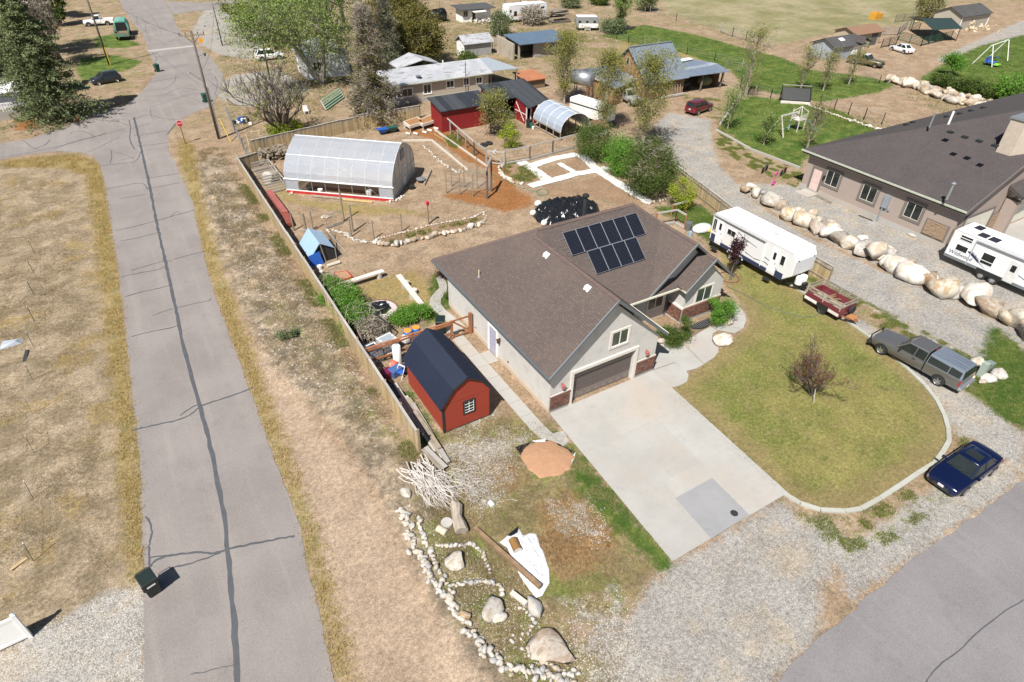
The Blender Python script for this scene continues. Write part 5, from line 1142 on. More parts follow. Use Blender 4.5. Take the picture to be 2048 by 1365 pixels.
obj('drawbar',MB().bar((1.5,-.5,.5),(2.5,0,.45),.1).bar((1.5,.5,.5),(2.5,0,.45),.1),mt('rust',(.22,.10,.05),.9,var=.3),t); obj('spare_tyre',MB().tube([(1.56,.35,.85),(1.72,.35,.85)],.33,16),M['rubber'],t)
obj('deck_board',MB().box(1.7,-.3,.52,2.3,.3,.58),mt('orange_board',(.36,.16,.06),.8),t)
mb=MB(); rn=random.Random(4)
for k in range(9): x=rn.uniform(-1.3,1.1); y_=rn.uniform(-.8,.8); mb.bar((x,y_,.65),(x+rn.uniform(-.3,.9),y_+rn.uniform(-.4,.4),.75+rn.uniform(0,.4)),.12,.05)
tag(obj('scrap_lumber',mb,mt('rust_wood',(.24,.15,.07),.9,var=.3),None),'loose rusty boards and lumber heaped inside the maroon bed trailer','lumber',kind='stuff').matrix_world=Matrix.Translation((41.25,21.35,0))@Matrix.Rotation(R(-91),4,'Z')
# distant white trailer and silver camper
a,b=P(1012,48),P(1096,40)
t,hw=trailer('distant white travel trailer with orange and black swirls beyond the blue roofed shed','travel_trailer',(a+b)/2+Vector((0,1.2,0)),yaw_of(b,a),9.5,2.5,3.3,.6,roof=M['rv_roof'])
y=hw; 
for yy_ in (hw,):
    w_=side_panel('window',t,2.6,1.3,3.3,2.2,yy_,M['glass']); side_panel('window',t,.6,1.6,1.2,2.2,yy_,M['glass']); side_panel('window',t,-1.8,1.5,-.2,2.2,yy_,M['glass']); side_panel('window',t,-4.1,2.3,-3.2,2.7,yy_,M['glass'])
sw1=mt('orange_stripe',(.5,.22,.05),.5)
mb=MB(); 
for z,dz,m_ in((1.4,.5,0),(1.2,.35,0)): mb.hexa([(3.6,y+.002,z),(.8,y+.002,z+.2),(.8,y+.002,z+.28),(3.6,y+.002,z+.12)],[(3.6,y+.012,z),(.8,y+.012,z+.2),(.8,y+.012,z+.28),(3.6,y+.012,z+.12)])
obj('stripe',mb,sw1,t); obj('air_conditioner',MB().box(-.5,-.4,3.33,.5,.4,3.65),M['white'],t); wheels(t,[(x,s*1.1) for x in(-.9,-.05) for s in(1,-1)],.36,.2,'chrome',6); rv=t
side_panel('window',t,3.9,2.0,4.3,2.5,y,M['glass'])
a,b=P(1155,62),P(1200,62)
t,hw=trailer('small silver and white vintage camper standing beyond the bare corral','vintage_camper',(a+b)/2+Vector((0,1,0)),yaw_of(b,a),4.6,2.1,2.55,.55,.5,.4,body=mt('dull_aluminium',(.36,.38,.39),.4,.5),cat='camper')
side_panel('lower_band',t,-2.25,.56,1.7,1.35,hw,M['white_dirty'],.012); 
for x in(-1.7,-.2,1.3): side_panel('window',t,x,1.45,x+.5,1.85,hw,M['glass'])
mb=MB(); [mb.bar((-.6-.0,hw+.35,z),(.5,hw+.35,z),.05,.08) for z in(.3,.6,.9,1.2)]; mb.bar((-.6,hw+.35,0),(-.6,hw+.35,1.3),.06).bar((.5,hw+.35,0),(.5,hw+.35,1.3),.06); tag(obj('wooden_pallet',mb,M['white_dirty'],None),'white pallet leaning beside the small silver camper','pallet').matrix_world=Matrix.Translation(t.location)@Matrix.Rotation(t.rotation_euler.z,4,'Z')
wheels(t,[(0,.9),(0,-.9)],.32,.2,'dark_steel',5)
# white horse trailer
a,b=P(1150,258),P(1220,262)
t=thing('horse_trailer','white stock trailer parked behind the grey hoop shelter','horse trailer',P(1192,246)+Vector((0,1.2,0)),yaw_of(P(1135,232),P(1215,258)))
obj('body',MB().box(-2.9,-1.0,.6,2.6,1.0,1.75).box(-2.9,-1.0,1.95,2.6,1.0,2.3),M['white_dirty'],t)
bev(obj('roof',MB().hexa([(-2.95,-1.04,2.3),(2.7,-1.04,2.3),(2.7,1.04,2.3),(-2.95,1.04,2.3)],[(-2.9,-.8,2.5),(2.6,-.8,2.5),(2.6,.8,2.5),(-2.9,.8,2.5)]),M['white'],t),.05)
obj('slot',MB().box(-2.85,-.95,1.75,2.55,.95,1.95),M['black'],t); obj('nose',MB().box(2.6,-.8,.7,3.3,.8,2.2),M['white'],t)
obj('drawbar',MB().bar((3.3,-.5,.5),(4.6,0,.5),.1).bar((3.3,.5,.5),(4.6,0,.5),.1),M['dark_steel'],t); wheels(t,[(x,s*1.05) for x in(-.9,0) for s in(1,-1)],.36,.2,'dark_steel',5)
obj('fender',MB().box(-1.35,-1.25,.75,.45,-1.0,.8).box(-1.35,1.0,.75,.45,1.25,.8),M['white'],t)
# ---------- outbuildings and far buildings ----------
def building(name,label,cat,x0,y0,x1,y1,zf,zb,wall,roof,oh=.3,kind='shed',th=.1,loc=None):
    """shed roof falling to the front (y0) or a gable with the ridge along x ('gx') or y ('gy')"""
    t=thing(name,label,cat,(x0,y0,0),world=True); mb=MB()
    if kind=='shed':
        mb.hexa([(x0,y0,0),(x1,y0,0),(x1,y1,0),(x0,y1,0)],[(x0,y0,zf),(x1,y0,zf),(x1,y1,zb),(x0,y1,zb)]); obj('wall',mb,wall,t)
        s=(zb-zf)/(y1-y0); a=oh
        obj('roof',MB().slab([(x0-a,y0-a,zf-s*a+th),(x1+a,y0-a,zf-s*a+th),(x1+a,y1+a,zb+s*a+th),(x0-a,y1+a,zb+s*a+th)],th),roof,t)
    elif kind=='gx':
        ym=(y0+y1)/2; mb.ext([(0,0)]*3 if False else [(0,0),(1,0),(1,1)],0,0) if False else None
        i=MB(); i.M=Matrix(((0,1,0,0),(1,0,0,0),(0,0,1,0),(0,0,0,1))); i.ext([(y0,0),(y1,0),(y1,zf),(ym,zb),(y0,zf)],x0,x1); obj('wall',i,wall,t); s=(zb-zf)/(ym-y0)
        obj('roof',MB().slab([(x0-oh,y0-oh,zf-s*oh+th),(x1+oh,y0-oh,zf-s*oh+th),(x1+oh,ym,zb+th),(x0-oh,ym,zb+th)],th),roof,t)
        obj('roof',MB().slab([(x0-oh,ym,zb+th),(x1+oh,ym,zb+th),(x1+oh,y1+oh,zf-s*oh+th),(x0-oh,y1+oh,zf-s*oh+th)],th),roof,t)
    else:
        xm=(x0+x1)/2; mb.ext([(x0,0),(x1,0),(x1,zf),(xm,zb),(x0,zf)],y0,y1); obj('wall',mb,wall,t); s=(zb-zf)/(xm-x0)
        obj('roof',MB().slab([(x0-oh,y0-oh,zf-s*oh+th),(xm,y0-oh,zb+th),(xm,y1+oh,zb+th),(x0-oh,y1+oh,zf-s*oh+th)],th),roof,t)
        obj('roof',MB().slab([(xm,y0-oh,zb+th),(x1+oh,y0-oh,zf-s*oh+th),(x1+oh,y1+oh,zf-s*oh+th),(xm,y1+oh,zb+th)],th),roof,t)
    return t
worn=NT('worn_grey_shingle'); 
def m_worn():
    s=worn; p=s.pos(); n=s.noise(1.0,3,s.scalev(p,(.6,3.0,1))); c=s.mix(s.map(s.noise(.5,4,p),.3,.7),(.31,.32,.345),(.40,.41,.43)); c=s.mix(s.map(n,.58,.64,0,.8),c,(.16,.15,.15)); c=s.mix(s.map(s.noise(7,4,p),.5,.7,0,.3),c,(.3,.3,.31)); s.bump(s.noise(3,4,p),.03); s.out(c,.9); return s.m
M['worn']=m_worn(); siding_b=m_siding('beige_lap_siding',(.42,.38,.31),.2,.05)
# mobile home
t=building('mobile_home','long beige mobile home with patchy grey white roof and satellite dish','mobile home',31.5,83.0,46.6,90.0,2.7,3.7,siding_b,M['worn'],.5,'gx')
wt=M['white']
for x,w,h,z in((33.2,2.2,1.0,1.1),(37.1,1.1,1.2,1.1),(40.6,1.1,.85,1.5),(43.3,.8,.9,1.5),(45.3,.9,.8,1.5)): window(t,(x-.7,83.0,z-.1),'y-',w,h,wt,.12,M['glass'],mull=1 if w<2 else 2)
obj('skirting',MB().box(31.4,82.95,0,46.7,83.0,.55),M['concrete'],t); obj('gutter',MB().bar((31,82.5,2.62),(47.1,82.5,2.62),.12,.12),mt('sage_gutter',(.42,.44,.36),.5),t)
obj('satellite_dish',MB().lathe([(.02,0),(.25,.05),(.42,.16)],12,(36.0,83.6,3.15)),M['steel'],t); obj('vent_pipe',MB().cyl((41.2,86.6),.1,3.4,4.1,8),M['white_dirty'],t)
obj('power_mast',MB().cyl((42.7,82.6),.05,0,4.6,6),M['dark_steel'],t)
obj('gable_roof',MB().slab([(35.5,89.5,3.0),(38.8,88.2,4.1),(38.8,93,4.1),(35.5,93,3.0)],.1).slab([(38.8,88.2,4.1),(42.1,89.5,3.0),(42.1,93,3.0),(38.8,93,4.1)],.1),M['worn'],t)
# porch canopy right of it
t=thing('metal_carport','pale metal carport joined to the right end of the beige mobile home','carport',(47,82,0),world=True)
obj('roof',MB().slab([(46.9,83.2,2.75),(52.0,83.5,2.55),(50.3,90.0,2.9),(46.9,89.5,3.0)],.1),mt('pale_tin',(.50,.55,.58),.4,.4),t)
for x,y in((47.2,83.4),(51.8,83.7),(50.1,89.7)): obj('post',MB().bar((x,y,0),(x,y,2.6),.1),M['wood_gray'],t)
obj('wall',MB().box(47.3,84.5,0,47.4,89,2.4).box(47.4,88.9,0,50,89,2.5),mt('tan_panel',(.36,.33,.26),.8),t)
# red barns
def red_building(label,x0,y0,x1,y1,zf,zb,open_=None):
    t=thing('red_barn',label,'barn',(x0,y0,0),world=True); mb=MB()
    s=(zb-zf)/(y1-y0)
    mb.hexa([(x0,y0,0),(x0+.1,y0,0),(x0+.1,y1,0),(x0,y1,0)],[(x0,y0,zf),(x0+.1,y0,zf),(x0+.1,y1,zb),(x0,y1,zb)])
    mb.hexa([(x1-.1,y0,0),(x1,y0,0),(x1,y1,0),(x1-.1,y1,0)],[(x1-.1,y0,zf),(x1,y0,zf),(x1,y1,zb),(x1-.1,y1,zb)])
    mb.box(x0+.1,y1-.1,0,x1-.1,y1,zb-.02)
    if open_: mb.box(x0+.1,y0,0,open_[0],y0+.1,zf-.01); mb.box(open_[1],y0,0,x1-.1,y0+.1,zf-.01)
    else: mb.box(x0+.1,y0,0,x1-.1,y0+.1,zf-.01)
    obj('wall',mb,M['red_barn'],t); a=.3
    o=obj('roof',MB().slab([(x0-a,y0-a,zf-s*a+.1),(x1+a,y0-a,zf-s*a+.1),(x1+a,y1+a,zb+s*a+.1),(x0-a,y1+a,zb+s*a+.1)],.09),M['black_roll'],t)
    return t
t=red_building('red poultry barn at the left with a single black sloping roof',33.0,70.4,39.6,73.4,2.6,3.2)
t=red_building('taller red barn with black roof and white framed openings beside the hoop shelter',40.9,70.9,47.3,74.9,2.7,3.4,(41.4,44.4))
obj('lean_roof',MB().slab([(43.5,67.3,2.3),(47.7,68.9,2.35),(47.6,71.2,2.85),(43.7,71.2,2.85)],.09),M['black_roll'],t)
obj('wall',MB().box(43.7,68.3,0,43.78,71,2.45).box(45.6,68.3,0,45.7,70.9,2.3),M['red_barn'],t)
d=obj('door',MB().box(44.35,68.0,.1,45.3,68.08,2.1),M['red_barn'],t)
for x in(43.65,44.3,45.35): obj('post',MB().bar((x,68.0,0),(x,68.0,2.3),.12),M['white_dirty'],t)
obj('brace',MB().bar((43.7,68.6,0.3),(43.7,70.6,2.2),.08).bar((43.7,68.2,1.2),(43.7,70.8,1.2),.08),M['white_dirty'],t)
obj('wire_screen',MB().box(41.5,70.86,0,44.3,70.87,.9),M['netting'],t)
# hoop shelter
def hoop(name,label,cat,x0,x1,y0,y1,h,m,base=1.0,n=10,ribs=4):
    t=thing(name,label,cat,(x0,y0,0),world=True); xm=(x0+x1)/2; rx=(x1-x0)/2; prof=[(xm-rx*math.cos(math.pi*i/n), base+(h-base)*math.sin(math.pi*i/n)) for i in range(n+1)]
    mb=MB()
    for i in range(n):
        a,b=prof[i],prof[i+1]; lo=.12*math.sin(i*2.1)
        mb.hexa([(a[0],y0,a[1]-.02),(b[0],y0,b[1]-.02),(b[0],y1,b[1]-.02),(a[0],y1,a[1]-.02)],[(a[0],y0,a[1]),(b[0],y0,b[1]),(b[0],y1,b[1]),(a[0],y1,a[1])])
    obj('tarp_cover',mb,m,t)
    for k in range(ribs+1):
        y=y0+(y1-y0)*k/ribs; obj('hoop',MB().tube([(p[0],y,p[1]+.02) for p in prof],.035,5),M['white_dirty'],t)
    obj('purlin',MB().tube([(xm,y0,h+.03),(xm,y1,h+.03)],.03,5),M['white_dirty'],t)
    for x in(x0,x1):
        for k in range(ribs+1): y=y0+(y1-y0)*k/ribs; obj('post',MB().bar((x,y,0),(x,y,base),.09),M['wood'],t)
        obj('rail',MB().bar((x,y0,base*.9),(x,y1,base*.9),.08).bar((x,y0,.15),(x,y1,.15),.1),M['wood'],t)['kind']='stuff'
    return t
hoop('hoop_shelter','grey tarp hoop shelter open at its near end between red barn and stock trailer','shelter',44.2,48.6,61.2,67.2,2.9,M['tarp_gray'],1.0)
tag(obj('hay_pile',MB().ell((46.3,66.0,.5),(1.4,.8,.7)),mt('brown_hay',(.22,.15,.08),.95,bump=.08,bsc=8)),'brown hay heaped at the back of the grey hoop shelter','hay')
# small white coop with rusty roof by the hoop
t=building('white_coop','little white coop with rusty lid beneath the dark green bush','coop',49.0,60.2,50.6,61.8,1.0,1.3,M['white_dirty'],mt('rust_roof',(.20,.10,.07),.8,var=.3),.15)
# old barn
t=thing('old_barn','old plank barn with steep pale blue metal roof','barn',(63.4,69,0),world=True)
x0,x1,y0,y1=64.0,71.3,69.0,77.0; ym=73.2
i=MB(); i.M=Matrix(((0,1,0,0),(1,0,0,0),(0,0,1,0),(0,0,0,1))); i.ext([(y0,0),(y1,0),(y1,2.7),(ym,6.1),(y0,2.7)],x0,x1); obj('wall',i,M['barnwood'],t)
obj('roof',MB().slab([(x0-.4,y0-.5,2.4),(x1+.4,y0-.5,2.4),(x1+.4,ym,6.3),(x0-.4,ym,6.3)],.08),M['galv_roof'],t)
obj('roof',MB().slab([(x0-.4,ym,6.3),(x1+.4,ym,6.3),(x1+.4,y1+.5,2.4),(x0-.4,y1+.5,2.4)],.08),M['galv_roof'],t)
obj('ridge_cap',MB().bar((x0-.4,ym,6.33),(x1+.4,ym,6.33),.35,.05),M['steel'],t)
w_=obj('window',MB().box(x0-.05,73.0,3.9,x0,73.7,4.9),M['wood_gray'],t); obj('pane',MB().box(x0-.07,73.1,4.0,x0-.05,73.6,4.8),M['glass'],w_)
for k in range(7): x=67.4+k*.52; obj('buttress',MB().bar((x,y0-.02,2.0),(x-.15,y0-.55,.25),.09),M['wood'],t)
obj('door',MB().box(64.5,y0-.06,.1,66.9,y0,2.2),mt('orange_plank',(.30,.15,.07),.9,var=.25,streak=(6,6,.6)),t)
obj('sill_beam',MB().box(66.8,y0-.7,.1,71.2,y0-.4,.35),M['wood_gray'],t)
t=thing('barn_lean_to','tin roofed lean-to sheltering a pale old pickup at the left of the plank barn','lean-to',(58.8,68.5,0),world=True)
obj('roof',MB().slab([(58.2,68.6,2.45),(64.0,70.8,2.55),(62.9,75.2,3.6),(57.6,75.6,3.5)],.08),M['galv_patch'],t)
obj('wall',MB().hexa([(58.6,69.0,0),(60.4,69.7,0),(60.4,69.8,0),(58.6,69.1,0)],[(58.6,69.0,2.4),(60.4,69.7,2.45),(60.4,69.8,2.45),(58.6,69.1,2.4)]).box(58.3,69.0,0,58.4,75.2,2.5),M['barnwood'],t)
for p_ in((60.6,69.8),(63.7,70.8)): obj('post',MB().bar((*p_,0),(*p_,2.5),.2),M['wood'],t)
t=thing('barn_open_bay','open machine bay under patched tin roof at the right of the plank barn','open shed',(71.5,69,0),world=True)
obj('roof',MB().slab([(71.4,68.6,2.5),(79.3,68.0,2.5),(79.6,71.0,2.95),(76.9,75.6,3.1),(71.5,75.6,3.1)],.08),M['galv_patch'],t)
obj('wall',MB().box(71.8,75.2,0,78.5,75.3,2.9).hexa([(78.8,69.4,0),(78.9,69.4,0),(78.6,75.2,0),(78.5,75.2,0)],[(78.8,69.4,2.6),(78.9,69.4,2.6),(78.6,75.2,2.6),(78.5,75.2,2.6)]),M['barnwood'],t)
for x in(74.8,78.9): obj('post',MB().tube([(x,68.9,0),(x+.1,68.9,2.5)],.14,6),M['bark'],t)
obj('skylight',MB().slab([(75.0,73.6,3.14),(77.6,73.9,3.16),(77.6,75.0,3.18),(75.0,74.9,3.18)],.03),mt('pale_panel',(.62,.66,.66),.4),t)
single('hay_bale',MB().ell((77.2,70.6,.75),(1.4,1.0,.8),12,7),mt('green_hay',(.17,.20,.10),.95,bump=.06,bsc=7),'big round green hay bale inside the open bay','hay bale',smooth=True)
mb=MB().box(72.6,70.3,.5,74.0,71.3,.9); t=single('old_mower',mb,M['dark_steel'],'small dark machine parked in the open bay beside the post','mower'); 
for x,y in((72.7,70.2),(73.8,70.2),(72.7,71.4),(73.8,71.4)): o=obj('wheel',MB().tube([(x,y-.08,.35),(x,y+.08,.35)],.33,10),M['rubber'],t)
obj('seat',MB().box(73.0,70.6,.9,73.4,71.0,1.3),M['black'],t); obj('steering_wheel',MB().tube([(73.7,70.8,.9),(73.6,70.8,1.3)],.05,5),M['black'],t)
# water tank on stand
t=thing('water_tank','silver cylindrical tank lying on a steel stand left of the lean-to','tank',(55.5,71.5,0),world=True)
a=Vector((54.2,73.0,3.6)); b=Vector((55.5,70.4,3.5)); obj('tank',MB().tube([a,a.lerp(b,.02),a.lerp(b,.98),b],[.5,.95,.95,.5],16),M['steel'],t,True)
for p_,q in(((54.9,72.8,2.8),(54.6,72.9,0)),((56.0,70.8,2.8),(56.6,71.2,0)),((54.0,72.2,2.8),(53.5,71.6,0)),((55.1,70.4,2.8),(54.8,69.8,0))): obj('leg',MB().bar(p_,q,.09),M['dark_steel'],t)
# other small outbuildings
t=building('grey_shed','small white walled shed with weathered grey plank side and shingle roof','shed',53.0,102.6,58.2,105.6,2.2,3.1,mt('bleached_plank',(.34,.34,.34),.9,var=.15,streak=(6,6,.6)),M['worn'],.35,'gx'); obj('end_wall',MB().box(52.94,102.7,0,52.99,105.5,2.2),M['white'],t)
t=thing('adobe_shed','adobe shed with blue steel roof and open dark bay','shed',(59.3,96.6,0),world=True)
ad=mt('adobe_plaster',(.36,.32,.26),.95,var=.12,bump=.02,bsc=10,dirt=(.25,.2,.15))
obj('wall',MB().hexa([(59.3,97.2,0),(59.6,97.2,0),(59.6,102.6,0),(59.3,102.6,0)],[(59.3,97.2,2.5),(59.6,97.2,2.5),(59.6,102.6,2.9),(59.3,102.6,2.9)]).box(63.4,97.2,0,69.6,97.4,2.4).box(59.6,101.5,0,69.6,101.7,2.8).box(69.4,97.4,0,69.6,101.5,2.5).box(60.4,97.2,0,60.7,97.4,2.4),ad,t)
obj('roof',MB().slab([(60.2,96.5,2.5),(69.9,96.0,2.5),(70.3,101.6,3.1),(60.2,102.0,3.1)],.1),M['blue_roof'],t); window(t,(66.6,97.2,1.2),'y-',1.7,.9,M['wood_gray'],.06,M['glass'],mull=2)
obj('door',MB().box(63.7,97.14,.05,65.0,97.2,2.2),M['wood_gray'],t)
t=building('hutch_shed','low hutch with rusty orange corrugated roof','hutch',52.0,81.2,55.2,84.6,1.3,1.6,mt('brown_hutch',(.17,.12,.08),.9),M['orange_metal'],.3)
t=building('playhouse','white cottage-like shed with a long flat roof and clutter against it','shed',66.3,129.0,73.0,132,2.4,2.6,M['white'],mt('dark_flat_roof',(.07,.07,.07),.8),.8); window(t,(66.6,129.0,1.1),'y-',.9,1.0,mt('navy_trim',(.1,.1,.18),.6),.08,M['glass']); obj('door',MB().box(68.6,128.95,0,69.3,129.0,2.0),M['black'],t); obj('awning',MB().slab([(68.2,127.4,2.0),(71.2,127.4,2.0),(71.2,129,2.2),(68.2,129,2.2)],.06),M['white_dirty'],t)
rn=random.Random(9)
mb=MB()
for k in range(60): x=rn.uniform(67.5,74.5); y=rn.uniform(125.5,128.5); mb.bar((x,y,rn.uniform(.1,.5)),(x+rn.uniform(-1,1),y+rn.uniform(-.5,.5),rn.uniform(.1,1.1)),.14,.08)
single('scrap_pile',mb,M['wood_pale'],'pale boards and scrap strewn before the white shed by the far corral','scrap pile',kind='stuff')
t=building('blue_grey_shed','blue-grey sided shed with charcoal roof and skylight','shed',109.3,72.0,117.2,76.5,2.2,3.2,m_siding('blue_siding',(.36,.40,.46),.15),m_shingle('dark_shingle_far',[(.07,.07,.07),(.09,.09,.088),(.06,.06,.06),(.1,.1,.095)]),.4,'gx')
obj('roof',MB().slab([(115.2,70.6,2.5),(116.6,71.3,3.3),(116.6,74,3.3),(115.2,74,2.5)],.1).slab([(116.6,71.3,3.3),(118.2,70.9,2.5),(118.2,74,2.5),(116.6,74,3.3)],.1),MATS.get('x') or M['nb_shingle'],t); obj('skylight',MB().slab([(112.0,73.0,2.82),(113.2,73.0,2.82),(113.2,73.7,3.1),(112.0,73.7,3.1)],.06),M['white'],t)
obj('door',MB().box(114.6,71.93,0,116.8,72.0,2.0),M['white'],t)
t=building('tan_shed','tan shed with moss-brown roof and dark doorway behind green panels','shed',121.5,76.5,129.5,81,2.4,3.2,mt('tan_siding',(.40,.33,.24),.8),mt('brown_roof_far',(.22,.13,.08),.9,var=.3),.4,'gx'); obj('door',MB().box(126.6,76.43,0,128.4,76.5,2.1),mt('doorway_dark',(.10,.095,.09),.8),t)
t=building('beige_shed','beige garden shed with white corner trim and double door at the top right','shed',158.0,77.0,168.8,83.0,2.7,4.0,m_siding('beige_far_siding',(.40,.37,.31),.18),m_shingle('dark_shingle_far2',[(.07,.07,.07),(.09,.09,.088),(.06,.06,.06),(.1,.1,.095)]),.4,'gx')
obj('trim',MB().box(168.85,76.9,0,168.95,77.1,2.7).box(157.9,76.9,0,158.05,76.99,2.7),M['white'],t); obj('door',MB().box(168.81,78.3,0,168.9,81.2,2.3),M['white'],t)
# green canopy over corral
t=thing('green_canopy','dark green canopy on posts above the corral panels','canopy',(146,72,0),world=True)
obj('roof',MB().slab([(139.5,72.4,2.4),(146.5,70.6,2.4),(150.5,75.5,3.2),(143.8,78.0,3.2)],.06).slab([(143.8,78.0,3.2),(150.5,75.5,3.2),(153.0,78.5,2.5),(147.0,81.2,2.5)],.06),mt('green_canvas_dark',(.02,.04,.035),.6),t)
for p_ in((139.8,72.6),(146.3,70.9),(152.5,78.2),(147,80.8)): obj('post',MB().bar((*p_,0),(*p_,2.4),.1),M['dark_steel'],t)
def rail_panel(name,label,pts,m,h=1.6,rails=6,group=None,posts=3.0,cat='corral fence',r=.05):
    t=thing(name,label,cat,(pts[0][0],pts[0][1],0),world=True,group=group)
    for a,b in zip(pts,pts[1:]):
        a=Vector((*a[:2],0)); b=Vector((*b[:2],0)); L=(b-a).length; n=max(1,round(L/posts))
        for k in range(n+1): p=a.lerp(b,k/n); obj('post',MB().bar(p,p+Vector((0,0,h)),r*2),m,t)
        for q in range(rails): z=h*(.2+.8*q/max(1,rails-1))*.97; obj('rail',MB().bar(a+Vector((0,0,z)),b+Vector((0,0,z)),r,r*1.4),m,t)
    return t
gp_=mt('green_tube_steel',(.02,.09,.055),.5,.2)
X=lambda *a: px(*[v for v in a])
def c5(u,v): return (1560+u*.2383,v*.2383)
rail_panel('corral_fence','green tube corral panels in front of the tan shed',[P(*c5(585,380)).xy,P(*c5(740,405)).xy],gp_)
rail_panel('corral_fence','long green tube corral fence beside the white sedan',[P(*c5(990,340)).xy,P(*c5(1180,390)).xy,P(*c5(1430,330)).xy],gp_)
rail_panel('corral_fence','green corral fence behind the canopy near the firewood',[P(*c5(1080,250)).xy,P(*c5(1160,265)).xy],gp_)
rail_panel('corral_fence','black steel gate panel left of the white sedan',[P(*c5(845,405)).xy,P(*c5(970,380)).xy],M['black'])
rail_panel('corral_fence','grey steel panels between the tan shed and the corral',[P(*c5(860,300)).xy,P(*c5(985,300)).xy,P(*c5(1060,240)).xy],M['steel'])
rail_panel('corral_fence','brown rail panel by the tall pole at the field edge',[P(*c5(960,190)).xy,P(*c5(1170,170)).xy],M['bark'])
rail_panel('corral_fence','bleached pole corral fence between pasture and the tan field',[P(1439,65).xy,P(1464,74).xy,P(1491,82).xy,P(1544,98).xy],M['wood_gray'],1.7,4,posts=5,cat='fence')
mb=MB().box(0,0,0,2.6,1.6,1.2).box(.2,.2,1.2,1.2,1.2,1.5); t=single('orange_bale_feeder',mb,mt('orange_box',(.55,.27,.03),.6),'orange feed box standing alone in the tan field','feed box'); t.location=P(*c5(795,170))
# firewood pile
rn=random.Random(21); t=thing('firewood_pile','big heap of pale split firewood beside the beige shed','firewood',P(*c5(1480,200)),world=True)
lw=MB().box(-.28,-.1,-.09,.28,.1,.09).mesh('split_log'); lw.materials.append(mt('split_wood',(.56,.47,.34),.85,objvar=.25,var=.2))
c0=P(*c5(1400,180)); c1=P(*c5(1520,240))
for k in range(230):
    f=rn.random(); c=c0.lerp(c1,f); a=rn.uniform(0,6.28); r=abs(rn.gauss(0,3.0)); h=max(.1,2.0*(1-r/6))*rn.random()
    o=inst('split_log',lw,t,c+Vector((math.cos(a)*r,math.sin(a)*r,h+.1)),(rn.uniform(0,3),rn.uniform(0,3),rn.uniform(0,3)),(1.3,1.5,1.5)); o.matrix_parent_inverse=Matrix.Translation(-t.location)
# left mobile home at frame edge behind spruce
t=building('white_trailer_home','white roofed mobile home at the left edge behind the big spruce','mobile home',-22,102,-9.6,110,2.7,3.3,mt('grey_panel',(.36,.36,.42),.7),M['white'],.5,'gx')
obj('deck',MB().box(-16,99.6,0,-9.4,102,1.0),M['wood_gray'],t)
for k in range(22): obj('baluster',MB().bar((-16+k*.3,99.65,1.0),(-16+k*.3,99.65,1.9),.07),M['white'],t)
obj('rail',MB().bar((-16,99.65,1.93),(-9.4,99.65,1.93),.1).bar((-9.4,99.65,1.93),(-9.4,102,1.93),.1),M['white'],t)
t=building('hidden_white_house','white house wall glimpsed through the cottonwood branches','house',25.5,100.5,32.0,106,3.2,4.6,M['white'],M['worn'],.4,'gy')
window(t,(26.5,100.5,1.2),'y-',1.2,1.2,M['white'],.1,M['glass'])
# round dark tank / van top far
single('round_tank',MB().tube([(60.0,131.5,1.2),(60.2,131.5,1.2),(63.6,132.5,1.2),(63.8,132.5,1.2)],[.6,1.25,1.25,.6],12),M['black'],'large black round tank lying behind trees at the top','tank',smooth=True)
# playset
c=P(1585,262)
t=thing('playset','white wooden play tower with green slide and swings on the lawn','playset',c,yaw_of(P(1545,270),P(1590,258)))
wd=mt('pale_play_wood',(.55,.52,.47),.8)
for x in(0,1.3):
    for y in(-.6,.6): obj('post',MB().bar((x,y,0),(x,y,2.6),.1),wd,t)
obj('deck',MB().box(-.05,-.65,1.35,1.35,.65,1.42),wd,t)
for k in range(5): 
    for y in(-.64,.64): obj('slat',MB().box(.1+k*.26,y-.02,1.42,.22+k*.26,y+.02,2.1),wd,t)
for s in(-1,1): obj('roof_beam',MB().bar((-.1,s*.65,2.3),(.65,0,2.95),.07).bar((1.4,s*.65,2.3),(.65,0,2.95),.07),wd,t)
obj('beam',MB().bar((0,0,2.35),(-3.2,0,2.35),.12,.18),wd,t); 
for s in(-1,1): obj('leg',MB().bar((-3.1,0,2.35),(-3.3,s*1.1,0),.1),wd,t)
sg=mt('sea_green_slide',(.16,.30,.30),.4); mb=MB()
mb.hexa([(1.35,-.9,1.35),(1.35,-.4,1.35),(2.3,-.6-1.2,.15),(1.9,-.95-1.2,.15)],[(1.35,-.9,1.42),(1.35,-.4,1.42),(2.3,-.6-1.2,.22),(1.9,-.95-1.2,.22)]); obj('slide',mb,sg,t)
for x in(-1.1,-2.2):
    q=obj('swing',MB().box(x-.25,-.12,.55,x+.25,.12,.6),sg,t)
    for d in(-.22,.22): obj('chain',MB().bar((x+d,0,.6),(x+d,0,2.3),.02),M['steel'],q)
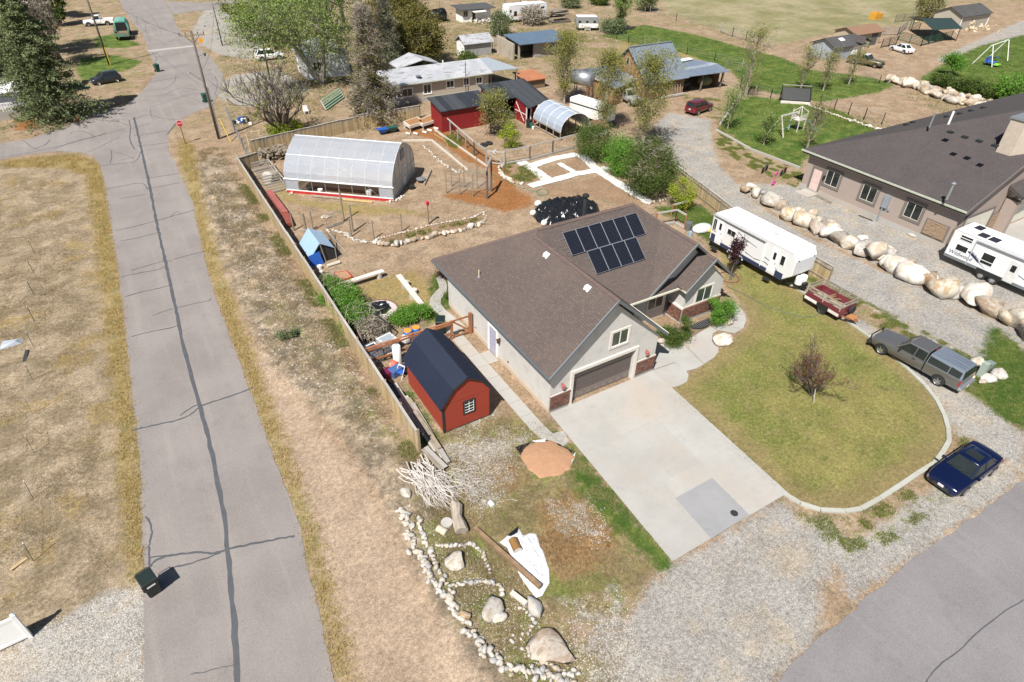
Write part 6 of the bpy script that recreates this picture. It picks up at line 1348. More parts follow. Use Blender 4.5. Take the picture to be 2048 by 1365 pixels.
# blue swing set top right
a=P(*c5(1705,555)); b=P(*c5(1845,500))
t=thing('swing_set','white pipe swing frame with a blue lounge swing on the far lawn','swing set',a.lerp(b,.5),yaw_of(P(*c5(1700,560)),P(*c5(1840,505))))
h=3.3; 
for x in(-3.8,3.8): obj('leg',MB().tube([(x,-1.3,0),(x,-.1,h)],.07,6).tube([(x,1.8,0),(x,.1,h)],.07,6),M['white'],t)
obj('top_bar',MB().tube([(-3.8,0,h),(3.8,0,h)],.07,6),M['white'],t)
o=obj('lounge_swing',MB().box(-3.4,-1.2,.5,-1.4,.2,.62).box(-3.4,.1,.62,-1.4,.2,1.3),M['blue_plastic'],t)
for x in(-3.3,-1.5): obj('chain',MB().bar((x,-.2,.6),(x,0,h),.03),M['steel'],o)
o=obj('swing',MB().box(1.6,-.15,.6,2.2,.15,.66),M['blue_plastic'],t); obj('chain',MB().bar((1.7,0,.6),(1.7,0,h),.03).bar((2.1,0,.6),(2.1,0,h),.03),M['steel'],o)
obj('green_pad',MB().box(-3.5,-2.0,.3,-1.9,-1.2,.42),mt('lime_pad',(.2,.5,.05),.6),t)
# black open box trailer by the lawn
a=P(1565,203); b=P(1610,206); t=thing('tilted_dump_bed','black open topped trailer bed tipped up at the back of the green lawn','trailer bed',(a+b)/2,yaw_of(a,b))
obj('bed',MB().hexa([(-1.9,-.6,.3),(1.9,-.6,.3),(1.9,.7,1.7),(-1.9,.7,1.7)],[(-1.9,-.7,.42),(1.9,-.7,.42),(1.9,.6,1.82),(-1.9,.6,1.82)]),M['black'],t)
obj('side_board',MB().hexa([(-2.0,-.7,.3),(-1.9,-.7,.3),(-1.9,.7,1.8),(-2.0,.7,1.8)],[(-2.0,-1.1,.8),(-1.9,-1.1,.8),(-1.9,.3,2.2),(-2.0,.3,2.2)]).hexa([(1.9,-.7,.3),(2.0,-.7,.3),(2.0,.7,1.8),(1.9,.7,1.8)],[(1.9,-1.1,.8),(2.0,-1.1,.8),(2.0,.3,2.2),(1.9,.3,2.2)]),M['black'],t)
obj('top_rail',MB().bar((-2,.35,2.2),(2,.35,2.2),.08),M['wood_gray'],t); obj('skid',MB().box(-2,-1.0,.0,2,-.7,.3),M['wood_pale'],t)
# ---------- poles, signs, bins ----------
def pole(label,b,h,top=None,m=None,lean=(0,0),r=.16,name='utility_pole',cat='utility pole'):
    t=thing(name,label,cat,(b[0],b[1],0),world=True)
    obj('pole',MB().tube([(b[0],b[1],0),(b[0]+lean[0],b[1]+lean[1],h)],[r,r*.7],8),m or M['bark'],t,True); return t
b=P(438,278); t=pole('tall timber power pole with crossarm and transformer beside the stop sign',b.xy,11.6)
d=Vector((math.cos(R(-5)),math.sin(R(-5)),0)); c=Vector((b.x,b.y,11.2)); obj('crossarm',MB().bar(c-d*1.3,c+d*1.3,.12,.16),M['wood'],t)
for k in(-1.2,-.6,.6,1.2): obj('insulator',MB().cyl((c+d*k).xy,.05,11.27,11.5,6),M['dark_steel'],t)
obj('marker_tag',MB().box(b.x+.55,b.y-.1,10.4,b.x+.95,b.y-.05,10.9),mt('orange_tag',(.8,.35,.02),.6),t); obj('brace',MB().bar((b.x,b.y,10.4),c+d*.8,.05).bar((b.x,b.y,10.4),c-d*.8,.05),M['dark_steel'],t)
obj('conduit',MB().tube([(b.x+.22,b.y-.1,0),(b.x+.2,b.y-.1,6.3)],.05,6),M['white_dirty'],t); obj('conduit',MB().tube([(b.x+.05,b.y-.25,0),(b.x+.05,b.y-.22,6.0)],.05,6),M['dark_steel'],t)
obj('street_lamp',MB().tube([(b.x,b.y,6.4),(b.x-1.2,b.y-.3,7.6)],.03,5).ell((b.x-1.3,b.y-.3,7.6),(.2,.12,.07)),M['steel'],t)
obj('street_lamp',MB().tube([(b.x,b.y,9.0),(b.x+.7,b.y,9.3)],.03,5).ell((b.x+.8,b.y,9.2),(.12,.12,.2)),M['dark_steel'],t)
g=P(462,285); single('guy_marker',MB().tube([(g.x,g.y,0),(g.x-.5,g.y+.8,2.6)],.05,6),M['yellow'],'yellow guy wire sleeve right of the tall timber power pole','guy marker')
b2=P(219,130); t2=pole('power pole with yellow base guard on the green verge left of the road',b2.xy,12.5,r=.16); obj('guard',MB().tube([(b2.x+.15,b2.y-.2,0),(b2.x+.13,b2.y-.2,2.6)],.07,6),M['yellow'],t2)
b3=P(445,92); t3=pole('thin dark pole on the pale dirt lot right of the road',b3.xy,6.3,m=M['dark_steel'],r=.1)
b4=P(540,160); pole('brown pole beside the parked white crossover',b4.xy,9.5,r=.14)
def wire(label,a,b,sag,r=.018):
    pts=[Vector(a).lerp(Vector(b),k/14)-Vector((0,0,sag*4*(k/14)*(1-k/14))) for k in range(15)]
    single('power_line',MB().tube(pts,r,4),M['black'],label,'power line')
wire('thin overhead wire running from the tall pole over the left road pole',(b.x-1,b.y,11.3),(b2.x,b2.y,12),1.0); wire('sagging service wire from the tall pole to the thin dark pole',(b.x,b.y,7.6),(b3.x,b3.y,6.1),1.5)
wire('overhead wire from the left road pole towards the white roofed home',(b2.x,b2.y,11.0),(-14,104,4.5),1.0)
wire('low cable from the thin dark pole to the crossover pole',(b3.x,b3.y,6.0),(b4.x,b4.y,9.0),.8)
s_=P(371,288); t=thing('stop_sign','red octagonal stop sign on a wooden post at the dirt corner','road sign',s_,world=True)
obj('post',MB().bar(s_,s_+Vector((0,0,2.75)),.09),mt('rusty_post',(.16,.08,.05),.8),t)
o8=[(.38*math.cos(R(22.5+45*k)),.38*math.sin(R(22.5+45*k))) for k in range(8)]; ang=R(-4)
U=Vector((math.cos(ang),math.sin(ang),0)); N_=Vector((U.y,-U.x,0)); C_=s_+Vector((0,0,2.35))+N_*.06
def ocs(r,o): return [C_+U*x*r+Vector((0,0,1))*y*r+N_*o for x,y in o8]
f=obj('sign_face',MB().hexa(ocs(1,0),ocs(1,.015)),mt('sign_white',(.8,.8,.8),.5),t); obj('sign_panel',MB().hexa(ocs(.93,.015),ocs(.93,.022)),mt('sign_red',(.50,.012,.025),.5),f)
c_=bpy.data.curves.new('stop','FONT'); c_.body='STOP'; c_.size=.24; c_.align_x='CENTER'; c_.align_y='CENTER'; c_.extrude=.002
lo_=bpy.data.objects.new('tmp',c_); COL.objects.link(lo_); bpy.context.view_layer.update(); me=bpy.data.meshes.new_from_object(lo_.evaluated_get(bpy.context.evaluated_depsgraph_get())); bpy.data.objects.remove(lo_); me.materials.clear(); me.materials.append(M['white'])
q=bpy.data.objects.new('lettering',me); COL.objects.link(q); q.parent=f; pp=C_+N_*.03-s_
q.matrix_basis=Matrix(((U.x,0,N_.x,C_.x+N_.x*.03),(U.y,0,N_.y,C_.y+N_.y*.03),(0,1,0,C_.z),(0,0,0,1)))
s_=P(189,231); t=thing('street_name_sign','green street name blades on a thin post beside the spruce','road sign',s_,world=True)
obj('post',MB().bar(s_,s_+Vector((0,0,3.2)),.06),M['steel'],t); obj('blade',MB().cbox((s_.x,s_.y,3.2),(1.3,.04,.26),R(10)),M['green_plastic'],t); obj('blade',MB().cbox((s_.x,s_.y,3.48),(.9,.04,.2),R(100)),M['green_plastic'],t)
hy=P(158,242); single('fire_hydrant',MB().lathe([(.16,0),(.14,.05),(.12,.45),(.16,.5),(.1,.62),(.03,.7)],10,tuple(hy)).tube([(hy.x-.22,hy.y,.42),(hy.x+.22,hy.y,.42)],.05,6),mt('hydrant_orange',(.5,.08,.03),.5),'small orange red fire hydrant in the shade of the spruce','fire hydrant')
def bin_(label,loc,rz,col,s=1.0,text=None,fallen=None):
    t=thing('wheeled_bin',label,'trash bin',loc,rz,None); m=mt('bin_'+col,{'black':(.012,.022,.02),'green':(.01,.07,.05),'blue':(.02,.05,.09)}[col],.45,var=.15)
    w=.31*s; d=.36*s; h=1.05*s
    obj('body',MB().hexa([(-w*.78,-d*.68,.06),(w*.78,-d*.68,.06),(w*.78,d*.72,.06),(-w*.78,d*.72,.06)],[(-w,-d,h),(w,-d,h),(w,d,h),(-w,d,h)]),m,t)
    l=obj('lid',MB().hexa([(-w*1.07,-d*1.1,h),(w*1.07,-d*1.1,h),(w*1.07,d*1.1,h),(-w*1.07,d*1.1,h)],[(-w*.98,-d*1.0,h+.06),(w*.98,-d*1.0,h+.06),(w*.98,d*1.0,h+.09),(-w*.98,d*1.0,h+.09)]),m,t)
    bev(l,.02,2); obj('handle',MB().tube([(-w*.8,d*1.05,h-.02),(-w*.8,d*1.3,h),(w*.8,d*1.3,h),(w*.8,d*1.05,h-.02)],.02,6),m,t)
    for x in(-1,1): obj('wheel',MB().tube([(x*w*.95-.03,d*.8,.13),(x*w*.95+.03,d*.8,.13)],.13,10),M['rubber'],t)
    if text:
        o=obj('label_strip',MB().hexa([(-w*.55,-d*.94-.02,h*.72),(w*.55,-d*.94-.02,h*.72),(w*.55,-d*.93,h*.72),(-w*.55,-d*.93,h*.72)],[(-w*.55,-d*.975-.02,h*.79),(w*.55,-d*.975-.02,h*.79),(w*.55,-d*.96,h*.79),(-w*.55,-d*.96,h*.79)]),M['white_dirty'],t)
    return t
bin_('large black wheeled bin at the road edge near the pale gravel',tuple(P(308,1184).xy)+(.01,),R(16),'black',1.05,True)
bin_('dark wheeled bin standing on the road shoulder near the junction',tuple(P(316,144).xy)+(0,),R(20),'green',1.0)
bin_('teal green bin without lid beside the tall pole',tuple(P(412,205).xy)+(0,),R(10),'green',1.0)
bin_('black bin standing behind the white crossover',tuple(P(553,100).xy)+(0,),R(-10),'black',1.0)
bin_('black lidded bin by the redwood gate beside the house',tuple(P(882,665).xy)+(0,),R(-28),'black',1.05)
# ---------- rocks ----------
def ico(sub):
    import bmesh
    bm=bmesh.new(); bmesh.ops.create_icosphere(bm,subdivisions=sub,radius=1); v=np.array([x.co[:] for x in bm.verts]); f=np.array([[q.index for q in g.verts] for g in bm.faces]); bm.free(); return v,f
def rock_mesh(sub,seed,m,flat=.75,nrm='rock'):
    rn=np.random.default_rng(seed); v,f=ico(sub); v=v.copy()
    for _ in range(9):                      # cut facets
        n=rn.normal(size=3); n/=np.linalg.norm(n); d=rn.uniform(.38,.72); k=v@n; v-=np.outer(np.maximum(k-d,0),n)
    v*=1+ (rn.normal(size=(len(v),1))*.045); v*=1.42; v[:,2]*=flat; v[:,2]-=v[:,2].min()*.72+0; 
    return np_mesh('rock',v,f,m,False)
RK={k:[rock_mesh(sub,s*7+i,M[k]) for i in range(6)] for s,(k,sub) in enumerate((('rock',1),('rock_tan',1),('rock_gray',1)))}
BIG={k:[rock_mesh(2,90+s*7+i,M[k]) for i in range(4)] for s,k in enumerate(('rock','rock_tan','rock_gray'))}
def rock_row(name,label,cat,pts,size,n=None,spread=.1,mats=('rock','rock','rock_gray'),group=None,z=0,seed=1,flat=1.0,big=False):
    rn=random.Random(seed); pts=[Vector((*p[:2],0)) for p in pts]; t=thing(name,label,cat,pts[0],group=group)
    L=[(b-a).length for a,b in zip(pts,pts[1:])]; T=sum(L); n=n or int(T/(size*1.55))
    for k in range(n):
        d=T*(k+.5)/n; i=0
        while i<len(L)-1 and d>L[i]: d-=L[i]; i+=1
        p=pts[i].lerp(pts[i+1],min(1,d/L[i])); dr=(pts[i+1]-pts[i]).normalized(); nn=Vector((-dr.y,dr.x,0)); p=p+nn*rn.gauss(0,spread)
        s=size*rn.uniform(.65,1.25); mm=rn.choice(mats); me=rn.choice((BIG if big else RK)[mm])
        inst('rock',me,t,p-pts[0]+Vector((0,0,z+float(ground_z(p.x,p.y)))),(rn.uniform(-.2,.2),rn.uniform(-.2,.2),rn.uniform(0,6.28)),(s*rn.uniform(.9,1.3)*.5,s*rn.uniform(.7,1.0)*.5,s*.5*rn.uniform(.7,1.0)*flat))
    return t
def boulder(label,u,v,sx,sy,sz,rz=0,m='rock',k=0,name='boulder',group=None):
    p=P(u,v); me=BIG[m][k%4].copy(); me.materials.clear(); me.materials.append(M[m]); o=inst(name,me,None,(p.x,p.y,float(ground_z(p.x,p.y))-.02),(0,0,rz),(sx/2,sy/2,sz/2)); tag(o,label,'boulder',group); 
    return o
W=lambda *a:[P(a[i],a[i+1]) for i in range(0,len(a),2)]
rock_row('rock_border','curving double band of pale stones along the lower left corner of the front yard','rock border',W(808,1020,812,1050,822,1085,835,1110,858,1150,880,1190,900,1210,915,1235,940,1265,965,1300,1000,1335,1040,1345,1090,1350,1150,1362),.32,150,.13,seed=2)
rock_row('rock_border','inner line of small stones beside the curving stone band','rock border',W(838,1040,846,1080,862,1110,878,1150,895,1178,905,1200),.28,26,.05,seed=3)
rock_row('rock_edging','short stone row above the split bench log in the front bed','rock border',W(872,1095,900,1100,925,1096,948,1088),.26,14,.04,seed=4)
rock_row('rock_edging','thin stone row running down right of the pale heart shaped boulder','rock border',W(955,1095,968,1110,975,1130,985,1150),.22,9,.03,seed=5)
rock_row('rock_edging','stone row above the two oval boulders in the front bed','rock border',W(905,1180,935,1172,965,1170,990,1168,1000,1180,1010,1192),.24,20,.05,seed=6)
rock_row('rock_edging','scattered stones leading to the big flat tan boulder','rock border',W(1035,1215,1055,1225,1070,1240,1060,1265,1035,1280,1020,1290),.24,13,.12,seed=7)
rock_row('rock_edging','bright stone edging at the bottom of the front bed','rock border',W(1040,1300,1080,1325,1120,1340,1160,1352),.26,14,.06,seed=8)
boulder('white heart shaped boulder in the upper front bed',914,1130,.95,.85,.5,.3,'rock',0)
boulder('white oval boulder leaning beside a smaller stone in the lower front bed',983,1224,1.05,.8,.55,.9,'rock',1)
boulder('small pale stone touching the oval white boulder',999,1243,.6,.55,.35,.5,'rock',2)
boulder('huge flat tan and white boulder at the bottom of the front bed',1100,1300,2.1,1.5,.7,-.2,'rock_tan',3)
boulder('round peach coloured stone in the curved stone band',927,1240,.55,.5,.4,0,'rock_tan',1)
boulder('white stone half buried left of the branch heap',811,990,.75,.5,.4,1.8,'rock',3)
boulder('small white boulder left of the round bush at the walk',1195+178,667,.6,.5,.4,.2,'rock',0)
boulder('white boulder at the inside bend of the front walk',1443,682,1.35,1.1,.85,.4,'rock',1)
boulder('long low tan boulder in the ring bed below the wing window',1454,640,1.7,1.0,.8,.5,'rock_tan',2)
boulder('white stone at the garage corner by the dark bush',1322,685,.75,.5,.4,.2,'rock',2)
boulder('rounded white boulder behind the pale green utility box',1955,725,1.2,.85,.7,.3,'rock',3)
boulder('white rounded boulder right of the utility box',1996,749,1.0,.85,.6,.2,'rock',0)
boulder('flat grey tan boulder in front of the utility box',1972,757,1.0,.9,.45,.3,'rock_gray',1)
boulder('small white rock below the flat grey boulder',1964,766,.7,.4,.35,.1,'rock',2); boulder('small white rocks at the pickup tailgate',1938,752,.6,.5,.3,.7,'rock',1)
# boulder wall between gravel lane and neighbour's lot
rn=random.Random(12); t=thing('boulder_wall','long dry-laid wall of big tan and white boulders between the gravel lane and the taupe house','boulder wall',P(1480,370))
def brock(u,v,s,k,m,zz=0,fl=1.0):
    p=P(u,v); inst('boulder',BIG[m][k%4],t,p-t.location+Vector((0,0,zz)),(rn.uniform(-.15,.15),rn.uniform(-.15,.15),rn.uniform(0,6.28)),(s*.60,s*.50,s*.56*fl))
BW=[(1488,378,1.2,'rock_tan'),(1500,372,1.0,'rock'),(1510,387,1.3,'rock'),(1522,383,.7,'rock_gray'),(1538,402,1.9,'rock'),(1556,396,.9,'rock'),(1562,412,1.5,'rock_tan'),(1580,432,1.8,'rock'),(1594,424,1.1,'rock'),(1608,444,1.9,'rock'),(1622,432,1.3,'rock'),(1634,438,.9,'rock'),(1632,458,1.7,'rock_tan'),(1656,470,1.7,'rock'),(1650,448,.9,'rock_tan'),(1668,455,1.1,'rock'),(1678,480,1.8,'rock_tan'),(1672,464,.9,'rock_gray'),(1697,492,1.6,'rock'),(1716,482,1.2,'rock'),(1716,502,1.7,'rock'),(1732,490,1.1,'rock_tan'),(1746,512,2.1,'rock'),(1760,516,1.3,'rock'),(1770,500,1.1,'rock'),(1780,508,1.1,'rock_gray'),(1776,530,1.5,'rock'),(1795,535,2.0,'rock'),(1815,532,1.4,'rock_tan'),(1822,553,2.1,'rock'),(1848,562,1.9,'rock_tan'),(1866,558,1.1,'rock'),(1885,578,2.3,'rock'),(1902,584,1.6,'rock_gray'),(1918,575,.8,'rock'),(1938,600,2.4,'rock'),(1975,618,2.1,'rock_tan'),(1998,634,1.5,'rock'),(2035,650,2.0,'rock'),(2055,668,1.8,'rock_tan')]
for k,(u,v,s,m_) in enumerate(BW): brock(u,v+6,s*.84,k,m_)
for k in range(46):
    i=rn.randrange(len(BW)-1); a=BW[i]; b=BW[i+1]; f=rn.random(); brock(a[0]+(b[0]-a[0])*f+rn.uniform(-4,10),a[1]+(b[1]-a[1])*f+rn.uniform(-4,8),rn.uniform(.4,.8),k,rn.choice(['rock','rock_tan','rock_gray']),0)
c5=lambda u,v:(1560+u*.2383,v*.2383)
def c5l(*a): return [P(*c5(a[i],a[i+1])) for i in range(0,len(a),2)]
t=rock_row('boulder_wall','double row of white boulders retaining the far lawn beside the bare garden','boulder wall',c5l(880,690,1000,715,1190,765,1340,830,1600,900,1760,900),1.5,34,.3,('rock','rock','rock_tan'),seed=14,big=True)
t=rock_row('boulder_wall','upper course of smaller white rocks above the far boulder row','boulder wall',c5l(930,670,1080,700,1250,745,1450,800,1700,860),1.1,30,.4,('rock','rock_tan'),seed=15,big=True)
rock_row('rock_edging','white stone edging between the green lawn and the bare garden plot','rock border',c5l(215,880,340,925,460,970,600,1020,690,1050,780,1075,850,1095),.5,40,.05,('rock',),seed=16)
# garden bed rocks in the back yard
rock_row('stone_wall','row of big white stones along the lower edge of the curved planting bed','rock border',W(750,485,770,492,785,494,800,490,830,482,860,476,880,471,905,467,930,461,950,455,965,447),.55,27,.04,('rock','rock','rock_tan'),seed=17,big=True)
rock_row('stone_wall','thin row of small white stones along the upper edge of the curved planting bed','rock border',W(750,480,790,470,830,460,870,450,910,443,945,436,962,428),.3,42,.03,('rock',),seed=18)
rock_row('stone_wall','cluster of small stones left of the curved planting bed','rock border',W(655,460,675,466,690,468,705,478,725,486,748,484),.32,30,.16,('rock','rock_gray'),seed=19)
rock_row('stone_wall','stones curling up at the right tip of the curved planting bed','rock border',W(968,446,972,432,966,425),.32,6,.05,('rock',),seed=20)
rock_row('rock_edging','white pebble line across the plot right of the greenhouse','rock border',W(845,293,858,302,870,315,885,328,900,338,915,346,935,342),.3,44,.1,('rock',),seed=21)
rock_row('rock_edging','white stone arc beside the mulch path and herb bed','rock border',W(1008,328,998,340,1005,352,1018,362,1028,368,1048,370),.5,15,.04,('rock','rock','rock_tan'),seed=22,big=True)
rock_row('rock_pile','small heap of white rocks at the front left corner of the greenhouse','rock pile',W(577,388,592,386),.35,9,.3,('rock',),seed=23)
rock_row('rock_edging','white stones at the front right corner of the greenhouse','rock border',W(772,405,790,404,800,398,808,392),.4,9,.05,('rock',),seed=24)
rock_row('rock_edging','stone edging along the green verge below the dark bush','rock border',W(1296,410,1310,404,1330,400,1345,396),.4,9,.05,('rock',),seed=25)
rock_row('rock_pile','heap of white rocks at the end of the old lumber stack','rock pile',W(842,925,852,932,862,940),.16,40,.3,('rock',),seed=26)
rock_row('rock_pile','small pile of white stones behind the wire gate','rock pile',W(645,438,658,434),.3,10,.18,('rock',),seed=28)

# ---------- fences ----------
BM=[]
fb=NT('fence_board')
def m_board():
    s=fb; r=rnd_out(s); n=s.noise(1.0,5,s.scalev(s.obj(),(14,14,1.1)),.65); c=s.mix(s.map(n,.35,.65),(.36,.25,.12),(.50,.40,.23)); z=s.t.nodes.new('ShaderNodeSeparateXYZ'); s.set(z.inputs[0],s.obj())
    c=s.mix(s.map(s.math('ADD',z.outputs[2],s.math('MULTIPLY',n,.8)),1.3,2.3,0,.7),c,(.34,.33,.32)); c=s.mix(s.map(s.math('ADD',r,s.math('MULTIPLY',n,.6)),.95,1.3,0,.6),c,(.26,.24,.22))
    h=s.t.nodes.new('ShaderNodeHueSaturation'); s.set(h.inputs['Value'],s.map(s.math('FRACT',s.math('MULTIPLY',r,5.7)),0,1,.72,1.15,False)); s.set(h.inputs['Color'],c); s.out(h.outputs[0],.9); return s.m
M['board']=m_board()
def board_mesh(w,h,k):
    mb=MB().box(-w/2,-.012,0,w/2,.012,h-.03*(k%3)); me=mb.mesh('fence_board'); me.materials.append(M['board']); return me
def plank_fence(name,label,a,b,h=1.75,w=.14,cap=True,step=2.4,side=1,maxn=298,cat='fence',group=None,sag=.05):
    a=Vector((*a[:2],0)); b=Vector((*b[:2],0)); L=(b-a).length; t=thing(name,label,cat,a,yaw_of(a,b),group); n=int(L/(w+.006)); st=None
    if n>maxn: w=L/maxn-.006; n=maxn
    ms=[board_mesh(w,h,k) for k in range(3)]; rn=random.Random(int(L*10)); np_=max(1,round(L/step))
    zs=[float(ground_z(*(a.lerp(b,k/np_)).xy))+rn.uniform(-sag,sag) for k in range(np_+1)]
    for k in range(n): x=(k+.5)*(w+.006); i=min(np_-1,int(x/L*np_)); inst('fence_board',rn.choice(ms),t,(x,rn.uniform(-.006,.006),zs[i]),(rn.uniform(-.012,.012),rn.uniform(-.008,.008),0))
    for k in range(np_+1): o=obj('post',MB().box(L*k/np_-.05,.02*side if side>0 else -.12,0,L*k/np_+.05,.12 if side>0 else -.02,h+.06+zs[k]),M['post'],t)
    for k in range(np_):
        x0,x1=L*k/np_,L*(k+1)/np_
        if cap: obj('cap_rail',MB().hexa([(x0,-.05,h+zs[k]-.01),(x1,-.05,h+zs[k]-.01),(x1,.10,h+zs[k]-.01),(x0,.10,h+zs[k]-.01)],[(x0,-.05,h+zs[k]+.03),(x1,-.05,h+zs[k]+.03),(x1,.10,h+zs[k]+.03),(x0,.10,h+zs[k]+.03)]),M['wood_gray'],t)
        for z in(.35,h-.35): obj('stringer',MB().box(x0,.014 if side>0 else -.06,z+zs[k],x1,.06 if side>0 else -.014,z+.08+zs[k]),M['wood'],t)
    return t
plank_fence('wood_fence','long weathered board fence along the road bank from the lumber stack to the woodpile',(8.6,23.4),(8.85,69.0),1.75,.145,side=-1)
plank_fence('wood_fence','short board fence stub closing the upper left corner of the garden',(8.9,69.1),(11.0,69.9),1.5)
plank_fence('wood_fence','board fence behind the greenhouse from the woodpile to the dead juniper',(11.2,73.6),(24.5,76.2),1.6,.16)
plank_fence('wood_fence','board fence run between the dead juniper and the red barn',(24.5,76.2),(32.9,76.6),1.7,.16)
plank_fence('wood_fence','board fence beside the gravel lane above the long travel trailer',(48.4,47.0),(45.2,34.3),1.7,.15,side=-1)
plank_fence('wood_fence','last board fence panel between trailer nose and gravel lane',(44.6,27.6),(44.3,23.6),1.65,.15,side=-1)
plank_fence('wood_fence','board fence piece behind the white travel trailer',(45.2,34.2),(44.65,27.8),1.6,.15,side=-1)
# vinyl fence corner bottom left
t=thing('vinyl_fence','white vinyl fence panel cut by the bottom left frame edge','fence',P(62,1274)); L=-6
obj('panel',MB().box(L,-.03,.1,-.06,.03,1.5),M['white'],t); obj('post',MB().box(-.07,-.07,0,.07,.07,1.72),M['white'],t); obj('post_cap',MB().hexa([(-.09,-.09,1.72),(.09,-.09,1.72),(.09,.09,1.72),(-.09,.09,1.72)],[(-.02,-.02,1.8),(.02,-.02,1.8),(.02,.02,1.8),(-.02,.02,1.8)]),M['white'],t); obj('rail',MB().box(L,-.045,1.45,-.07,.045,1.6),M['white'],t); obj('rail',MB().box(L,-.045,.1,-.07,.045,.25),M['white'],t); t.rotation_euler.z=R(4)
# T posts in the left lot
tp=MB().box(-.017,-.008,0,.017,.008,1.35).mesh('t_post'); tp.materials.append(mt('t_post_green',(.05,.075,.06),.6))
wh=MB().box(-.02,-.01,1.24,.02,.01,1.36).mesh('post_tip'); wh.materials.append(M['white_dirty'])
pts=[(71,509),(69,548),(70,593),(70,645),(69,697),(67,763),(66,830),(69,908),(68,1000),(68,1124)]
names=['farthest','second farthest','third farthest','fourth','fifth, by the yellow rope','sixth, with the broken board','seventh','eighth','ninth','nearest']
for k,q in enumerate(pts):
    p=P(*q); o=inst('fence_post',tp,None,(p.x,p.y,float(ground_z(p.x,p.y))),(R(3),R(-2),R(k*17))); tag(o,f'{names[k]} thin steel post in the left lot fence line','fence post','steel posts across the left lot'); inst('post_tip',wh,o,(0,0,0))
ps=[P(*q)+Vector((0,0,1.15)) for q in pts]
mb=MB(); mb2=MB()
for z in(0,-.5): mb.tube([p+Vector((0,0,z)) for p in ps],.004,3)
single('fence_wire',mb,M['steel'],'thin wires strung between the steel posts of the left lot','fence wire',kind='stuff')
p0=P(20,690); single('crumpled_sheet',MB().hexa([(p0.x-.6,p0.y-.4,.02),(p0.x+.7,p0.y-.3,.02),(p0.x+.8,p0.y+.3,.02),(p0.x-.5,p0.y+.4,.02)],[(p0.x-.4,p0.y-.2,.25),(p0.x+.4,p0.y-.2,.3),(p0.x+.5,p0.y+.1,.22),(p0.x-.3,p0.y+.2,.3)]),mt('blueish_sheet',(.36,.40,.46),.6),'crumpled bluish plastic sheet at the left frame edge','plastic sheet')
p0=P(52,716); t=single('broken_board',MB().bar((p0.x-.05,p0.y-.6,.08),(p0.x+.1,p0.y+.7,.1),.2,.1),M['dark_steel'],'dark broken board lying across the left lot fence line','board'); single('tan_board',MB().cbox((p0.x+.15,p0.y-.75,.03),(.7,.35,.06),.2),mt('tan_ply',(.42,.31,.18),.8),'tan plywood scrap beside the dark broken board','board')
p0=P(39,1130); single('plank_piece',MB().cbox((*p0.xy,.05),(.75,.16,.05),.5),mt('tan_ply',(.42,.31,.18),.8),'short tan plank on the dirt near the nearest steel post','board')
# pen fence around the chicken yard (rail + posts)
def post_rail(name,label,pts,h,m,pr=.09,rail=True,low=False,every=2.6,cat='fence',rr=(.09,.14),mesh=False,group=None):
    t=thing(name,label,cat,(pts[0][0],pts[0][1],0),world=True,group=group)
    for a,b in zip(pts,pts[1:]):
        a=Vector((*a[:2],0)); b=Vector((*b[:2],0)); L=(b-a).length; n=max(1,round(L/every))
        for k in range(n+1): p=a.lerp(b,k/n); obj('post',MB().tube([p,p+Vector((0,0,h+.06))],pr,6),m,t)
        if rail: obj('top_rail',MB().bar(a+Vector((0,0,h)),b+Vector((0,0,h)),*rr),M['wood_gray'],t)
        if low: obj('low_rail',MB().bar(a+Vector((0,0,.14)),b+Vector((0,0,.14)),.14,.2),M['wood_gray'],t)
        if mesh:
            mb=MB(); 
            for q in range(5): z=.15+q*(h-.2)/5; mb.tube([a+Vector((0,0,z)),b+Vector((0,0,z))],.006,3)
            nn=int(L/.5)
            for q in range(nn): p=a.lerp(b,q/nn); mb.tube([p+Vector((0,0,.05)),p+Vector((0,0,h))],.005,3)
            tag(obj('wire_mesh',mb,M['dark_steel'],t),kind='stuff')
    return t
c3=lambda u,v:(860+u*.2539,v*.2539)
post_rail('pen_fence','grey post and rail fence down the left side of the poultry yard',[P(*c3(105,1005)),P(*c3(350,1230)),P(*c3(440,1290))],1.6,M['wood'],low=False,mesh=True)
post_rail('pen_fence','grey post and rail fence along the near side of the poultry yard',[P(*c3(590,1300)),P(*c3(785,1265)),P(*c3(965,1215)),P(*c3(1150,1165))],1.6,M['wood'],low=True,mesh=True)
a=P(*c3(445,1290)); b=P(*c3(585,1305)); t=thing('pen_gate','weathered gate with diagonal brace and white diamond sign in the poultry yard fence','gate',a,world=True)
Z=Vector((0,0,1)); obj('frame',MB().bar(a+Z*.15,b+Z*.15,.1).bar(a+Z*1.45,b+Z*1.45,.1).bar(a+Z*.1,a+Z*1.5,.12).bar(b+Z*.1,b+Z*1.6,.16),M['wood_gray'],t); obj('brace',MB().bar(a+Z*1.4,b+Z*.2,.08),M['wood_gray'],t)
m_=a.lerp(b,.45)+Z*1.45+Vector((0,-.08,0)); sg_=obj('sign',MB().hexa([m_+Vector((0,0,-.28)),m_+Vector((.28,0,0)),m_+Vector((0,0,.28)),m_+Vector((-.28,0,0))],[m_+Vector((0,-.02,-.28)),m_+Vector((.28,-.02,0)),m_+Vector((0,-.02,.28)),m_+Vector((-.28,-.02,0))]),M['white'],t)
obj('sign_mark',MB().bar(m_+Vector((-.06,-.03,-.05)),m_+Vector((.06,-.03,.08)),.05,.02).bar(m_+Vector((.02,-.03,-.1)),m_+Vector((-.02,-.03,.02)),.05,.02),M['black'],sg_)
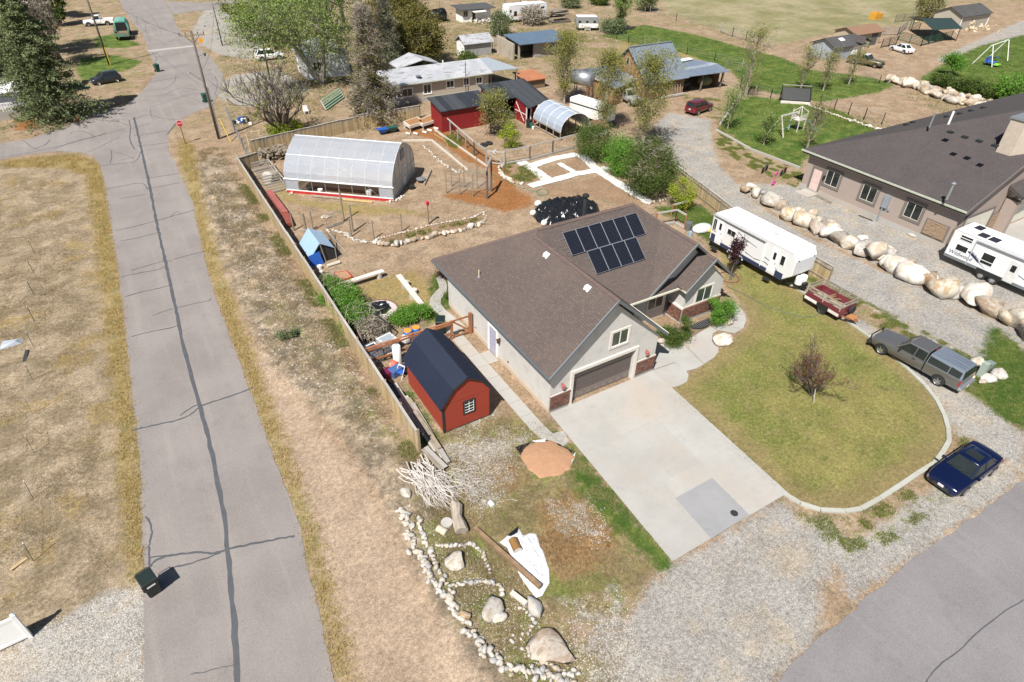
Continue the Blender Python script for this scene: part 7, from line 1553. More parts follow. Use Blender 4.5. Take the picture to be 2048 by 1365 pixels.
# redwood fence and gate by the side yard
redp=M['wood_red']; A_=Vector((8.7,31.8,0)); 
A_=P(708,697); B_=P(815,667+8); C2=P(887,640); D_=P(930,641)
yb=32.0
t=thing('redwood_fence','stained redwood rail fence with wire mesh behind the red shed','fence',(8.8,yb,0),world=True)
xs_=[8.8,12.1,15.0]
for x in xs_[1:]: obj('post',MB().bar((x,yb,0),(x,yb,1.55),.16),redp,t)
for a,b in zip(xs_,xs_[1:]):
    obj('rail',MB().bar((a,yb-.08,1.35),(b,yb-.08,1.35),.05,.14),redp,t); obj('rail',MB().bar((a,yb-.08,.5),(b,yb-.08,.5),.05,.14),redp,t); obj('cap_rail',MB().bar((a,yb,1.5),(b,yb,1.5),.16,.05),redp,t)
    mb=MB()
    for k in range(int((b-a)/.2)): mb.tube([(a+k*.2,yb-.05,.05),(a+k*.2,yb-.05,1.4)],.006,3)
    for k in range(7): mb.tube([(a,yb-.05,.1+k*.2),(b,yb-.05,.1+k*.2)],.006,3)
    tag(obj('wire_mesh',mb,M['dark_steel'],t),kind='stuff')
t=thing('redwood_gate','redwood gate frame with diagonal brace between fence and house wall','gate',(15.0,yb,0),world=True)
obj('post',MB().bar((16.45,yb,0),(16.45,yb,1.75),.2),redp,t); obj('frame',MB().bar((15.1,yb,1.5),(16.35,yb,1.5),.06,.12).bar((15.1,yb,.2),(16.35,yb,.2),.06,.12),redp,t); obj('brace',MB().bar((15.1,yb,1.45),(16.35,yb,.3),.05,.12),redp,t)
post_rail('redwood_fence','redwood rail fence at the right rear corner of the stucco house',[P(1342,432).lerp(P(1342,432),0),P(1372,424)],1.1,redp,.07,cat='fence')
post_rail('redwood_fence','short redwood fence returning towards the long trailer',[P(1310,455),P(1350,448),P(1368,459)],1.4,redp,.07,low=True)
# posts in the back yard
def rpost(label,u,v,h,r=.07,m=None,group=None,name='wooden_post',lean=0):
    p=P(u,v); t=single(name,MB().tube([(0,0,0),(lean,0,h)],[r,r*.85],8),m or M['post'],label,'post',group); t.location=(p.x,p.y,0); return t
rpost('thick weathered post at the right end of the small wire pen',616-3,492-25,1.9,.11); rpost('tall leaning post left of the wire gate',706-8+8,474-10,2.6,.1)
for i,(u,v,h) in enumerate(((627,462,1.9),(703,474,1.75),(748,479,1.8),(804,464,1.8),(857,448,1.8),(585+3,462,1.8))): rpost(['short thick post near the blue tarp coop','leaning post at the left end of the curved bed','second slim post along the curved bed','third pale post along the curved bed','post beside the mulch end of the curved bed','post at the tarp coop beside the rusty trough'][i],u,v,h,.07)
rpost('tall post holding the wire gate',688,442,3.0,.09)
p=P(857,448); 
p=P(858,449); t=thing('birdhouse_pole','bright magenta birdhouse on a slim rusty pole in the back yard','birdhouse',p); obj('pole',MB().tube([(0,0,0),(0,0,1.9)],.03,6),mt('rusty_post',(.16,.08,.05),.8),t)
mg=mt('magenta',(.5,.01,.06),.5); h_=obj('house',MB().box(-.1,-.1,1.9,.1,.1,2.15),mg,t); obj('house_roof',MB().ext([(-.16,2.12),(.16,2.12),(0,2.3)],-.14,.14),mg,h_); obj('entrance',MB().box(-.03,-.115,1.98,.03,-.1,2.06),M['black'],h_)
a=P(655,458); b=P(685,448); t=thing('wire_gate','square pipe gate with wire mesh ajar beside the curved bed','gate',a,world=True); obj('frame',MB().tube([a+Z*.1,b+Z*.1,b+Z*1.3,a+Z*1.3,a+Z*.1],.035,6),M['steel'],t)
mb=MB(); 
for k in range(1,9): mb.tube([a.lerp(b,k/9)+Z*.1,a.lerp(b,k/9)+Z*1.3],.005,3); mb.tube([a+Z*(.1+k*.13),b+Z*(.1+k*.13)],.005,3)
tag(obj('wire_mesh',mb,M['dark_steel'],t),kind='stuff')
# trellis pen posts by the mulch path
c7=lambda u,v:(860+u*.10989,250+v*.10989)
for i,(u,v,h,lb) in enumerate(((300,1250,2.3,'front left'),(540,1275,2.3,'front middle'),(780,1305,2.3,'front right'),(392,1125,2.2,'rear left'),(620,1140,2.2,'rear middle'),(855,1165,3.3,'tall rear right'))): rpost(f'{lb} trellis post of the wire plot beside the mulch path',*c7(u,v),h,.06,group='trellis posts')
ps=[P(*c7(*q)) for q in((300,1250),(540,1275),(780,1305),(1030,1345))]; qs=[P(*c7(*q)) for q in((392,1125),(620,1140),(855,1165),(1110,1215))]
mb=MB()
for pl in(ps,qs):
    for z in (.3,.7,1.1,1.5,1.9): mb.tube([p+Z*z for p in pl],.006,3)
    for a,b in zip(pl,pl[1:]):
        for k in range(10): p=a.lerp(b,k/10); mb.tube([p+Z*.1,p+Z*1.9],.005,3)
single('trellis_wire',mb,M['steel'],'wire mesh stretched between the trellis posts by the mulch path','wire mesh',kind='stuff')
t=thing('branch_arch','rustic arch of two crooked trunks over the mulch path','arch',P(*c7(1035,1345)),world=True); a=P(*c7(1035,1345)); b=P(*c7(1115,1210))
obj('trunk',MB().tube([a,a+Z*1.6+Vector((.05,0,0)),a+Z*3.2],[.13,.11,.09],7),M['bark'],t); obj('trunk',MB().tube([b,b+Z*1.6,b+Z*3.1],[.12,.1,.08],7),M['bark'],t); obj('crosspiece',MB().tube([a+Z*3.0-Vector((.3,.3,0)),b+Z*3.3+Vector((.2,.4,0))],.13,7),M['bark_gray'],t)
# ---------- greenhouse ----------
O=Vector((11.75,61.85,0)); ang=R(-40.2); GL=10.95; GW=7.5
t=thing('greenhouse','large plastic film greenhouse with arched roof, red base boards and rolled up side','greenhouse',O,ang)
prof=[(0,1.45),(.12,2.05),(.55,2.75),(1.25,3.4),(2.2,3.95),(3.2,4.35),(3.75,4.45)]; prof=prof+[(GW-y,z) for y,z in prof[:-1][::-1]]
mb=MB()
for a,b in zip(prof,prof[1:]): mb.poly([(0,a[0],a[1]),(GL,a[0],a[1]),(GL,b[0],b[1]),(0,b[0],b[1])])
mb.poly([(0,GW,.3),(0,GW,1.45),(GL,GW,1.45),(GL,GW,.3)]); mb.poly([(0,0,.3),(1.3,0,.3),(1.3,0,1.45),(0,0,1.45)]); mb.poly([(9.6,0,.3),(GL,0,.3),(GL,0,1.45),(9.6,0,1.45)])
o=obj('film_cover',mb,M['film'],t); smooth_obj(o,60)
endf=mt('end_wall_film',(.50,.49,.45),.35,var=.08,sc=1.5,bump=.01,bsc=2)
for x in(.02,GL-.02):
    mb=MB(); pts=[(x,0,.3)]+[(x,y,z) for y,z in prof]+[(x,GW,.3)]; mb.poly(pts if x<1 else pts[::-1]); obj('end_wall',mb,endf,t)
rib=mt('film_rib',(.60,.63,.66),.4)
for k in range(9): x=GL*k/8; obj('hoop',MB().tube([(x,y,z+.025) for y,z in prof],.02,5),rib,t); 
for k in range(9): x=GL*k/8; obj('side_post',MB().bar((x,.02,.0),(x,.02,1.45),.05),M['steel'],t)
for i in (0,3,6): y,z=prof[i]; obj('purlin',MB().tube([(-.05,y-.01,z+.03),(GL+.05,y-.01,z+.03)],.045,5),rib,t)
obj('purlin',MB().tube([(0,GW-1.25,3.43),(GL,GW-1.25,3.43)],.04,5),rib,t)
obj('base_board',MB().box(0,-.06,.0,GL,.0,.3),M['red_plastic'],t); obj('base_board',MB().box(0,-.07,.28,GL,.01,.34),M['white'],t); obj('base_board',MB().box(GL-.02,0,0,GL+.04,GW,.3),M['wood_gray'],t)
obj('roll_tube',MB().tube([(-.1,-.04,1.43),(GL+.15,-.04,1.43)],.06,7),rib,t)
for x in(1.35,9.55): obj('brace',MB().bar((x,0,.35),(x+(1.1 if x<5 else -1.1),0,1.4),.03),M['steel'],t)
d=obj('door',MB().box(GL+.0,3.35,.25,GL+.05,4.25,2.25),M['white'],t); obj('door_pane',MB().box(GL+.05,3.5,1.0,GL+.06,4.1,2.1),mt('greyed_glass',(.3,.32,.34),.2),d)
obj('vent',MB().box(GL+.0,3.2,2.9,GL+.05,4.3,3.85),mt('louver_grey',(.22,.23,.26),.5),t)
for y in(1.3,2.5,5.2,6.4):
    zt=np.interp(y,[p[0] for p in prof],[p[1] for p in prof]); obj('stud',MB().bar((GL+.01,y,.3),(GL+.01,y,zt),.05),rib,t)
obj('girt',MB().bar((GL+.01,0,1.5),(GL+.01,3.3,1.5),.05).bar((GL+.01,4.3,1.5),(GL+.01,GW,1.5),.05),rib,t)
obj('inner_bed',MB().box(1.5,1.2,0,9.4,2.4,.35),mt('dark_soil',(.08,.045,.025),.95,bump=.03),t); obj('straw_bed',MB().box(1.4,2.8,0,9.5,6.6,.12),mt('golden_straw',(.75,.44,.13),.9,var=.2,sc=8),t)
G=Matrix.Translation(O)@Matrix.Rotation(ang,4,'Z')
for i,(x,y,r,h,m_,lb) in enumerate(((2.3,.5,.35,.5,'black','black pots and seedlings inside the left end of the greenhouse'),(8.3,.6,.3,.6,'white_dirty','white bucket inside the right end of the greenhouse'),(3.3,.45,.25,.4,'white','small white pot just inside the rolled up greenhouse side'))):
    o=single('planter',MB().lathe([(r*.7,0),(r,h),(r*.8,h-.03)],10),M[m_],lb,'planter'); o.matrix_world=G@Matrix.Translation((x,y,.05))
for i,(x,y,lx,ly,lb) in enumerate(((5.0,-.55,4.3,.22,'long weathered log beam lying before the greenhouse'),(7.6,-.75,3.0,.2,'second yellowish beam lying before the greenhouse'))):
    o=single('log_beam',MB().tube([(-lx/2,0,.12),(lx/2,0,.1)],.12,7),M['wood'] if i==0 else mt('yellow_beam',(.42,.30,.13),.85,var=.2),lb,'log'); o.matrix_world=G@Matrix.Translation((x,y,0))
single('round_post',MB().tube([P(848,372)+Z*.12,P(862,343)+Z*.12],.12,8),M['wood'],'round timber lying right of the greenhouse','log')
single('plastic_tub',MB().lathe([(.3,0),(.36,.35),(.3,.36)],12,tuple(P(823,378))),M['black'],'black tub by the greenhouse corner','tub'); single('grey_disc',MB().lathe([(.45,.3),(.5,.4),(.1,.5)],12,tuple(P(842,365))),M['steel'],'grey round lid leaning near the greenhouse corner','lid')
# ---------- A-frame coop with blue tarp ----------
p=P(628,512); t=thing('tarp_coop','small A-frame coop under pale blue tarp with wire run and blue flap','coop',P(600,540)+Vector((1.0,0,0)),0)
# ridge runs along y; local coordinates
rd=1.45
obj('tarp_cover',MB().hexa([(.0,.2,.55),(.95,.2,1.75),(.95,3.3,1.75),(.0,3.3,.55)],[(-.02,.2,.58),(.95,.2,1.80),(.95,3.3,1.80),(-.02,3.3,.58)]),M['tarp_blue'],t)
obj('tarp_cover',MB().hexa([(.95,.2,1.75),(2.05,.2,1.1),(2.05,3.3,1.1),(.95,3.3,1.75)],[(.95,.2,1.80),(2.07,.2,1.14),(2.07,3.3,1.14),(.95,3.3,1.80)]),M['tarp_blue'],t)
obj('dark_interior',MB().ext([(.15,.05),(2.2,.05),(2.0,1.1),(.95,1.7),(.1,.55)],.35,3.1),mt('coop_interior_shade',(.02,.02,.022),.9),t)  # solid block coloured near black as the shade under the tarp
obj('blue_flap',MB().hexa([(-.15,.0,.0),(1.0,.0,.0),(1.0,.1,.0),(-.15,.1,.0)],[(-.1,.15,.9),(.8,.15,1.1),(.8,.2,1.1),(-.1,.2,.9)]),M['blue_plastic'],t)
for p_,q in(((2.1,.1,0),(2.1,.1,1.2)),((1.2,.15,0),(.95,.15,1.8)),((2.1,.1,.05),(3.2,3.8,.05)),((3.2,3.8,.05),(2.6,3.9,1.3)),((3.2,.9,.05),(2.3,3.4,1.4)),((2.1,3.3,0),(2.1,3.3,1.2)),((2.1,3.3,1.2),(.4,4.6,1.2))): obj('pole',MB().tube([p_,q],.03,5),M['wood_gray'],t)
mb=MB()
for k in range(16):
    f=k/15; a=Vector((2.2,.2,.02)).lerp(Vector((3.2,3.7,.02)),f); b=Vector((2.1,.3,1.1)).lerp(Vector((2.3,3.4,1.4)),f); mb.tube([a,b],.006,3)
for k in range(8):
    f=k/7; mb.tube([Vector((2.2,.2,.02)).lerp(Vector((2.1,.3,1.1)),f),Vector((3.2,3.7,.02)).lerp(Vector((2.3,3.4,1.4)),f)],.006,3)
tag(obj('wire_mesh',mb,M['dark_steel'],t),kind='stuff')
for lb,u,v,m_,r,h in(('white bucket at the mouth of the blue tarp coop',640,538,'white_dirty',.2,.3),('pale stump section beside the tarp coop bucket',643,548,'rock_gray',.17,.25)): single('bucket',MB().cyl(P(u,v).xy,r,0,h,10),M[m_],lb,'bucket')
single('short_log',MB().tube([P(655,535)+Z*.13,P(680,527)+Z*.13],.13,8),M['wood_pale'],'short pale log lying right of the tarp coop','log')
# sandbox, benches, fire pit
q=W(668,550,695,545,706,558,680,567); c=sum(q,Vector())/4
t=thing('red_sandbox','low red tray sandbox with orange sand by the board fence','sandbox',c,world=True); obj('tray',MB().hexa([v+Vector((0,0,.0)) for v in q],[v+Vector((0,0,.2)) for v in q]),M['red_plastic'],t); obj('sand',MB().hexa([c+(v-c)*.85+Z*.2 for v in q],[c+(v-c)*.82+Z*.215 for v in q]),M['sand'],t)
def bench(label,a,b,w=.42,rs=(.12,.88)):
    t=thing('plank_bench',label,'bench',a,world=True); d=(b-a).normalized(); obj('seat',MB().bar(a+Z*.52,b+Z*.52,w,.1),M['wood_pale'],t)
    for f in rs: obj('stump',MB().cyl(a.lerp(b,f).xy,.24,0,.47,10),M['wood_gray'],t)
bench('long pale plank bench on stumps above the fire ring',P(690,578),P(768,553)); bench('long pale plank bench on stumps right of the fire ring',P(798,562),P(845,622),rs=(.25,.6))
single('stump',MB().cyl(P(813,572).xy,.24,0,.42,10),M['wood_gray'],'low stump touching the upper end of the right plank bench','stump'); single('stump',MB().cyl(P(828,588).xy,.26,0,.4,10),M['wood_pale'],'pale stump behind the middle of the right plank bench','stump')
c=P(760,620); t=thing('fire_pit','round fire pit under black plastic on a pale gravel ring edged with brick','fire pit',c)
obj('gravel_ring',MB().cyl((0,0),1.25,-.05,.03,28),mt('pinkish_gravel',(.50,.44,.42),.95,var=.3,sc=14,bump=.03,bsc=30),t)
for k in range(44): a=2*math.pi*k/44; obj('brick',MB().cbox((1.3*math.cos(a),1.3*math.sin(a),0),(.09,.17,.08),a),BR[2],t)
obj('pit_wall',MB().lathe([(.62,0),(.60,.35),(.45,.35),(.4,.1)],16),M['dark_steel'],t); mb=MB(); rn=random.Random(5); prev=None
mb.lathe([(.75,.0),(.7,.2),(.62,.42),(.35,.48),(.05,.44)],14); 
for v in mb.v: v.x+=rn.uniform(-.07,.07); v.y+=rn.uniform(-.07,.07); v.z=max(0,v.z+rn.uniform(-.05,.06))
obj('plastic_cover',mb,M['tarp_black'],t)
# black tarp mound behind the house
def crumple(name,label,cat,poly,m,h=.3,seed=1,n=26,z0=.02,edge=.65,freq=2.2):
    """draped sheet: a grid clipped to the outline, creased"""
    pl=np.array([p[:2] for p in poly]); x0,y0=pl.min(0); x1,y1=pl.max(0); gx_,gy_=np.meshgrid(np.linspace(x0,x1,n),np.linspace(y0,y1,n)); s=sdf(pl,gx_,gy_)
    rn=np.random.default_rng(seed); zz=np.zeros_like(gx_)
    for _ in range(9):
        a=rn.uniform(0,6.28); k=freq*rn.uniform(.6,2.0); zz+=(1-np.abs(np.sin((gx_*math.cos(a)+gy_*math.sin(a))*k+rn.uniform(0,6)+1.5*np.sin(gx_*1.7+gy_*.9+a))))**4*rn.uniform(.3,1)
    zz/=zz.max(); z=z0+np.clip(s/.8,0,1)**.6*h*(1-edge+edge*zz); z=np.where(s<0,z0,z)
    # pull outside points onto the outline
    v=np.stack([gx_,gy_,z],-1).reshape(-1,3); sf=s.ravel(); idx=np.arange(n*n).reshape(n,n); q=np.stack([idx[:-1,:-1],idx[:-1,1:],idx[1:,1:],idx[1:,:-1]],-1).reshape(-1,4)
    eps=.01; gxs=(sdf(pl,gx_+eps,gy_)-s).ravel()/eps; gys=(sdf(pl,gx_,gy_+eps)-s).ravel()/eps; out=sf<0
    v[out,0]+=gxs[out]*(-sf[out])*1.0; v[out,1]+=gys[out]*(-sf[out])*1.0
    cell=max((x1-x0),(y1-y0))/n; keep=(sf[q]>-cell*1.3).all(1); q=q[keep]; us,inv_=np.unique(q,return_inverse=True)
    me=np_mesh(name,v[us],inv_.reshape(-1,4),m,False); o=link(name,me); tag(o,label,cat); return o
crumple('black_tarp','glossy crumpled black plastic heap behind the house','tarp',W(1062,428,1080,410,1110,402,1160,400,1195,412,1200,425,1192,440,1150,450,1100,455,1075,445),M['tarp_black'],1.3,3,60,freq=2.0)
for lb,u,v,s in(('white sack at the upper left of the black plastic heap',1076,413,.6),('white sack at the lower left of the black plastic heap',1066,432,.5),('white bag at the bottom edge of the black plastic heap',1088,452,.5)): p=P(u,v); single('sack',MB().ell((p.x,p.y,.3),(s*.7,s*.5,.3),8,5),M['white_dirty'],lb,'sack',smooth=True)
# white fabric strips in the vegetable garden
def strip(pts,w):
    pts=[P(*q) for q in pts]; L=[];Rr=[]
    for i,p in enumerate(pts):
        d=(pts[min(i+1,len(pts)-1)]-pts[max(i-1,0)]).normalized(); n=Vector((-d.y,d.x,0))*w/2; L.append(p+n); Rr.append(p-n)
    return ragged([q.xy for q in L+Rr[::-1]],.35,.07)
for i,(pts,w,lb) in enumerate((([(1036,321),(1066,339),(1098,362)],1.3,'white fabric strip along the herb bed in the vegetable garden'),([(1058,334),(1084,325),(1112,317),(1150,310),(1170,313)],1.2,'white fabric strip at the top of the vegetable garden'),([(1164,312),(1180,327),(1198,343),(1235,367),(1268,387),(1302,407)],1.15,'long white fabric strip running down towards the house'),([(1117,327),(1136,338),(1152,348)],.7,'short white fabric strip between the two square beds'),([(1060,374),(1086,366),(1112,360),(1150,349),(1188,343),(1218,336)],1.1,'white fabric strip crossing the middle of the vegetable garden'))): crumple('white_fabric',lb,'ground fabric',strip(pts,w),M['fabric_white'],.08,30+i,54,.02+.01*i,freq=4)
# timber edging along mulch path
for lb,a,b in(('long timber edging between mulch path and plot',P(863,282),P(935,342)),('upper timber edging above the plot right of the greenhouse',P(805,283),P(863,282)),('timber edging on the far side of the mulch path',P(870,262),P(975,335))): single('timber_edging',MB().bar(a+Z*.08,b+Z*.08,.18,.18),M['wood_pale'],lb,'timber')
# hoses
def hose(label,pts,col,r=.025,z=.03): single('garden_hose',MB().tube([P(*q,z) for q in pts],r,5),col,label,'hose')
gh=mt('green_hose',(.02,.16,.08),.5); tn=mt('tan_hose',(.48,.42,.28),.6)
hose('green hose along the mulch path ending in a coil',[(935,343),(985,348),(1030,372),(1070,384),(1085,387)],gh); hose('coiled green hose beside the vegetable garden',[(1085+12*math.cos(a/3),385+6*math.sin(a/3)) for a in range(0,38)],gh,.03)
hose('tan drip hose curving out of the back fence corner',[(520,262),(500,264),(492,270),(496,283),(499,300),(505,315)],tn,.05); hose('tan hose looping near the poultry yard fence',[(868,268),(888,280),(895,290),(892,300),(905,312)],tn,.03)
hose('thin grey hose lying across the front lawn',[(1452,572),(1490,590),(1530,612),(1570,625),(1605,634),(1630,633),(1640,625)],mt('grey_hose',(.10,.13,.10),.6),.022,.04)
# tires in the yard
for lb,u,v in(('black tyre lying flat in the poultry yard, left of a pair',968,292),('grey tyre lying flat in the poultry yard, right of a pair',978,289)): o=single('old_tyre',MB().lathe([(.22,.02),(.42,0),(.46,.12),(.42,.25),(.24,.22),(.2,.12)],14,cap=False),M['rubber'],lb,'tyre'); o.location=P(u,v)
# planter tables by red barn
def c2(u,v): return (480+u*.2539,v*.2539)
for lb,q in(('left raised pallet planter by the back fence',[(1290,1010),(1400,970),(1450,1010),(1340,1045)]),('right raised pallet planter beside the red barn',[(1400,1000),(1520,950),(1560,990),(1440,1030)])):
    w4=[P(*c2(*a)) for a in q]; t=thing('raised_planter',lb,'planter',w4[0],world=True)
    obj('box',MB().hexa([v+Z*.45 for v in w4],[v+Z*.8 for v in w4]),M['wood_pale'],t); cc=sum(w4,Vector())/4; obj('soil',MB().hexa([cc+(v-cc)*.88+Z*.8 for v in w4],[cc+(v-cc)*.86+Z*.815 for v in w4]),mt('orange_mulch',(.30,.15,.06),.95),t)
    for v in w4: obj('leg',MB().bar(cc+(v-cc)*.9,cc+(v-cc)*.9+Z*.45,.12),M['wood_pale'],t)
rn=random.Random(2)
for i,(u,v,lb) in enumerate(((1310,1060,'log section leaning before the left raised planter'),(1370,1060,'round log section under the left raised planter'),(1440,1050,'round log section under the right raised planter'),(1480,1035,'short pale log beside the right raised planter'),(1530,1020,'upright pale log at the red barn corner'))): p=P(*c2(u,v)); single('log_section',MB().tube([p+Vector((0,0,.16)),p+Vector((.3,-.6,.16))],.16,8),M['wood_pale'],lb,'log')
o=single('wheelbarrow_tub',MB().hexa([(-.4,-.3,.3),(.4,-.3,.3),(.4,.3,.3),(-.4,.3,.3)],[(-.65,-.45,.7),(.65,-.45,.7),(.65,.45,.7),(-.65,.45,.7)]),M['blue_plastic'],'blue wheelbarrow tub by the back fence','wheelbarrow'); o.location=P(*c2(1125,1060)); obj('wheel',MB().tube([(.7,-.05,.2),(.7,.05,.2)],.2,10),M['rubber'],o)
o=single('green_wheelbarrow',MB().hexa([(-.4,-.3,.3),(.4,-.3,.3),(.4,.3,.3),(-.4,.3,.3)],[(-.65,-.45,.7),(.65,-.45,.7),(.65,.45,.7),(-.65,.45,.7)]),M['green_plastic'],'dark green wheelbarrow leaning beside the blue one','wheelbarrow'); o.location=P(*c2(1200,1045)); obj('wheel',MB().tube([(.7,-.05,.2),(.7,.05,.2)],.2,10),M['rubber'],o)
t=thing('tote_tank','black caged tote standing at the red barn corner','tote tank',P(*c2(1660,1010))); obj('tank',MB().box(-.5,-.5,.15,.5,.5,1.2),M['black'],t); mb=MB(); 
for k in range(5): z=.2+k*.25; mb.bar((-.53,-.53,z),(.53,-.53,z),.03).bar((-.53,-.53,z),(-.53,.53,z),.03)
for k in range(6): x=-.53+k*.212; mb.bar((x,-.53,.1),(x,-.53,1.25),.03).bar((-.53,x,.1),(-.53,x,1.25),.03)
tag(obj('cage',mb,M['steel'],t),kind='stuff')
for lb,u,v,c,r,h in(('tall dark bin beside the hoop shelter door',775,1005,'black',.35,.95),('green tub beside the hoop shelter door',800,1010,'green_plastic',.3,.6),('white bucket beside the green tub',812,1020,'white_dirty',.18,.35)): single('yard_bin',MB().lathe([(r*.8,0),(r,h),(r*.8,h+.03)],12,tuple(P(*c3(u,v)))),M[c],lb,'tub')
# woodpile and stuff behind board fence corner
c8=lambda u,v:(480+u*.1319,280+v*.1319)
t=thing('woodpile','dark jumble of stacked firewood in the fence corner left of the greenhouse','firewood',P(*c8(520,260)),world=True); lw2=MB().tube([(-.22,0,0),(.22,0,0)],.09,6).mesh('firewood_log'); lw2.materials.append(mt('firewood_bark',(.20,.165,.12),.95,objvar=.4,var=.3))
a=P(*c8(350,300)); b=P(*c8(690,230))
for k in range(150): p=a.lerp(b,rn.random())+Vector((rn.uniform(-.3,.3),rn.gauss(0,.6),rn.uniform(.05,1.0))); o=inst('firewood_log',lw2,t,p,(rn.uniform(-.3,.3),rn.uniform(-.3,.3),rn.uniform(0,3.1)),(1.2,1.3,1.3)); o.matrix_parent_inverse=Matrix.Translation(-t.location)
t=thing('pallet_bins','row of weathered pallet compost bins along the board fence','compost bin',P(*c8(200,600)),world=True)
a=P(*c8(190,500)); b=P(*c8(430,830))
for k in range(4):
    p=a.lerp(b,k/3); d=Vector((1.9,.3,0))
    for q in range(4): obj('slat',MB().bar(p+Z*(.15+q*.28),p+d+Z*(.15+q*.28),.03,.14),M['wood_gray'],t)
for f,hh in((0,1.2),(1,1.2)): p=a+Vector((1.9,.3,0)); 
obj('rail',MB().bar(a+Vector((1.9,.3,1.0)),b+Vector((1.9,.3,1.0)),.08,.1).bar(a+Vector((1.9,.3,.4)),b+Vector((1.9,.3,.4)),.06,.1),M['wood_gray'],t)
for k in range(4): p=a.lerp(b,k/3)+Vector((1.9,.3,0)); obj('post',MB().bar(p,p+Z*1.2,.1),M['wood'],t)
for i,(u,v,lb) in enumerate(((455,640,'upright plank crate left of the greenhouse'),(540,625,'stout upright log block left of the greenhouse'))): p=P(*c8(u,v)); single('log_block',MB().cyl(p.xy,.42,0,1.0,10) if i else MB().cbox((*p.xy,0),(1.0,.8,.95),-.6),M['wood_pale'] if i==0 else M['wood'],lb,'log block')
t=thing('red_trough','long rusty red trough along the board fence','trough',P(*c8(440,830)),world=True); a=P(*c8(455,850)); b=P(*c8(700,1180)); e=P(*c8(770,1330))
obj('trough',MB().bar(a+Z*.4,b+Z*.4,.55,.35),mt('faded_red_metal',(.33,.10,.09),.6,dirt=(.2,.1,.06)),t); obj('trough_end',MB().bar(b+Z*.3,e+Z*.3,.6,.3),mt('rusty_red',(.22,.055,.04),.8,var=.3),t)
# side yard clutter between board fence and red shed
def tote(label,c,dark):
    t=thing('water_tote',label,'tote tank',c,R(12)); obj('tank',MB().box(-.55,-.45,.15,.55,.45,1.1),M['white_dirty'],t); mb=MB()
    for k in range(5): z=.2+k*.22; mb.tube([(-.58,-.48,z),(.58,-.48,z),(.58,.48,z),(-.58,.48,z),(-.58,-.48,z)],.015,4)
    for k in range(7): x=-.58+k*.193; mb.tube([(x,-.48,.1),(x,-.48,1.15)],.015,4); mb.tube([(-.58,-.48+k*.16,.1),(-.58,-.48+k*.16,1.15)],.015,4)
    for k in range(4): mb.tube([(-.58,-.48+k*.32,1.13),(.58,-.48+k*.32,1.13)],.02,4)
    tag(obj('cage',mb,M['steel'],t),kind='stuff'); obj('pallet',MB().box(-.58,-.48,0,.58,.48,.13),M['wood_gray'],t); obj('top_panel',MB().box(-.4,-.3,1.1,.4,.3,1.15),mt('tote_top_dark',(.03,.05,.10),.5) if dark else mt('tote_top_grey',(.30,.34,.38),.4),t)
c1=lambda u,v:(640+u*.2198,600+v*.2198)
tote('caged white water tote with dark lid panel beside the board fence',P(*c1(480,560)),True); tote('caged white water tote with grey lid nearer the redwood fence',P(*c1(620,470)),False)
p=P(*c1(710,580)); t=thing('water_heater','tall white water heater cylinder standing among side yard clutter','water heater',p); obj('tank',MB().lathe([(.27,0),(.28,.05),(.28,1.45),(.2,1.5)],16),M['white'],t,True); obj('pipe',MB().cyl((.05,.05),.04,1.5,1.6,6).cyl((-.1,0),.03,1.5,1.58,6),M['steel'],t)
for lb,u,v in(('blue barrel with orange painted lid, left of the pair',805,375),('blue barrel with orange painted lid, right of the pair',880,345)):
    p=P(*c1(u,v)); t=thing('blue_barrel',lb,'barrel',p); obj('body',MB().lathe([(.27,0),(.3,.05),(.3,.3),(.285,.33),(.3,.36),(.3,.82),(.27,.88)],14),mt('barrel_blue',(.02,.12,.38),.4),t,True); obj('lid',MB().cyl((0,0),.27,.88,.90,14),mt('orange_lid',(.62,.27,.04),.5,var=.1,dirt=(.12,.42,.65),dirtsc=1.6),t)
p=P(*c1(665,350)); single('bent_pipe_stand',MB().tube([p,p+Vector((-.15,0,1.2)),p+Vector((-.8,.4,2.0))],.05,6).ell(tuple(p+Vector((-.85,.45,2.1))),(.14,.1,.16)),M['dark_steel'],'thin dark pipe stand rising beside the white totes','pipe stand')
for lb,u,v,s,c,nm in(('maroon plastic tub by the board fence',610,700,(.8,.6,.5),(.16,.01,.05),'storage_tub'),('blue hard cooler box near the red shed',690,680,(.8,.6,.55),(.05,.11,.28),'cooler_box'),('navy soft bag against the red shed wall',775,660,(.4,.4,.6),(.02,.02,.07),'soft_bag')):
    p=P(*c1(u,v)); o=single(nm,MB().cbox((0,0,0),s,.3),mt(nm+'_m',c,.5),lb,'box'); o.location=p; bev(o,.06,2)
p=P(*c1(675,610)); single('red_ball_bag',MB().ell((p.x,p.y,.25),(.35,.3,.25)),mt('red_white_bag',(.5,.12,.08),.6,var=.3,sc=6,dirt=(.75,.7,.7),dirtsc=3),'red and white bag above the blue cooler','bag',smooth=True)
p=P(*c1(735,700)); t=thing('folding_chair','white framed folding chair tipped beside the blue cooler','chair',p,.5)
for a,b in(((-.25,-.25,0),(.2,-.25,.8)),((-.25,.25,0),(.2,.25,.8)),((.25,-.25,0),(-.2,-.25,.45)),((.25,.25,0),(-.2,.25,.45))): obj('leg',MB().tube([a,b],.02,5),M['white'],t)
obj('seat',MB().box(-.22,-.24,.43,.2,.24,.46),M['blue_plastic'],t); obj('backrest',MB().bar((.2,-.25,.78),(.2,.25,.78),.03,.1),M['white'],t)
single('white_sheet',MB().ell((P(*c1(780,400)).x,P(*c1(780,400)).y,.4),(.4,.35,.35),7,5),M['tarp_white'],'crumpled white sheet beside the blue barrels','sheet'); single('round_plate',MB().lathe([(.05,.2),(.28,.3),(.3,.34)],12,tuple(P(*c1(650,520)))),M['white'],'round white lid leaning on the water heater','lid')
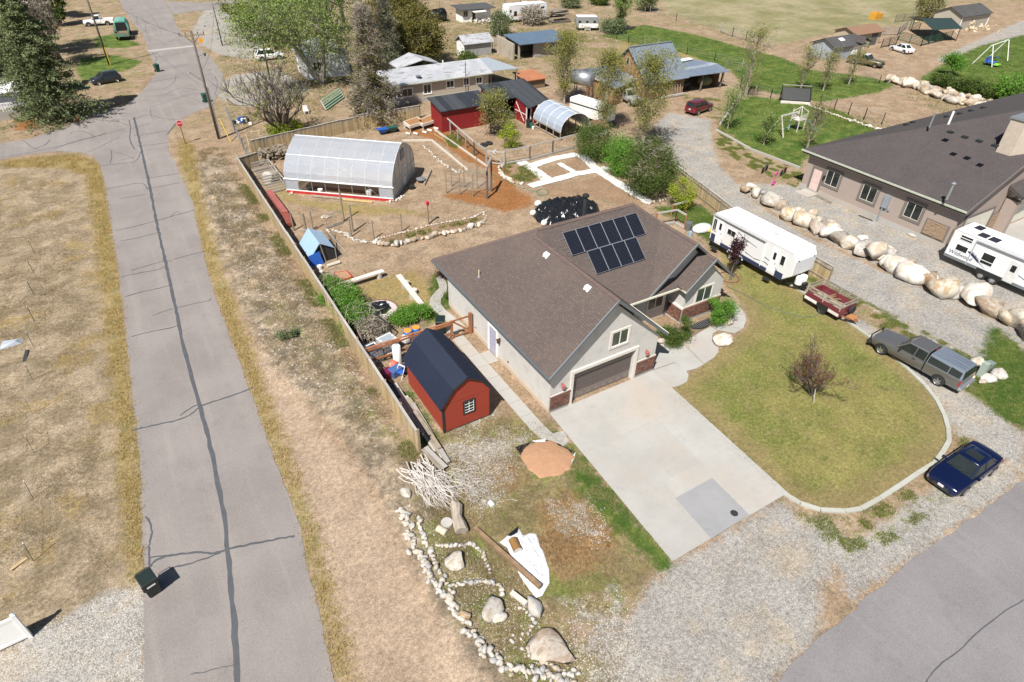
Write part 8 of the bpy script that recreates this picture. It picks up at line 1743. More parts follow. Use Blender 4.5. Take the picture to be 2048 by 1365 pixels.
single('down_pipe',MB().tube([P(*c1(360,400))+Z*1.2,P(*c1(450,560))+Z*.6,P(*c1(590,660))+Z*.3,P(*c1(600,670))+Z*.2],.05,6),mt('brown_pipe',(.22,.15,.13),.5),'long brown pipe slanting down beside the board fence','pipe')
# lumber stack at fence end
t=thing('lumber_stack','stack of long grey planks leaning past the end of the board fence','lumber',P(890,930),world=True)
a0=P(868,895); 
for i,(u0,v0,u1,v1,z) in enumerate(((800,800,872,905,.1),(808,800,880,910,.12),(812,795,886,918,.1),(818,800,893,925,.14),(826,812,897,930,.2),(846,905,884,946,.26),(852,902,892,942,.3),(830,830,880,905,.34),(790,770,850,870,.14))): obj('plank',MB().bar(P(u0,v0)+Z*z,P(u1,v1)+Z*z,.24,.06),M['wood'] if i%2 else M['wood_gray'],t)
single('black_sheet',MB().hexa([(9.0,25.5,.02),(9.6,24.4,.02),(9.9,28.5,.02),(9.1,31,.02)],[(9.0,25.5,.14),(9.6,24.4,.1),(9.9,28.5,.1),(9.1,31,.14)]),M['tarp_black'],'black plastic strip in the shade of the board fence','plastic sheet')
# driftwood heap, stumps, logs
t=thing('branch_heap','big heap of bleached bare branches at the end of the board fence','branch pile',P(865,975)); rn=random.Random(8)
brm=[]
for k in range(7):
    pts=[]; L=rn.uniform(2.0,3.2); p=Vector((-L/2,0,0)); 
    for q in range(6): pts.append(Vector((-L/2+L*q/5,rn.uniform(-.12,.12)+.1*math.sin(q*1.3+k),rn.uniform(-.05,.05)+.12*math.sin(q*.9)))) 
    mb=MB().tube(pts,[.042,.038,.033,.026,.018,.008],5); f=pts[3]; mb.tube([f,f+Vector((.5,.25,.1)),f+Vector((.9,.35,.05))],[.014,.01,.005],4); f=pts[2]; mb.tube([f,f+Vector((.5,-.25,.05)),f+Vector((.8,-.4,.12))],[.014,.01,.005],4)
    me=mb.mesh('branch'); me.materials.append(M['driftwood']); brm.append(me)
c0=P(865,975); aL=yaw_of(P(900,1030),P(818,940))
for k in range(120):
    u=rn.uniform(-1.0,1.0); v=rn.gauss(0,.42); h=max(.04,.75*(1-abs(v)/1.2)*(1-abs(u)/1.6)*rn.random()+.05)
    d=Vector((math.cos(aL)*u-math.sin(aL)*v, math.sin(aL)*u+math.cos(aL)*v,h)); inst('branch',rn.choice(brm),t,d,(rn.uniform(-.25,.25),rn.uniform(-.15,.15),aL+math.pi+rn.gauss(0,.3)),(rn.uniform(.55,.95),)*3)
t=thing('twig_heap','smaller tangle of dry twigs right of the big branch heap','branch pile',P(928,955))
for k in range(130): inst('branch',rn.choice(brm),t,(rn.gauss(0,.45),rn.gauss(-.4,.8),rn.uniform(.02,.18)),(0,0,rn.uniform(0,6.28)),(.22,.3,.4))
mb=MB(); pp=[P(914,1020)+Z*.28,P(916,1040)+Z*.3,P(920,1055)+Z*.3,P(924,1070)+Z*.26]; mb.tube([P(907,1014)+Z*.26]+pp,[.26,.3,.26,.3,.34],9)
for v in mb.v: v.x+=rn.uniform(-.05,.05); v.z=max(.0,v.z+rn.uniform(-.05,.05))
single('gnarled_log','' or mb,mt('gnarled_wood',(.36,.31,.25),.95,var=.35,sc=5,bump=.06,bsc=6),'thick gnarled driftwood trunk below the branch heap','log')
def logc(label,a,b,r,m,name='log_section'): 
    a=P(*a)+Z*r; b=P(*b)+Z*r; t=single(name,MB().tube([a,b],r,12,cap=False),m,label,'log'); e=MB()
    for p,q in((a,b),(b,a)): d=(p-q).normalized()*.004; e.tube([p-d*3,p+d],r*.99,12)
    obj('cut_end',e,M['wood_pale'],t)
logc('pale cut log lying by the gnarled trunk',(876,1062),(893,1072),.2,mt('birch_like',(.50,.44,.33),.9,var=.25,sc=5)); single('stump',MB().cyl(P(894,1052).xy,.3,0,.3,12),M['wood_gray'],'round grey stump beside the pale cut log','stump')
logc('brown log round resting on the white plastic sheet',(1025,1085),(1036,1108),.22,mt('brown_log',(.22,.12,.035),.7,var=.3,sc=4),'log_round')
crumple('white_sheet','wrinkled white plastic sheet with a black underside spread on the front yard','plastic sheet',W(999,1086,1016,1072,1029,1067,1037,1057,1047,1073,1060,1067,1072,1069,1077,1081,1080,1095,1086,1101,1091,1119,1098,1139,1099,1167,1090,1182,1085,1192,1072,1197,1060,1182,1049,1167,1039,1152,1027,1124,1014,1096),M['tarp_white'],.30,5,90,.03,freq=3.2)
crumple('black_sheet_corner','folded black corner of the white plastic sheet','plastic sheet',W(1014,1076,1036,1058,1034,1070,1020,1078),M['tarp_black'],.1,6,12,.2)
a=P(950,1060); b=P(1080,1182); single('timber_beam',MB().bar(a+Z*.12,b+Z*.32,.2,.2),mt('brown_timber',(.27,.175,.10),.85,var=.25,sc=3,streak=(3,3,9)),'long brown timber beam lying across the white plastic sheet','timber')
single('plank_bench',MB().bar(P(1022,1192)+Z*.3,P(1052,1215)+Z*.3,.24,.08).bar(P(1025,1193)+Z*.0,P(1025,1193)+Z*.28,.16).bar(P(1049,1212)+Z*.0,P(1049,1212)+Z*.28,.16),M['wood_pale'],'small pale plank bench left of the driftwood knot','bench')
boulder('grey weathered driftwood knot at the foot of the white plastic sheet',1070,1212,.75,1.1,.75,.2,'rock_gray',2,'driftwood_knot')
# sand pile with tarp
crumple('sand_pile','round pile of orange sand on the front yard beside the driveway','sand pile',ragged([q.xy for q in W(1045,900,1070,885,1100,882,1130,895,1150,915,1140,940,1110,955,1080,957,1055,940,1040,915)],.25,.06),M['sand'],.2,7,46,.03,edge=.12,freq=1.2)
crumple('sand_tarp','black sheet corner under the left side of the sand pile','tarp',W(1030,895,1062,884,1050,900,1042,913),M['tarp_black'],.15,8,14,.03); crumple('sand_tarp','black and white sheet edge along the top of the sand pile','tarp',W(1062,886,1090,879,1118,888,1150,905,1140,908,1110,895,1085,887),M['tarp_black'],.2,9,20,.03); crumple('sand_tarp','white sheet corner above the sand pile','tarp',W(1063,883,1092,878,1096,888,1075,887),M['tarp_white'],.25,10,12,.04); crumple('sand_tarp','torn white sheet piece at the right of the sand pile','tarp',W(1140,918,1152,905,1148,918,1143,930),M['tarp_white'],.2,11,10,.04)
single('white_brick',MB().cbox((*P(982,1010).xy,0),(.22,.32,.15),.1),M['white_dirty'],'small white block on the stony grass below the sand pile','block')
boulder('small tan stone beside the white block',968,1003,.3,.3,.2,.1,'rock_tan',1)
# right side: utility boxes
t=thing('utility_pedestal','pale green leaning utility pedestal among white boulders','utility box',P(1960,752)); ug=mt('utility_green',(.27,.33,.28),.5); obj('box',MB().hexa([(-.2,-.18,0),(.2,-.18,0),(.2,.18,0),(-.2,.18,0)],[(-.08,-.1,.95),(.3,-.1,.95),(.3,.24,.95),(-.08,.24,.95)]),ug,t); obj('cap',MB().hexa([(-.1,-.12,.95),(.32,-.12,.95),(.32,.26,.95),(-.1,.26,.95)],[(-.08,-.1,1.0),(.3,-.1,1.0),(.3,.24,1.0),(-.08,.24,1.0)]),ug,t)
t=thing('utility_box','small darker green utility box behind the leaning pedestal','utility box',P(1975,738)); ug2=mt('utility_green_dark',(.17,.22,.19),.5); obj('box',MB().box(-.22,-.2,0,.22,.2,.5),ug2,t); obj('lid',MB().box(-.24,-.22,.5,.24,.22,.56),ug2,t)
# things along neighbour's wall
t=thing('wooden_ladder','thin wooden ladder lying on the gravel at the taupe house wall','ladder',P(1635,392),world=True); a=P(1633,391); b=P(1665,407); e=Vector((-.35,.05,0)); obj('rail',MB().bar(a+Z*.05,b+Z*.05,.04).bar(a+e+Z*.05,b+e+Z*.05,.04),M['wood'],t)
for k in range(9): obj('rung',MB().bar(a.lerp(b,k/8)+Z*.06,a.lerp(b,k/8)+e+Z*.06,.03),M['wood'],t)
single('rusty_angle',MB().bar(P(1717,432)+Z*.05,P(1745,443)+Z*.05,.08),M['dark_steel'],'thin dark rail lying on gravel near the meter box','metal rail'); boulder('dark drain hood at the foot of the taupe wall',1825,472,.5,.9,.5,.2,'rock_gray',0,'drain_hood')
p=P(1545,372); t=thing('pink_yard_ornament','pink metal yard ornament on a red mulch square by the taupe house','yard ornament',p); pk=mt('hot_pink',(.5,.05,.25),.5); obj('stem',MB().tube([(0,0,0),(.05,0,1.2)],.05,6),pk,t); obj('petal',MB().ell((.1,0,1.3),(.25,.1,.25)).ell((.0,0,.25),(.3,.1,.12)),pk,t)
for lb,u,v,c in(('dark motorbike-like bicycle parked left of the taupe house',1528,345,'dark_steel'),('rusty red cart beside the bicycle at the taupe house corner',1565,350,'red_barn')):
    p=P(u,v); t=thing('yard_bicycle' if 'bicycle' in lb else 'yard_cart',lb,'bicycle' if 'bicycle' in lb else 'cart',p,.3)
    for x in(-.5,.5): obj('wheel',MB().tube([(x,-.03,.35),(x,.03,.35)],.34,12),M['rubber'],t)
    obj('frame',MB().bar((-.5,0,.35),(0,0,.7),.06).bar((0,0,.7),(.5,0,.35),.06).bar((0,0,.7),(.4,0,.95),.05) if 'bicycle' in lb else MB().box(-.7,-.4,.45,.7,.4,.95),M[c],t); obj('handlebar',MB().bar((.4,-.3,.95),(.4,.3,.95),.04),M['dark_steel'],t)
# trailer side clutter
p=P(1403,462); t=single('garden_cart_cover',MB().ell((0,0,.25),(1.1,.7,.4),10,6),M['tarp_white'],'white covered mound at the rear of the long travel trailer','covered mound',smooth=True); t.location=p
single('grey_bin',MB().lathe([(.27,0),(.33,.75),(.28,.76)],12,tuple(P(1375,460))),mt('grey_bin_m',(.12,.13,.14),.5),'round grey bin beside the redwood fence corner','bin'); single('blue_jug',MB().cyl(P(1380,472).xy,.18,0,.4,8),mt('blue_jug_m',(.25,.36,.46),.4),'pale blue jug below the round grey bin','jug'); single('yellow_tarp',MB().ell((P(1415,464).x,P(1415,464).y,.2),(.3,.35,.25)),M['yellow'],'yellow patch of tarp at the trailer rear','tarp')
p=P(1457,556); t=thing('tree_ring','red brick tree ring with gravel beside the wing wall','tree ring',p); 
for k in range(22): a=2*math.pi*k/22; obj('brick',MB().cbox((.8*math.cos(a),.8*math.sin(a),0),(.1,.2,.1),a),BR[2],t)
# wire and post fences of the far fields
def wire_fence(label,pts,h=1.2,every=3.5,m=None,rails=3,name='wire_fence',r=.04):
    t=thing(name,label,'fence',(pts[0][0],pts[0][1],0),world=True)
    for a,b in zip(pts,pts[1:]):
        a=Vector((*a[:2],0)); b=Vector((*b[:2],0)); L=(b-a).length; n=max(1,round(L/every))
        for k in range(n+1): p=a.lerp(b,k/n); obj('post',MB().bar(p,p+Z*h,r*2),m or M['wood_gray'],t)
        mb=MB(); 
        for q in range(rails): z=h*(q+1)/rails*.95; mb.tube([a+Z*z,b+Z*z],.012,3)
        tag(obj('wire',mb,M['steel'],t),kind='stuff')
c4=lambda u,v:(1180+u*.2539,v*.2539)
wire_fence('wire fence along the left edge of the green pasture',[P(*c4(70,280)),P(*c4(210,310)),P(*c4(300,340)),P(*c4(430,385))]); wire_fence('wire fence crossing the pasture above the barn',[P(*c4(430,330)),P(*c4(760,430)),P(*c4(980,480)),P(*c4(1200,520))],1.2,4)
wire_fence('wire fence along the field edge at the top right',[P(1300,25),P(1352,42),P(1440,60)],1.5,4); wire_fence('wire fence at the lower edge of the pasture beside the green lawn',[P(*c4(1300,740)),P(*c4(1420,775)),P(*c4(1490,790)),P(*c4(1700,790))],1.3,3)
wire_fence('thin post fence on the bare garden plot above the green lawn',[P(*c5(330,890)),P(*c5(450,930)),P(*c5(570,965)),P(*c5(700,1010)),P(*c5(850,1050))],1.6,30,M['dark_steel'])
wire_fence('wire fence between pasture and blue grey shed',[P(*c5(100,470)),P(*c5(330,500)),P(*c5(620,560)),P(*c5(830,700)),P(*c5(420,680))],1.1,5)
wire_fence('pole corral beside the open barn bay',[P(1445,165),P(1480,175),P(1500,150),P(1450,140)],1.5,2.5,M['steel'],4)
wire_fence('chain link fence along the road left of the board fence',[P(455,228),P(470,262),P(488,300),P(497,322)],1.3,1.8,M['steel'],5,'chain_link_fence')
wire_fence('field fence around the corral beyond the trees at the top',[P(880,18),P(960,22),P(1010,10),P(1100,6)],1.4,4,M['bark'],3); wire_fence('wire fence behind the adobe shed',[P(1000,70),P(985,100),P(900,125)],1.2,3); rail_panel('corral_fence','pipe gate across the dirt road right of the main road',[P(440,38).xy,P(468,42).xy],M['steel'],1.5,4,cat='gate')
# timbers between lawn and lane
for lb,a,b in(('timber edging along the lower edge of the green lawn',P(1432,262),P(1500,300)),('second timber edging along the green lawn',P(1500,300),P(1600,338)),('pale log edging at the left edge of the green lawn',P(1440,250),P(1482,190))): single('timber_edging',MB().bar(a+Z*.1,b+Z*.1,.25,.22),M['wood_gray'],lb,'timber')
a=P(652,222); b=P(688,196); t=thing('overturned_rack','old green slatted rack lying tilted in the dry yard behind the greenhouse','rack',a,world=True)
for k in range(5): obj('slat',MB().bar(a+Vector((0,k*.45,.15+k*.16)),b+Vector((0,k*.45,.15+k*.16)),.3,.05),mt('pale_green_slat',(.16,.24,.17),.8,var=.3,sc=3),t)
obj('rail',MB().bar(a+Z*.1,a+Vector((0,1.9,.8)),.12).bar(b+Z*.1,b+Vector((0,1.9,.8)),.12),M['wood_gray'],t)
t=thing('yard_chair','white plastic yard chair in the dry grass left of the green rack','chair',P(613,228)); obj('seat',MB().box(-.3,-.3,.4,.3,.3,.46),M['white'],t); obj('backrest',MB().box(-.3,.26,.46,.3,.32,1.0),M['white'],t)
for x in(-.26,.26):
    for y in(-.26,.26): obj('leg',MB().bar((x,y,0),(x,y,.4),.06),M['white'],t)
rn=random.Random(31); t=thing('slab_pile','stack of rough sawn slabs right of the distant white trailer','lumber',P(1115,44),world=True); q=P(1115,44)
for k in range(26): y=rn.uniform(-1.5,1.5); z=.1+.09*k; obj('plank',MB().bar(q+Vector((-2+rn.uniform(-.4,.4),y,z)),q+Vector((2+rn.uniform(-.4,.4),y+rn.uniform(-.6,.6),z)),.5,.1),M['wood'],t)
rn=random.Random(32); t=thing('junk_heap','low heap of dark and pale junk below the left power pole fence corner','junk',P(485,245),world=True); q=P(485,245)
for k in range(14): obj('scrap',MB().cbox((q.x+rn.gauss(0,.6),q.y+rn.gauss(0,.6),0),(rn.uniform(.2,.6),rn.uniform(.2,.5),rn.uniform(.15,.5)),rn.uniform(0,3)),rn.choice([M['blue_plastic'],M['white_dirty'],M['dark_steel'],M['wood']]),t)
# ---------- vegetation ----------
def hgt(g,u,v):
    d=_r2*((u-CX)/F)-_u2*((v-CY)/F)+_f; return CH+((d.x*g.x+d.y*g.y)/(d.x**2+d.y**2))*d.z
def leaf_mesh(name, cen, size, m, rng, droop=0.0, aspect=.55):
    n=len(cen); a=rng.normal(size=(n,3)); a[:,2]*=.6; a/=np.linalg.norm(a,axis=1,keepdims=True); b=rng.normal(size=(n,3)); b=np.cross(a,b); b/=np.linalg.norm(b,axis=1,keepdims=True)
    a[:,2]-=droop; s=(size*rng.uniform(.6,1.3,size=(n,1)))
    v=np.stack([cen-a*s*.5,cen+b*s*aspect*.5,cen+a*s*.5,cen-b*s*aspect*.5],1).reshape(-1,3); return np_mesh(name,v,np.arange(4*n).reshape(-1,4),m)
def grow(mb, p, d, L, r, depth, rn, tips, spread=.5, up=.15, seg=3, kids_=3, gravity=0.0, minr=.012, shrink=.62):
    pts=[p]; rr=[r]; q=p.copy(); dd=d.copy()
    for k in range(seg):
        dd=(dd+Vector((rn.gauss(0,.13),rn.gauss(0,.13),rn.gauss(0,.08)+up*.3-gravity*.3))).normalized(); q=q+dd*L/seg; pts.append(q.copy()); rr.append(max(minr*.6,r*(1-.45*(k+1)/seg)))
    mb.tube(pts,rr,6 if depth>=3 else (4 if depth==2 else 3),cap=False)
    if depth<=0: tips.append((q,L)); return
    if depth==1: tips.append((pts[-2],L))
    for k in range(kids_):
        f=rn.uniform(.35,1.0) if k<kids_-1 else 1.0; i=min(seg-1,int(f*seg)); s=pts[i].lerp(pts[i+1],min(1,f*seg-i))
        nd=(dd+Vector((rn.gauss(0,spread),rn.gauss(0,spread),rn.gauss(0,spread*.6)+up))).normalized()
        grow(mb,s,nd,L*shrink*rn.uniform(.8,1.2),max(minr,rr[i]*.62),depth-1,rn,tips,spread,up,seg,kids_,gravity,minr,shrink)
def tree(label, base, h, r, leaf, nleaf, lsize, bark='bark', style='leafy', seed=1, name='tree', cat='tree', group=None, leafy_from=.25, clump=.5, trunks=1, tr=None, twig=None, low=0, minr=0):
    rn=random.Random(seed); rng=np.random.default_rng(seed); base=Vector((base[0],base[1],0)); t=thing(name,label,cat,base,group=group); mb=MB(); tips=[]
    tr=tr or h*.022+.03
    if style=='spruce':
        mb.tube([(0,0,0),(0,0,h*.5),(0,0,h*.98)],[tr*1.3,tr*.8,.03],7); C=[]; nw=int(h*3.2)
        for k in range(nw):
            f=(k+.5)/nw; z=h*(.06+.92*f); R_=r*(1-f)**.8*rn.uniform(.75,1.12)+.15; nb=int(6+6*(1-f))
            for b in range(nb):
                a=rn.uniform(0,6.28); L=R_*rn.uniform(.5,1.2)*(1+.18*math.sin(3*a+k*.7)); e=Vector((math.cos(a)*L,math.sin(a)*L,z-L*.18+rn.uniform(-.1,.1)+L*.06)); s=Vector((0,0,z+.1))
                if f<.7 and b%2==0: mb.tube([s,s.lerp(e,.5)+Vector((0,0,.05)),e],[.05,.035,.01],3,cap=False)
                m_=max(3,int(nleaf/nw/nb)); tt=rng.uniform(.15,1,size=(m_,1))**.7; q=np.array(s)+(np.array(e)-np.array(s))*tt; w_=.10+.16*L*(1-tt)*1.2
                q=q+rng.normal(size=(m_,3))*np.concatenate([w_,w_,w_*.45],1); q[:,2]-=rng.uniform(0,.35,size=m_)*(.3+L*.12); C.append(q)
        cen=np.concatenate(C)
    elif style=='bush':
        for k in range(trunks if trunks>1 else 6):
            a=rn.uniform(0,6.28); grow(mb,Vector((rn.uniform(-.1,.1)*r,rn.uniform(-.1,.1)*r,0)),Vector((math.cos(a)*.6*r/h,math.sin(a)*.6*r/h,1)).normalized(),h*.5,tr*.5,2,rn,tips,.5,.1,2,3,minr=.008)
        nc=max(10,int(9*r*r*h)) if nleaf else 1; nc=min(nc,160); u=rng.normal(size=(nc,3)); u/=np.linalg.norm(u,axis=1,keepdims=True); rad=rng.uniform(.35,1,size=(nc,1))**.5
        c=u*rad*np.array([[r,r,h*.48]])*rng.uniform(.82,1.12,size=(nc,1)); c[:,2]+=h*.5; per=max(1,nleaf//nc); cs=clump*.55
        cen=np.repeat(c,per,0)+rng.normal(size=(nc*per,3))*np.array([[cs,cs,cs*.8]])*rng.uniform(.6,1.2,size=(nc,1)).repeat(per,0); cen=cen[cen[:,2]>.05]
    elif style=='poplar':
        mb.tube([(0,0,0),(rn.uniform(-.1,.1),0,h*.5),(0,0,h)],[tr,tr*.7,.02],6); n=int(26+h*3.5)
        for k in range(n):
            f=leafy_from+(1-leafy_from)*(k/n); z=h*f; a=rn.uniform(0,6.28); wv=math.sin(math.pi*min(1,(f-leafy_from)/(1-leafy_from)*.9+.1))**.8
            L=r*wv*rn.uniform(.8,1.3)*1.3; grow(mb,Vector((0,0,z)),Vector((math.cos(a)*.62,math.sin(a)*.62,.8)).normalized(),max(.35,L*.75),.03,1,rn,tips,.35,.25,2,3,minr=.008)
    else:
        for k in range(trunks):
            a=rn.uniform(0,6.28); d=Vector((math.cos(a)*(.35 if trunks>1 else .06),math.sin(a)*(.35 if trunks>1 else .06),1)).normalized()
            if style=='bare': grow(mb,Vector((0,0,0)),d,h*.40,tr,4,rn,tips,.42,.32,3,3,minr=minr or .012,shrink=.68)
            else: grow(mb,Vector((0,0,0)),d,h*.38,tr,4,rn,tips,.55*max(.6,min(1.3,r/h*2)),.12,3,4,minr=.015,shrink=.66)
    if style in('poplar','leafy','bare') and nleaf:
        T=np.array([list(p) for p,_ in tips]); w=rng.uniform(.2,1,size=len(T)); 
        per=rng.multinomial(nleaf,w/w.sum()); cen=np.repeat(T,per,0); cen=cen+rng.normal(size=cen.shape)*np.array([[clump,clump,clump*.8]])*.5
    if style=='leafy' and h>10: cen[:,2]-=rng.exponential(h*.075,len(cen))*(rng.random(len(cen))<.6)
    if style=='bare' and low: cen=cen[rng.random(len(cen))<1.1-cen[:,2]/(h*low)]
    if style in('poplar','leafy','bare') and nleaf:
        # squeeze the crown to the measured spread and height
        T=cen; mx=np.percentile(np.hypot(T[:,0],T[:,1]),92); zt=np.percentile(T[:,2],98.5); sx=r/max(mx,.1); sz=h/max(zt,.1)
        if style=='poplar': sx=sz=1
        cen=cen*np.array([[sx,sx,sz]])
        for v in mb.v: f=min(1,max(0,v.z/(h*.2))); v.x*=1+(sx-1)*f; v.y*=1+(sx-1)*f; v.z*=sz
    obj('trunk',mb,M[bark],t)
    if nleaf: link('crown',leaf_mesh('crown',cen,lsize,LEAF[leaf],rng,.25 if style=='spruce' else 0,.4 if style=='spruce' else .6),None,t)
    if twig:
        n=twig; T=np.array([list(p) for p,_ in tips]) if tips else cen[rng.integers(0,len(cen),200)]; c=T[rng.integers(0,len(T),n)]+rng.normal(size=(n,3))*.35; tw=leaf_mesh('twigs',c,.75,LEAF['gray'],rng,.0,.05); o=link('twig_haze',tw,None,t); tag(o,kind='stuff')
    return t
B=lambda u,v:P(u,v)
def TB(label,u,v,ut,vt,r,leaf,n,ls,**k):
    g=P(u,v); return tree(label,g,max(.5,hgt(g,ut,vt)),r,leaf,n,ls,**k)

# left
tree('huge dark blue-green spruce with a tall pointed crown at the road junction',P(115,238),15.5,5.6,'spruce',52000,.30,style='spruce',seed=3,name='spruce_tree')
tree('second broad spruce crowding in behind at the left frame edge',P(30,200),14.5,5.2,'spruce',36000,.32,style='spruce',seed=4,name='spruce_tree')
tree('leafless grey tree rising behind the big spruce',P(128,128),11,4.2,'gray',1500,.4,bark='bark_gray',style='bare',seed=5,trunks=3,twig=5000)
tree('dark green juniper behind the white pickup at the top left',P(122,52),9,2.0,'mid',7000,.35,style='bush',seed=6,name='juniper')
tree('pale green leafy tree at the top left corner behind the spruces',P(60,110),12,5,'sage',12000,.35,seed=7)
tree('olive cottonwood above the left road verge at the top',P(95,40),9,4.5,'sage',9000,.4,seed=8)
# centre top
tree('bare many stemmed tree with lime shoots at its foot behind the greenhouse',P(566,272),6.6,4.6,'lime',2600,.2,bark='bark',style='bare',seed=9,trunks=8,twig=700,clump=.8,tr=.12,low=.8,minr=.017)
tree('low lime green suckers at the foot of the bare many stemmed tree',P(572,270),1.8,2.2,'lime',3500,.2,style='bush',seed=10,name='shrub',cat='shrub')
tree('great cottonwood with forked pale trunk and airy green crown',P(645,168),17.5,9.5,'cotton',24000,.27,bark='bark_gray',seed=11,trunks=2,tr=.42,clump=2.4,twig=5000,name='cottonwood')
tree('airy cottonwood right of the pale dirt lot',P(590,95),14,8,'cotton',15000,.28,bark='bark_gray',seed=12,clump=2.4,twig=4000,name='cottonwood')
tree('tall cottonwood at the top edge behind the great forked one',P(690,60),15,8,'cotton',14000,.3,bark='bark_gray',seed=13,clump=2.4,twig=4000,name='cottonwood')
tree('small yellow-green tree beside the pipe gate at the top',P(500,85),6.5,2.8,'olive',4500,.3,seed=14); tree('yellow-green bush beside the dark bin at the top',P(492,55),4.5,3,'lime',3000,.3,style='bush',seed=15,name='shrub',cat='shrub')
tree('half dead spruce with olive top and grey drooping skirt by the mobile home',P(748,246),13.5,3.6,'olive',9000,.3,bark='bark_gray',style='spruce',seed=16,twig=16000,name='conifer')
tree('grey leafless brush skirt under the half dead spruce',P(752,238),4.5,4.2,'gray',1500,.25,bark='bark_gray',style='bush',seed=17,name='dead_brush',cat='shrub',twig=16000)
tree('slim grey-green conifer between the half dead spruce and the olive tree',P(778,150),12,2.8,'spruce',7000,.3,bark='bark_gray',style='spruce',seed=18,twig=7000,name='conifer')
tree('dense olive gold tree beside the mobile home roof',P(835,128),8.5,4.6,'olive',18000,.32,style='bush',seed=19,clump=1.3,name='juniper'); tree('second olive gold tree further back, left of the first',P(790,75),10.5,4.6,'olive',14000,.34,style='bush',seed=20,clump=1.3,name='juniper')
tree('bare pale tree near the black round tank',P(830,48),9,4,'sage',2200,.3,bark='bark_gray',style='bare',seed=21,trunks=2,twig=2500); tree('grey-green tree at the top behind the olive trees',P(745,20),12,6,'sage',9000,.4,seed=22)
for i,(u,v,h,r,lf,lb) in enumerate(((1000,72,4.2,2.2,'sage','sage green bush left of the adobe shed roof'),(1065,50,3.6,2.6,'gray','thin bare bush before the distant white trailer'),(1140,16,3.0,2.4,'sage','round grey-green bush at the top, left'),(1198,10,2.6,2.2,'mid','dark round bush at the top, right'),(1225,66,2.6,2.4,'sage','low bush under the young poplar by the corral'),(1290,22,5,2.6,'sage','bush at the corner of the tan field'),(940,135,2.2,1.6,'mid','green bush beside the grey plank shed'),(1850,42,6.5,3.0,'olive','plume of olive brush behind the green canopy'),(2030,205,4,3.2,'bright','bright shrub at the right frame edge'))): tree(lb,P(u,v),h,r,lf,3200,.3,style='bush',seed=30+i,name='shrub',cat='shrub',clump=.9)
TB('young airy poplar standing by the corral at the top',1240,62,1240,0,2.4,'cotton',5000,.25,style='poplar',seed=40,name='poplar',leafy_from=.1); TB('slender poplar at the top right of the dirt corral',1290,25,1290,-25,2.2,'cotton',3000,.3,style='poplar',seed=41,name='poplar')
# poultry yard and lane row
TB('golden green young tree in the middle of the poultry yard',982,268,975,180,2.6,'poplar',7000,.17,seed=42,trunks=3,clump=.8,twig=600,tr=.09); TB('small bright lime tree in front of the golden one',1017,297,1022,248,1.1,'lime',2600,.14,style='bush',seed=43,name='sapling',clump=.5)
TB('tall young poplar behind the stock trailer',1128,208,1128,80,2.6,'poplar',9500,.17,style='poplar',seed=44,name='poplar',bark='bark_pale',leafy_from=.12,clump=.8); TB('young poplar between hoop shelter and lean-to',1207,262,1200,115,2.0,'poplar',8500,.17,style='poplar',seed=45,name='poplar',bark='bark_pale',leafy_from=.15,clump=.8)
TB('large pale young poplar beside the gravel lane',1283,300,1290,135,3.0,'poplar',11500,.17,style='poplar',seed=46,name='poplar',bark='bark_pale',leafy_from=.2,clump=.9)
TB('dense dark green shrub at the top of the garden shrub row',1190,318,1188,248,2.4,'mid',13000,.15,style='bush',seed=47,name='shrub',cat='shrub',clump=.9); TB('vivid bright green shrub in the middle of the garden shrub row',1242,350,1242,272,1.9,'bright',12000,.15,style='bush',seed=48,name='shrub',cat='shrub',clump=.8)
TB('big mid green shrub at the lower end of the garden shrub row',1295,392,1292,278,2.6,'mid',17000,.15,style='bush',seed=49,name='shrub',cat='shrub',clump=.9,twig=900); TB('small lime green tree by the wooden fence above the trailer',1360,416,1358,356,1.3,'lime',4200,.13,style='bush',seed=50,name='sapling',clump=.5)
# pasture saplings
for i,(u,v,ut,vt,r,lb) in enumerate(((1490,196,1500,62,2.3,'tallest bare budding tree at the pasture edge left of the black trailer bed'),(1600,182,1606,105,1.9,'budding sapling above the black trailer bed'),(1646,182,1655,115,1.7,'budding sapling right of the black trailer bed'),(1697,170,1705,110,1.4,'sapling in front of the gold and green pickup'),(1455,258,1457,198,1.7,'leafy sapling at the left edge of the green lawn'),(1527,290,1532,240,1.3,'small tree standing before the playset'),(1613,300,1620,222,1.5,'thin bronze sapling on the green lawn near the taupe roof'))):
    TB(lb,u,v,ut,vt,r,('poplar','poplar','poplar','poplar','cotton','cotton','olive')[i],(2600,2100,1900,1200,2400,2200,900)[i],.17,style='poplar',seed=60+i,name='sapling',bark='bark_pale',leafy_from=.15,clump=.7)
TB('round headed small tree on the far right lawn',1902,152,1915,106,1.7,'bright',3500,.22,seed=70,name='sapling',clump=.7)
for k in range(9):
    f=k/8; p=P(1870+f*150,172+f*34); tree(['first','second','third','fourth','fifth','sixth','seventh','eighth','ninth'][k]+' upright shrub from the left in the hedge row above the white boulders',p,2.0,.8,'mid',1300,.22,style='bush',seed=71+k,name='hedge_shrub',cat='shrub',group='hedge row above the white boulders',clump=.6)
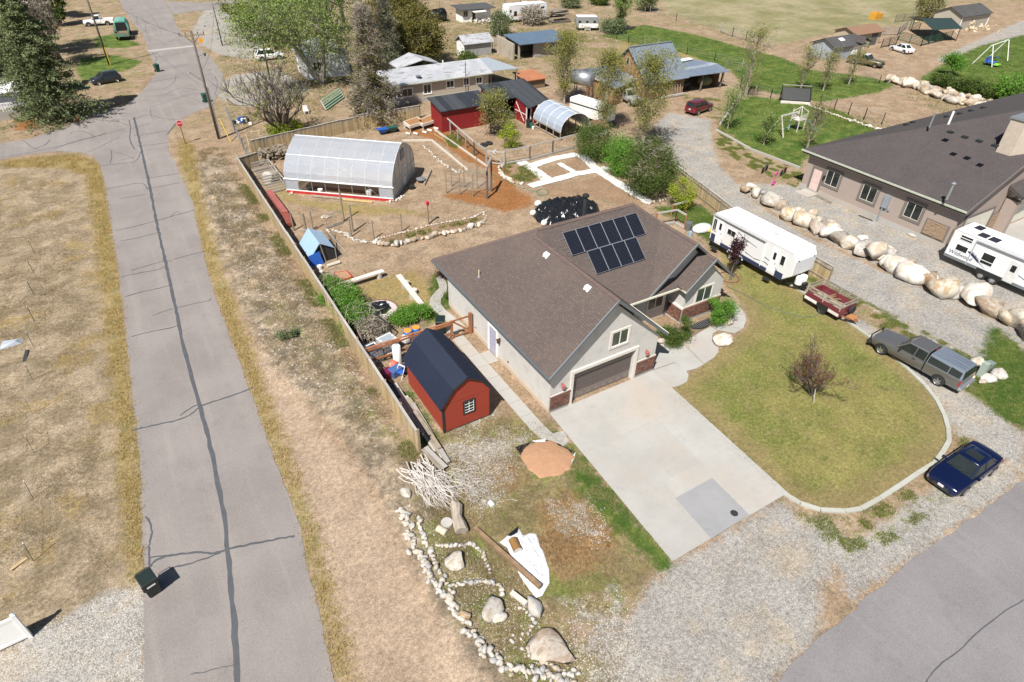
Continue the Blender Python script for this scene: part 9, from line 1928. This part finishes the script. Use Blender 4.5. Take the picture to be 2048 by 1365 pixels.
# front yard
TB('round glossy green bush at the front walk beside the garage',1350,684,1350,640,.95,'mid',8500,.09,style='bush',seed=85,name='shrub',cat='shrub',clump=.4); TB('loose bright green bush before the brick wing',1438,648,1438,598,.95,'bright',8500,.09,style='bush',seed=86,name='shrub',cat='shrub',clump=.42)
TB('bare reddish crabapple budding alone in the front lawn',1622,792,1634,708,1.9,'redbud',2300,.09,style='bare',seed=87,trunks=5,tr=.05,clump=.25,name='crabapple'); s_=P(1627,806); single('tree_stake',MB().bar(s_,s_+Vector((.15,.3,.9)),.04),M['wood_gray'],'leaning stake beside the bare reddish crabapple','stake')
TB('dark purple leaved sapling beside the long trailer wheels',1461,560,1464,475,.6,'purple',1800,.13,seed=88,name='sapling',clump=.4); TB('dark purple shrub at the rear corner of the stucco house',884,556,882,528,.5,'purple',900,.12,style='bush',seed=89,name='shrub',cat='shrub',clump=.3)
for i,(u,v,r,h,n) in enumerate(((662,598,1.25,1.7,8000),(690,625,1.3,1.8,9000),(715,655,1.25,1.7,8000))): tree(('upper','middle','lower')[i]+' lobe of the bright leafy thicket along the board fence',P(u,v)+Vector((.2,0,0)),h,r,'bright',n,.11,style='bush',seed=90+i,name='shrub',cat='shrub',group='thicket along the board fence',clump=.5,twig=300)
tree('low bright bush behind the redwood fence, left of the gate',P(805,640),1.0,1.0,'bright',5000,.11,style='bush',seed=94,name='shrub',cat='shrub',clump=.4); tree('second low bush behind the redwood fence nearer the house',P(838,636),1.0,.9,'bright',4500,.11,style='bush',seed=95,name='shrub',cat='shrub',clump=.4)
tree('lone sage green bush on the road bank',P(580,684),.9,.75,'sage',2200,.12,style='bush',seed=96,name='shrub',cat='shrub',clump=.3); tree('dead grey twiggy brush behind the redwood fence',P(745,672),1.1,.9,'gray',600,.2,bark='bark_gray',style='bush',seed=97,name='dead_brush',cat='shrub',twig=1500)
tree('small potted shrub beside the house wall path',P(893,598),.5,.35,'mid',500,.09,style='bush',seed=98,name='shrub',cat='shrub',clump=.2); tree('grey green plants behind the garage corner',P(1325,676),.6,.5,'sage',900,.12,style='bush',seed=99,name='shrub',cat='shrub',clump=.3)
# ---------- ground cover scatter ----------
def scatter(name,label,cat,areas,n,fn,m,seed=1):
    """areas: list of polygons; fn(points)->(verts,faces)"""
    rng=np.random.default_rng(seed); A=[]; 
    for p in areas:
        p=np.array(p); x0,y0=p.min(0); x1,y1=p.max(0); A.append((x1-x0)*(y1-y0))
    out=[]
    for p,a in zip(areas,A):
        p=np.array(p); k=int(n*a/sum(A)); x=rng.uniform(p[:,0].min(),p[:,0].max(),k); y=rng.uniform(p[:,1].min(),p[:,1].max(),k); s=sdf(p,x,y)+(rng.uniform(-.35,.35,k)); ok=(s>0)&((m.name.startswith('lawn') or m.name.startswith('green')) | (np.maximum(np.maximum(sdf(REG['lawn'][0],x,y),sdf(REG['green'][5],x,y)),sdf(ROAD_MAIN,x,y))<0)); out.append(np.stack([x[ok],y[ok]],1))
    P2=np.concatenate(out); z=ground_z(P2[:,0],P2[:,1]); v,f=fn(np.concatenate([P2,z[:,None]],1),rng); o=link(name,np_mesh(name,v,f,m)); tag(o,label,cat,None,'stuff'); return o
def blades(h,w,per,spread=.12,patch=None):
    def fn(p,rng):
        if patch is not None: k=vnoise(p[:,0],p[:,1],patch[0],patch[2])>patch[1]; p=p[k]
        n=len(p); c=np.repeat(p,per,0); c[:,:2]+=rng.normal(size=(n*per,2))*spread; a=rng.uniform(0,6.28,n*per); hh=h*rng.uniform(.5,1.4,n*per); ln=rng.normal(size=(n*per,2))*.45*hh[:,None]
        d=np.stack([np.cos(a)*w,np.sin(a)*w,np.zeros(n*per)],1); top=c+np.concatenate([ln,hh[:,None]],1); v=np.stack([c-d,c+d,top],1).reshape(-1,3); return v,np.arange(3*n*per).reshape(-1,3)
    return fn
def pebbles(s):
    T=np.array([[1,0,0],[-.5,.87,0],[-.5,-.87,0],[0,0,.8]]); Fq=np.array([[0,1,3],[1,2,3],[2,0,3]])
    def fn(p,rng):
        n=len(p); a=rng.uniform(0,6.28,n); sc=s*rng.uniform(.5,1.7,n)[:,None]; c,si=np.cos(a),np.sin(a); V=np.repeat(T[None],n,0)*rng.uniform(.6,1.3,size=(n,1,3)); x=V[:,:,0]*c[:,None]-V[:,:,1]*si[:,None]; y=V[:,:,0]*si[:,None]+V[:,:,1]*c[:,None]
        v=np.stack([x,y,V[:,:,2]],2)*sc[:,:,None]+p[:,None,:]; f=(np.arange(n)*4)[:,None,None]+Fq[None]; return v.reshape(-1,3),f.reshape(-1,3)
    return fn
LEAF['straw']=m_leaf('straw_grass',[(.30,.21,.075),(.50,.37,.16),(.36,.27,.10)],.1); LEAF['lawn']=m_leaf('lawn_grass',[(.10,.13,.024),(.25,.22,.08),(.15,.165,.04)],.0); LEAF['green']=m_leaf('green_grass',[(.05,.095,.016),(.11,.15,.035),(.08,.12,.025)],.0); LEAF['weed']=m_leaf('weed_green',[(.09,.12,.025),(.21,.22,.06),(.13,.15,.035)],.1); LEAF['thatch']=m_leaf('dry_thatch',[(.24,.18,.09),(.40,.32,.18),(.16,.12,.07)],.0)
peb=mt('white_pebble',(.42,.40,.37),.9,var=.3,sc=3); pebg=mt('grey_pebble',(.42,.40,.365),.9,var=.4,sc=3)
scatter('straw_grass','yellow dry bunch grass along both shoulders of the long road','dry grass',REG['dry'][:2],42000,blades(.20,.012,5,.14,(1.1,.30,3)),LEAF['straw'],1)
scatter('dry_grass','sparse straw and brown grass over the front corner yard','dry grass',REG['yard'],26000,blades(.11,.010,4,.12,(.9,.35,5)),LEAF['thatch'],2)
scatter('front_lawn_grass','short yellow green grass blades of the front lawn','lawn',[REG['lawn'][0]],36000,blades(.045,.011,3,.08),LEAF['lawn'],3)
scatter('lawn_edge_grass','darker green grass along the driveway and curb edges','grass',[REG['green'][6],px(1345,777,1384,810,1572,989,1556,984,1380,822,1340,790),REG['green'][8],REG['green'][5],REG['green'][7],REG['green'][9]],26000,blades(.08,.011,4,.08),LEAF['green'],4)
scatter('gravel_weeds','green weeds growing through the gravel shoulders and lane','weeds',REG['weed'][:3],80000,blades(.09,.018,5,.08,(1.6,.57,7)),LEAF['weed'],5)
scatter('lane_weeds','green weeds along the upper lane edge by the barn','weeds',REG['weed'][3:4],9000,blades(.10,.02,4,.1,(1.0,.5,8)),LEAF['weed'],6)
scatter('bank_brush','low grey-brown dead weeds covering the road bank','dry brush',[[(3.0,36),(3.6,40),(5,66),(6.2,78),(8.5,78),(8.4,24),(9.5,12),(8.3,14),(6.9,24),(4.6,33)]],30000,blades(.13,.012,5,.12,(.8,.45,11)),LEAF['thatch'],7)
scatter('lot_brush','dead weeds scattered over the left lot','dry brush',[[(-16,24),(-7,24),(-6.5,50),(-6,74),(-16,80)]],20000,blades(.10,.011,4,.12,(.7,.52,12)),LEAF['thatch'],8)
scatter('fence_weeds','green weeds at the outer foot of the board fence','weeds',[[(7.6,23),(8.6,23),(8.8,66),(8.0,66)]],7000,blades(.16,.013,5,.1,(.5,.5,13)),LEAF['weed'],9)
scatter('white_pebbles','white decorative pebbles thinning out over the front corner yard','pebbles',REG['pebble']+[REG['yard'][1]],12000,pebbles(.028),peb,10)
scatter('gravel_stones','loose stones on the front gravel shoulder','gravel',[REG['gravel'][2],REG['gravel'][3],REG['gravel'][4]],45000,pebbles(.018),pebg,11)
scatter('pale_gravel_stones','loose pale stones of the bottom left gravel','gravel',[REG['gravel'][5]],30000,pebbles(.024),pebg,12)
scatter('bank_stones','pale stones littering the road bank','stones',[[(2.8,34),(3.6,40),(5,66),(8.5,78),(8.4,24),(6.5,28)]],3000,pebbles(.05),pebg,13)
scatter('lane_stones','loose stones along the gravel lane and neighbour lot','gravel',[REG['gravel'][0],REG['gravel'][1]],50000,pebbles(.02),pebg,14)
scatter('pasture_grass','rough green blades over pasture and far lawns','grass',REG['green'][:3],46000,blades(.16,.03,3,.25,(.35,.35,15)),LEAF['green'],15)
scatter('far_tufts','scattered green and brown tufts over the far yards and dirt lots','weeds',[[(10,84),(60,84),(95,95),(95,130),(20,140)],[(52,56),(90,62),(110,60),(108,45),(84,44)],[(10,70),(33,77),(33,82),(14,90)]],26000,blades(.22,.03,4,.25,(.25,.45,21)),LEAF['weed'],17)
scatter('herb_bed','green herbs growing in the beds by the mulch path','herbs',[px(1010,328,1040,322,1075,350,1080,368,1040,366,1012,350),px(880,265,900,262,925,285,918,300,895,290),px(760,482,960,436,962,442,780,488)],1500,blades(.22,.03,8,.15,(1.2,.45,16)),LEAF['weed'],16)
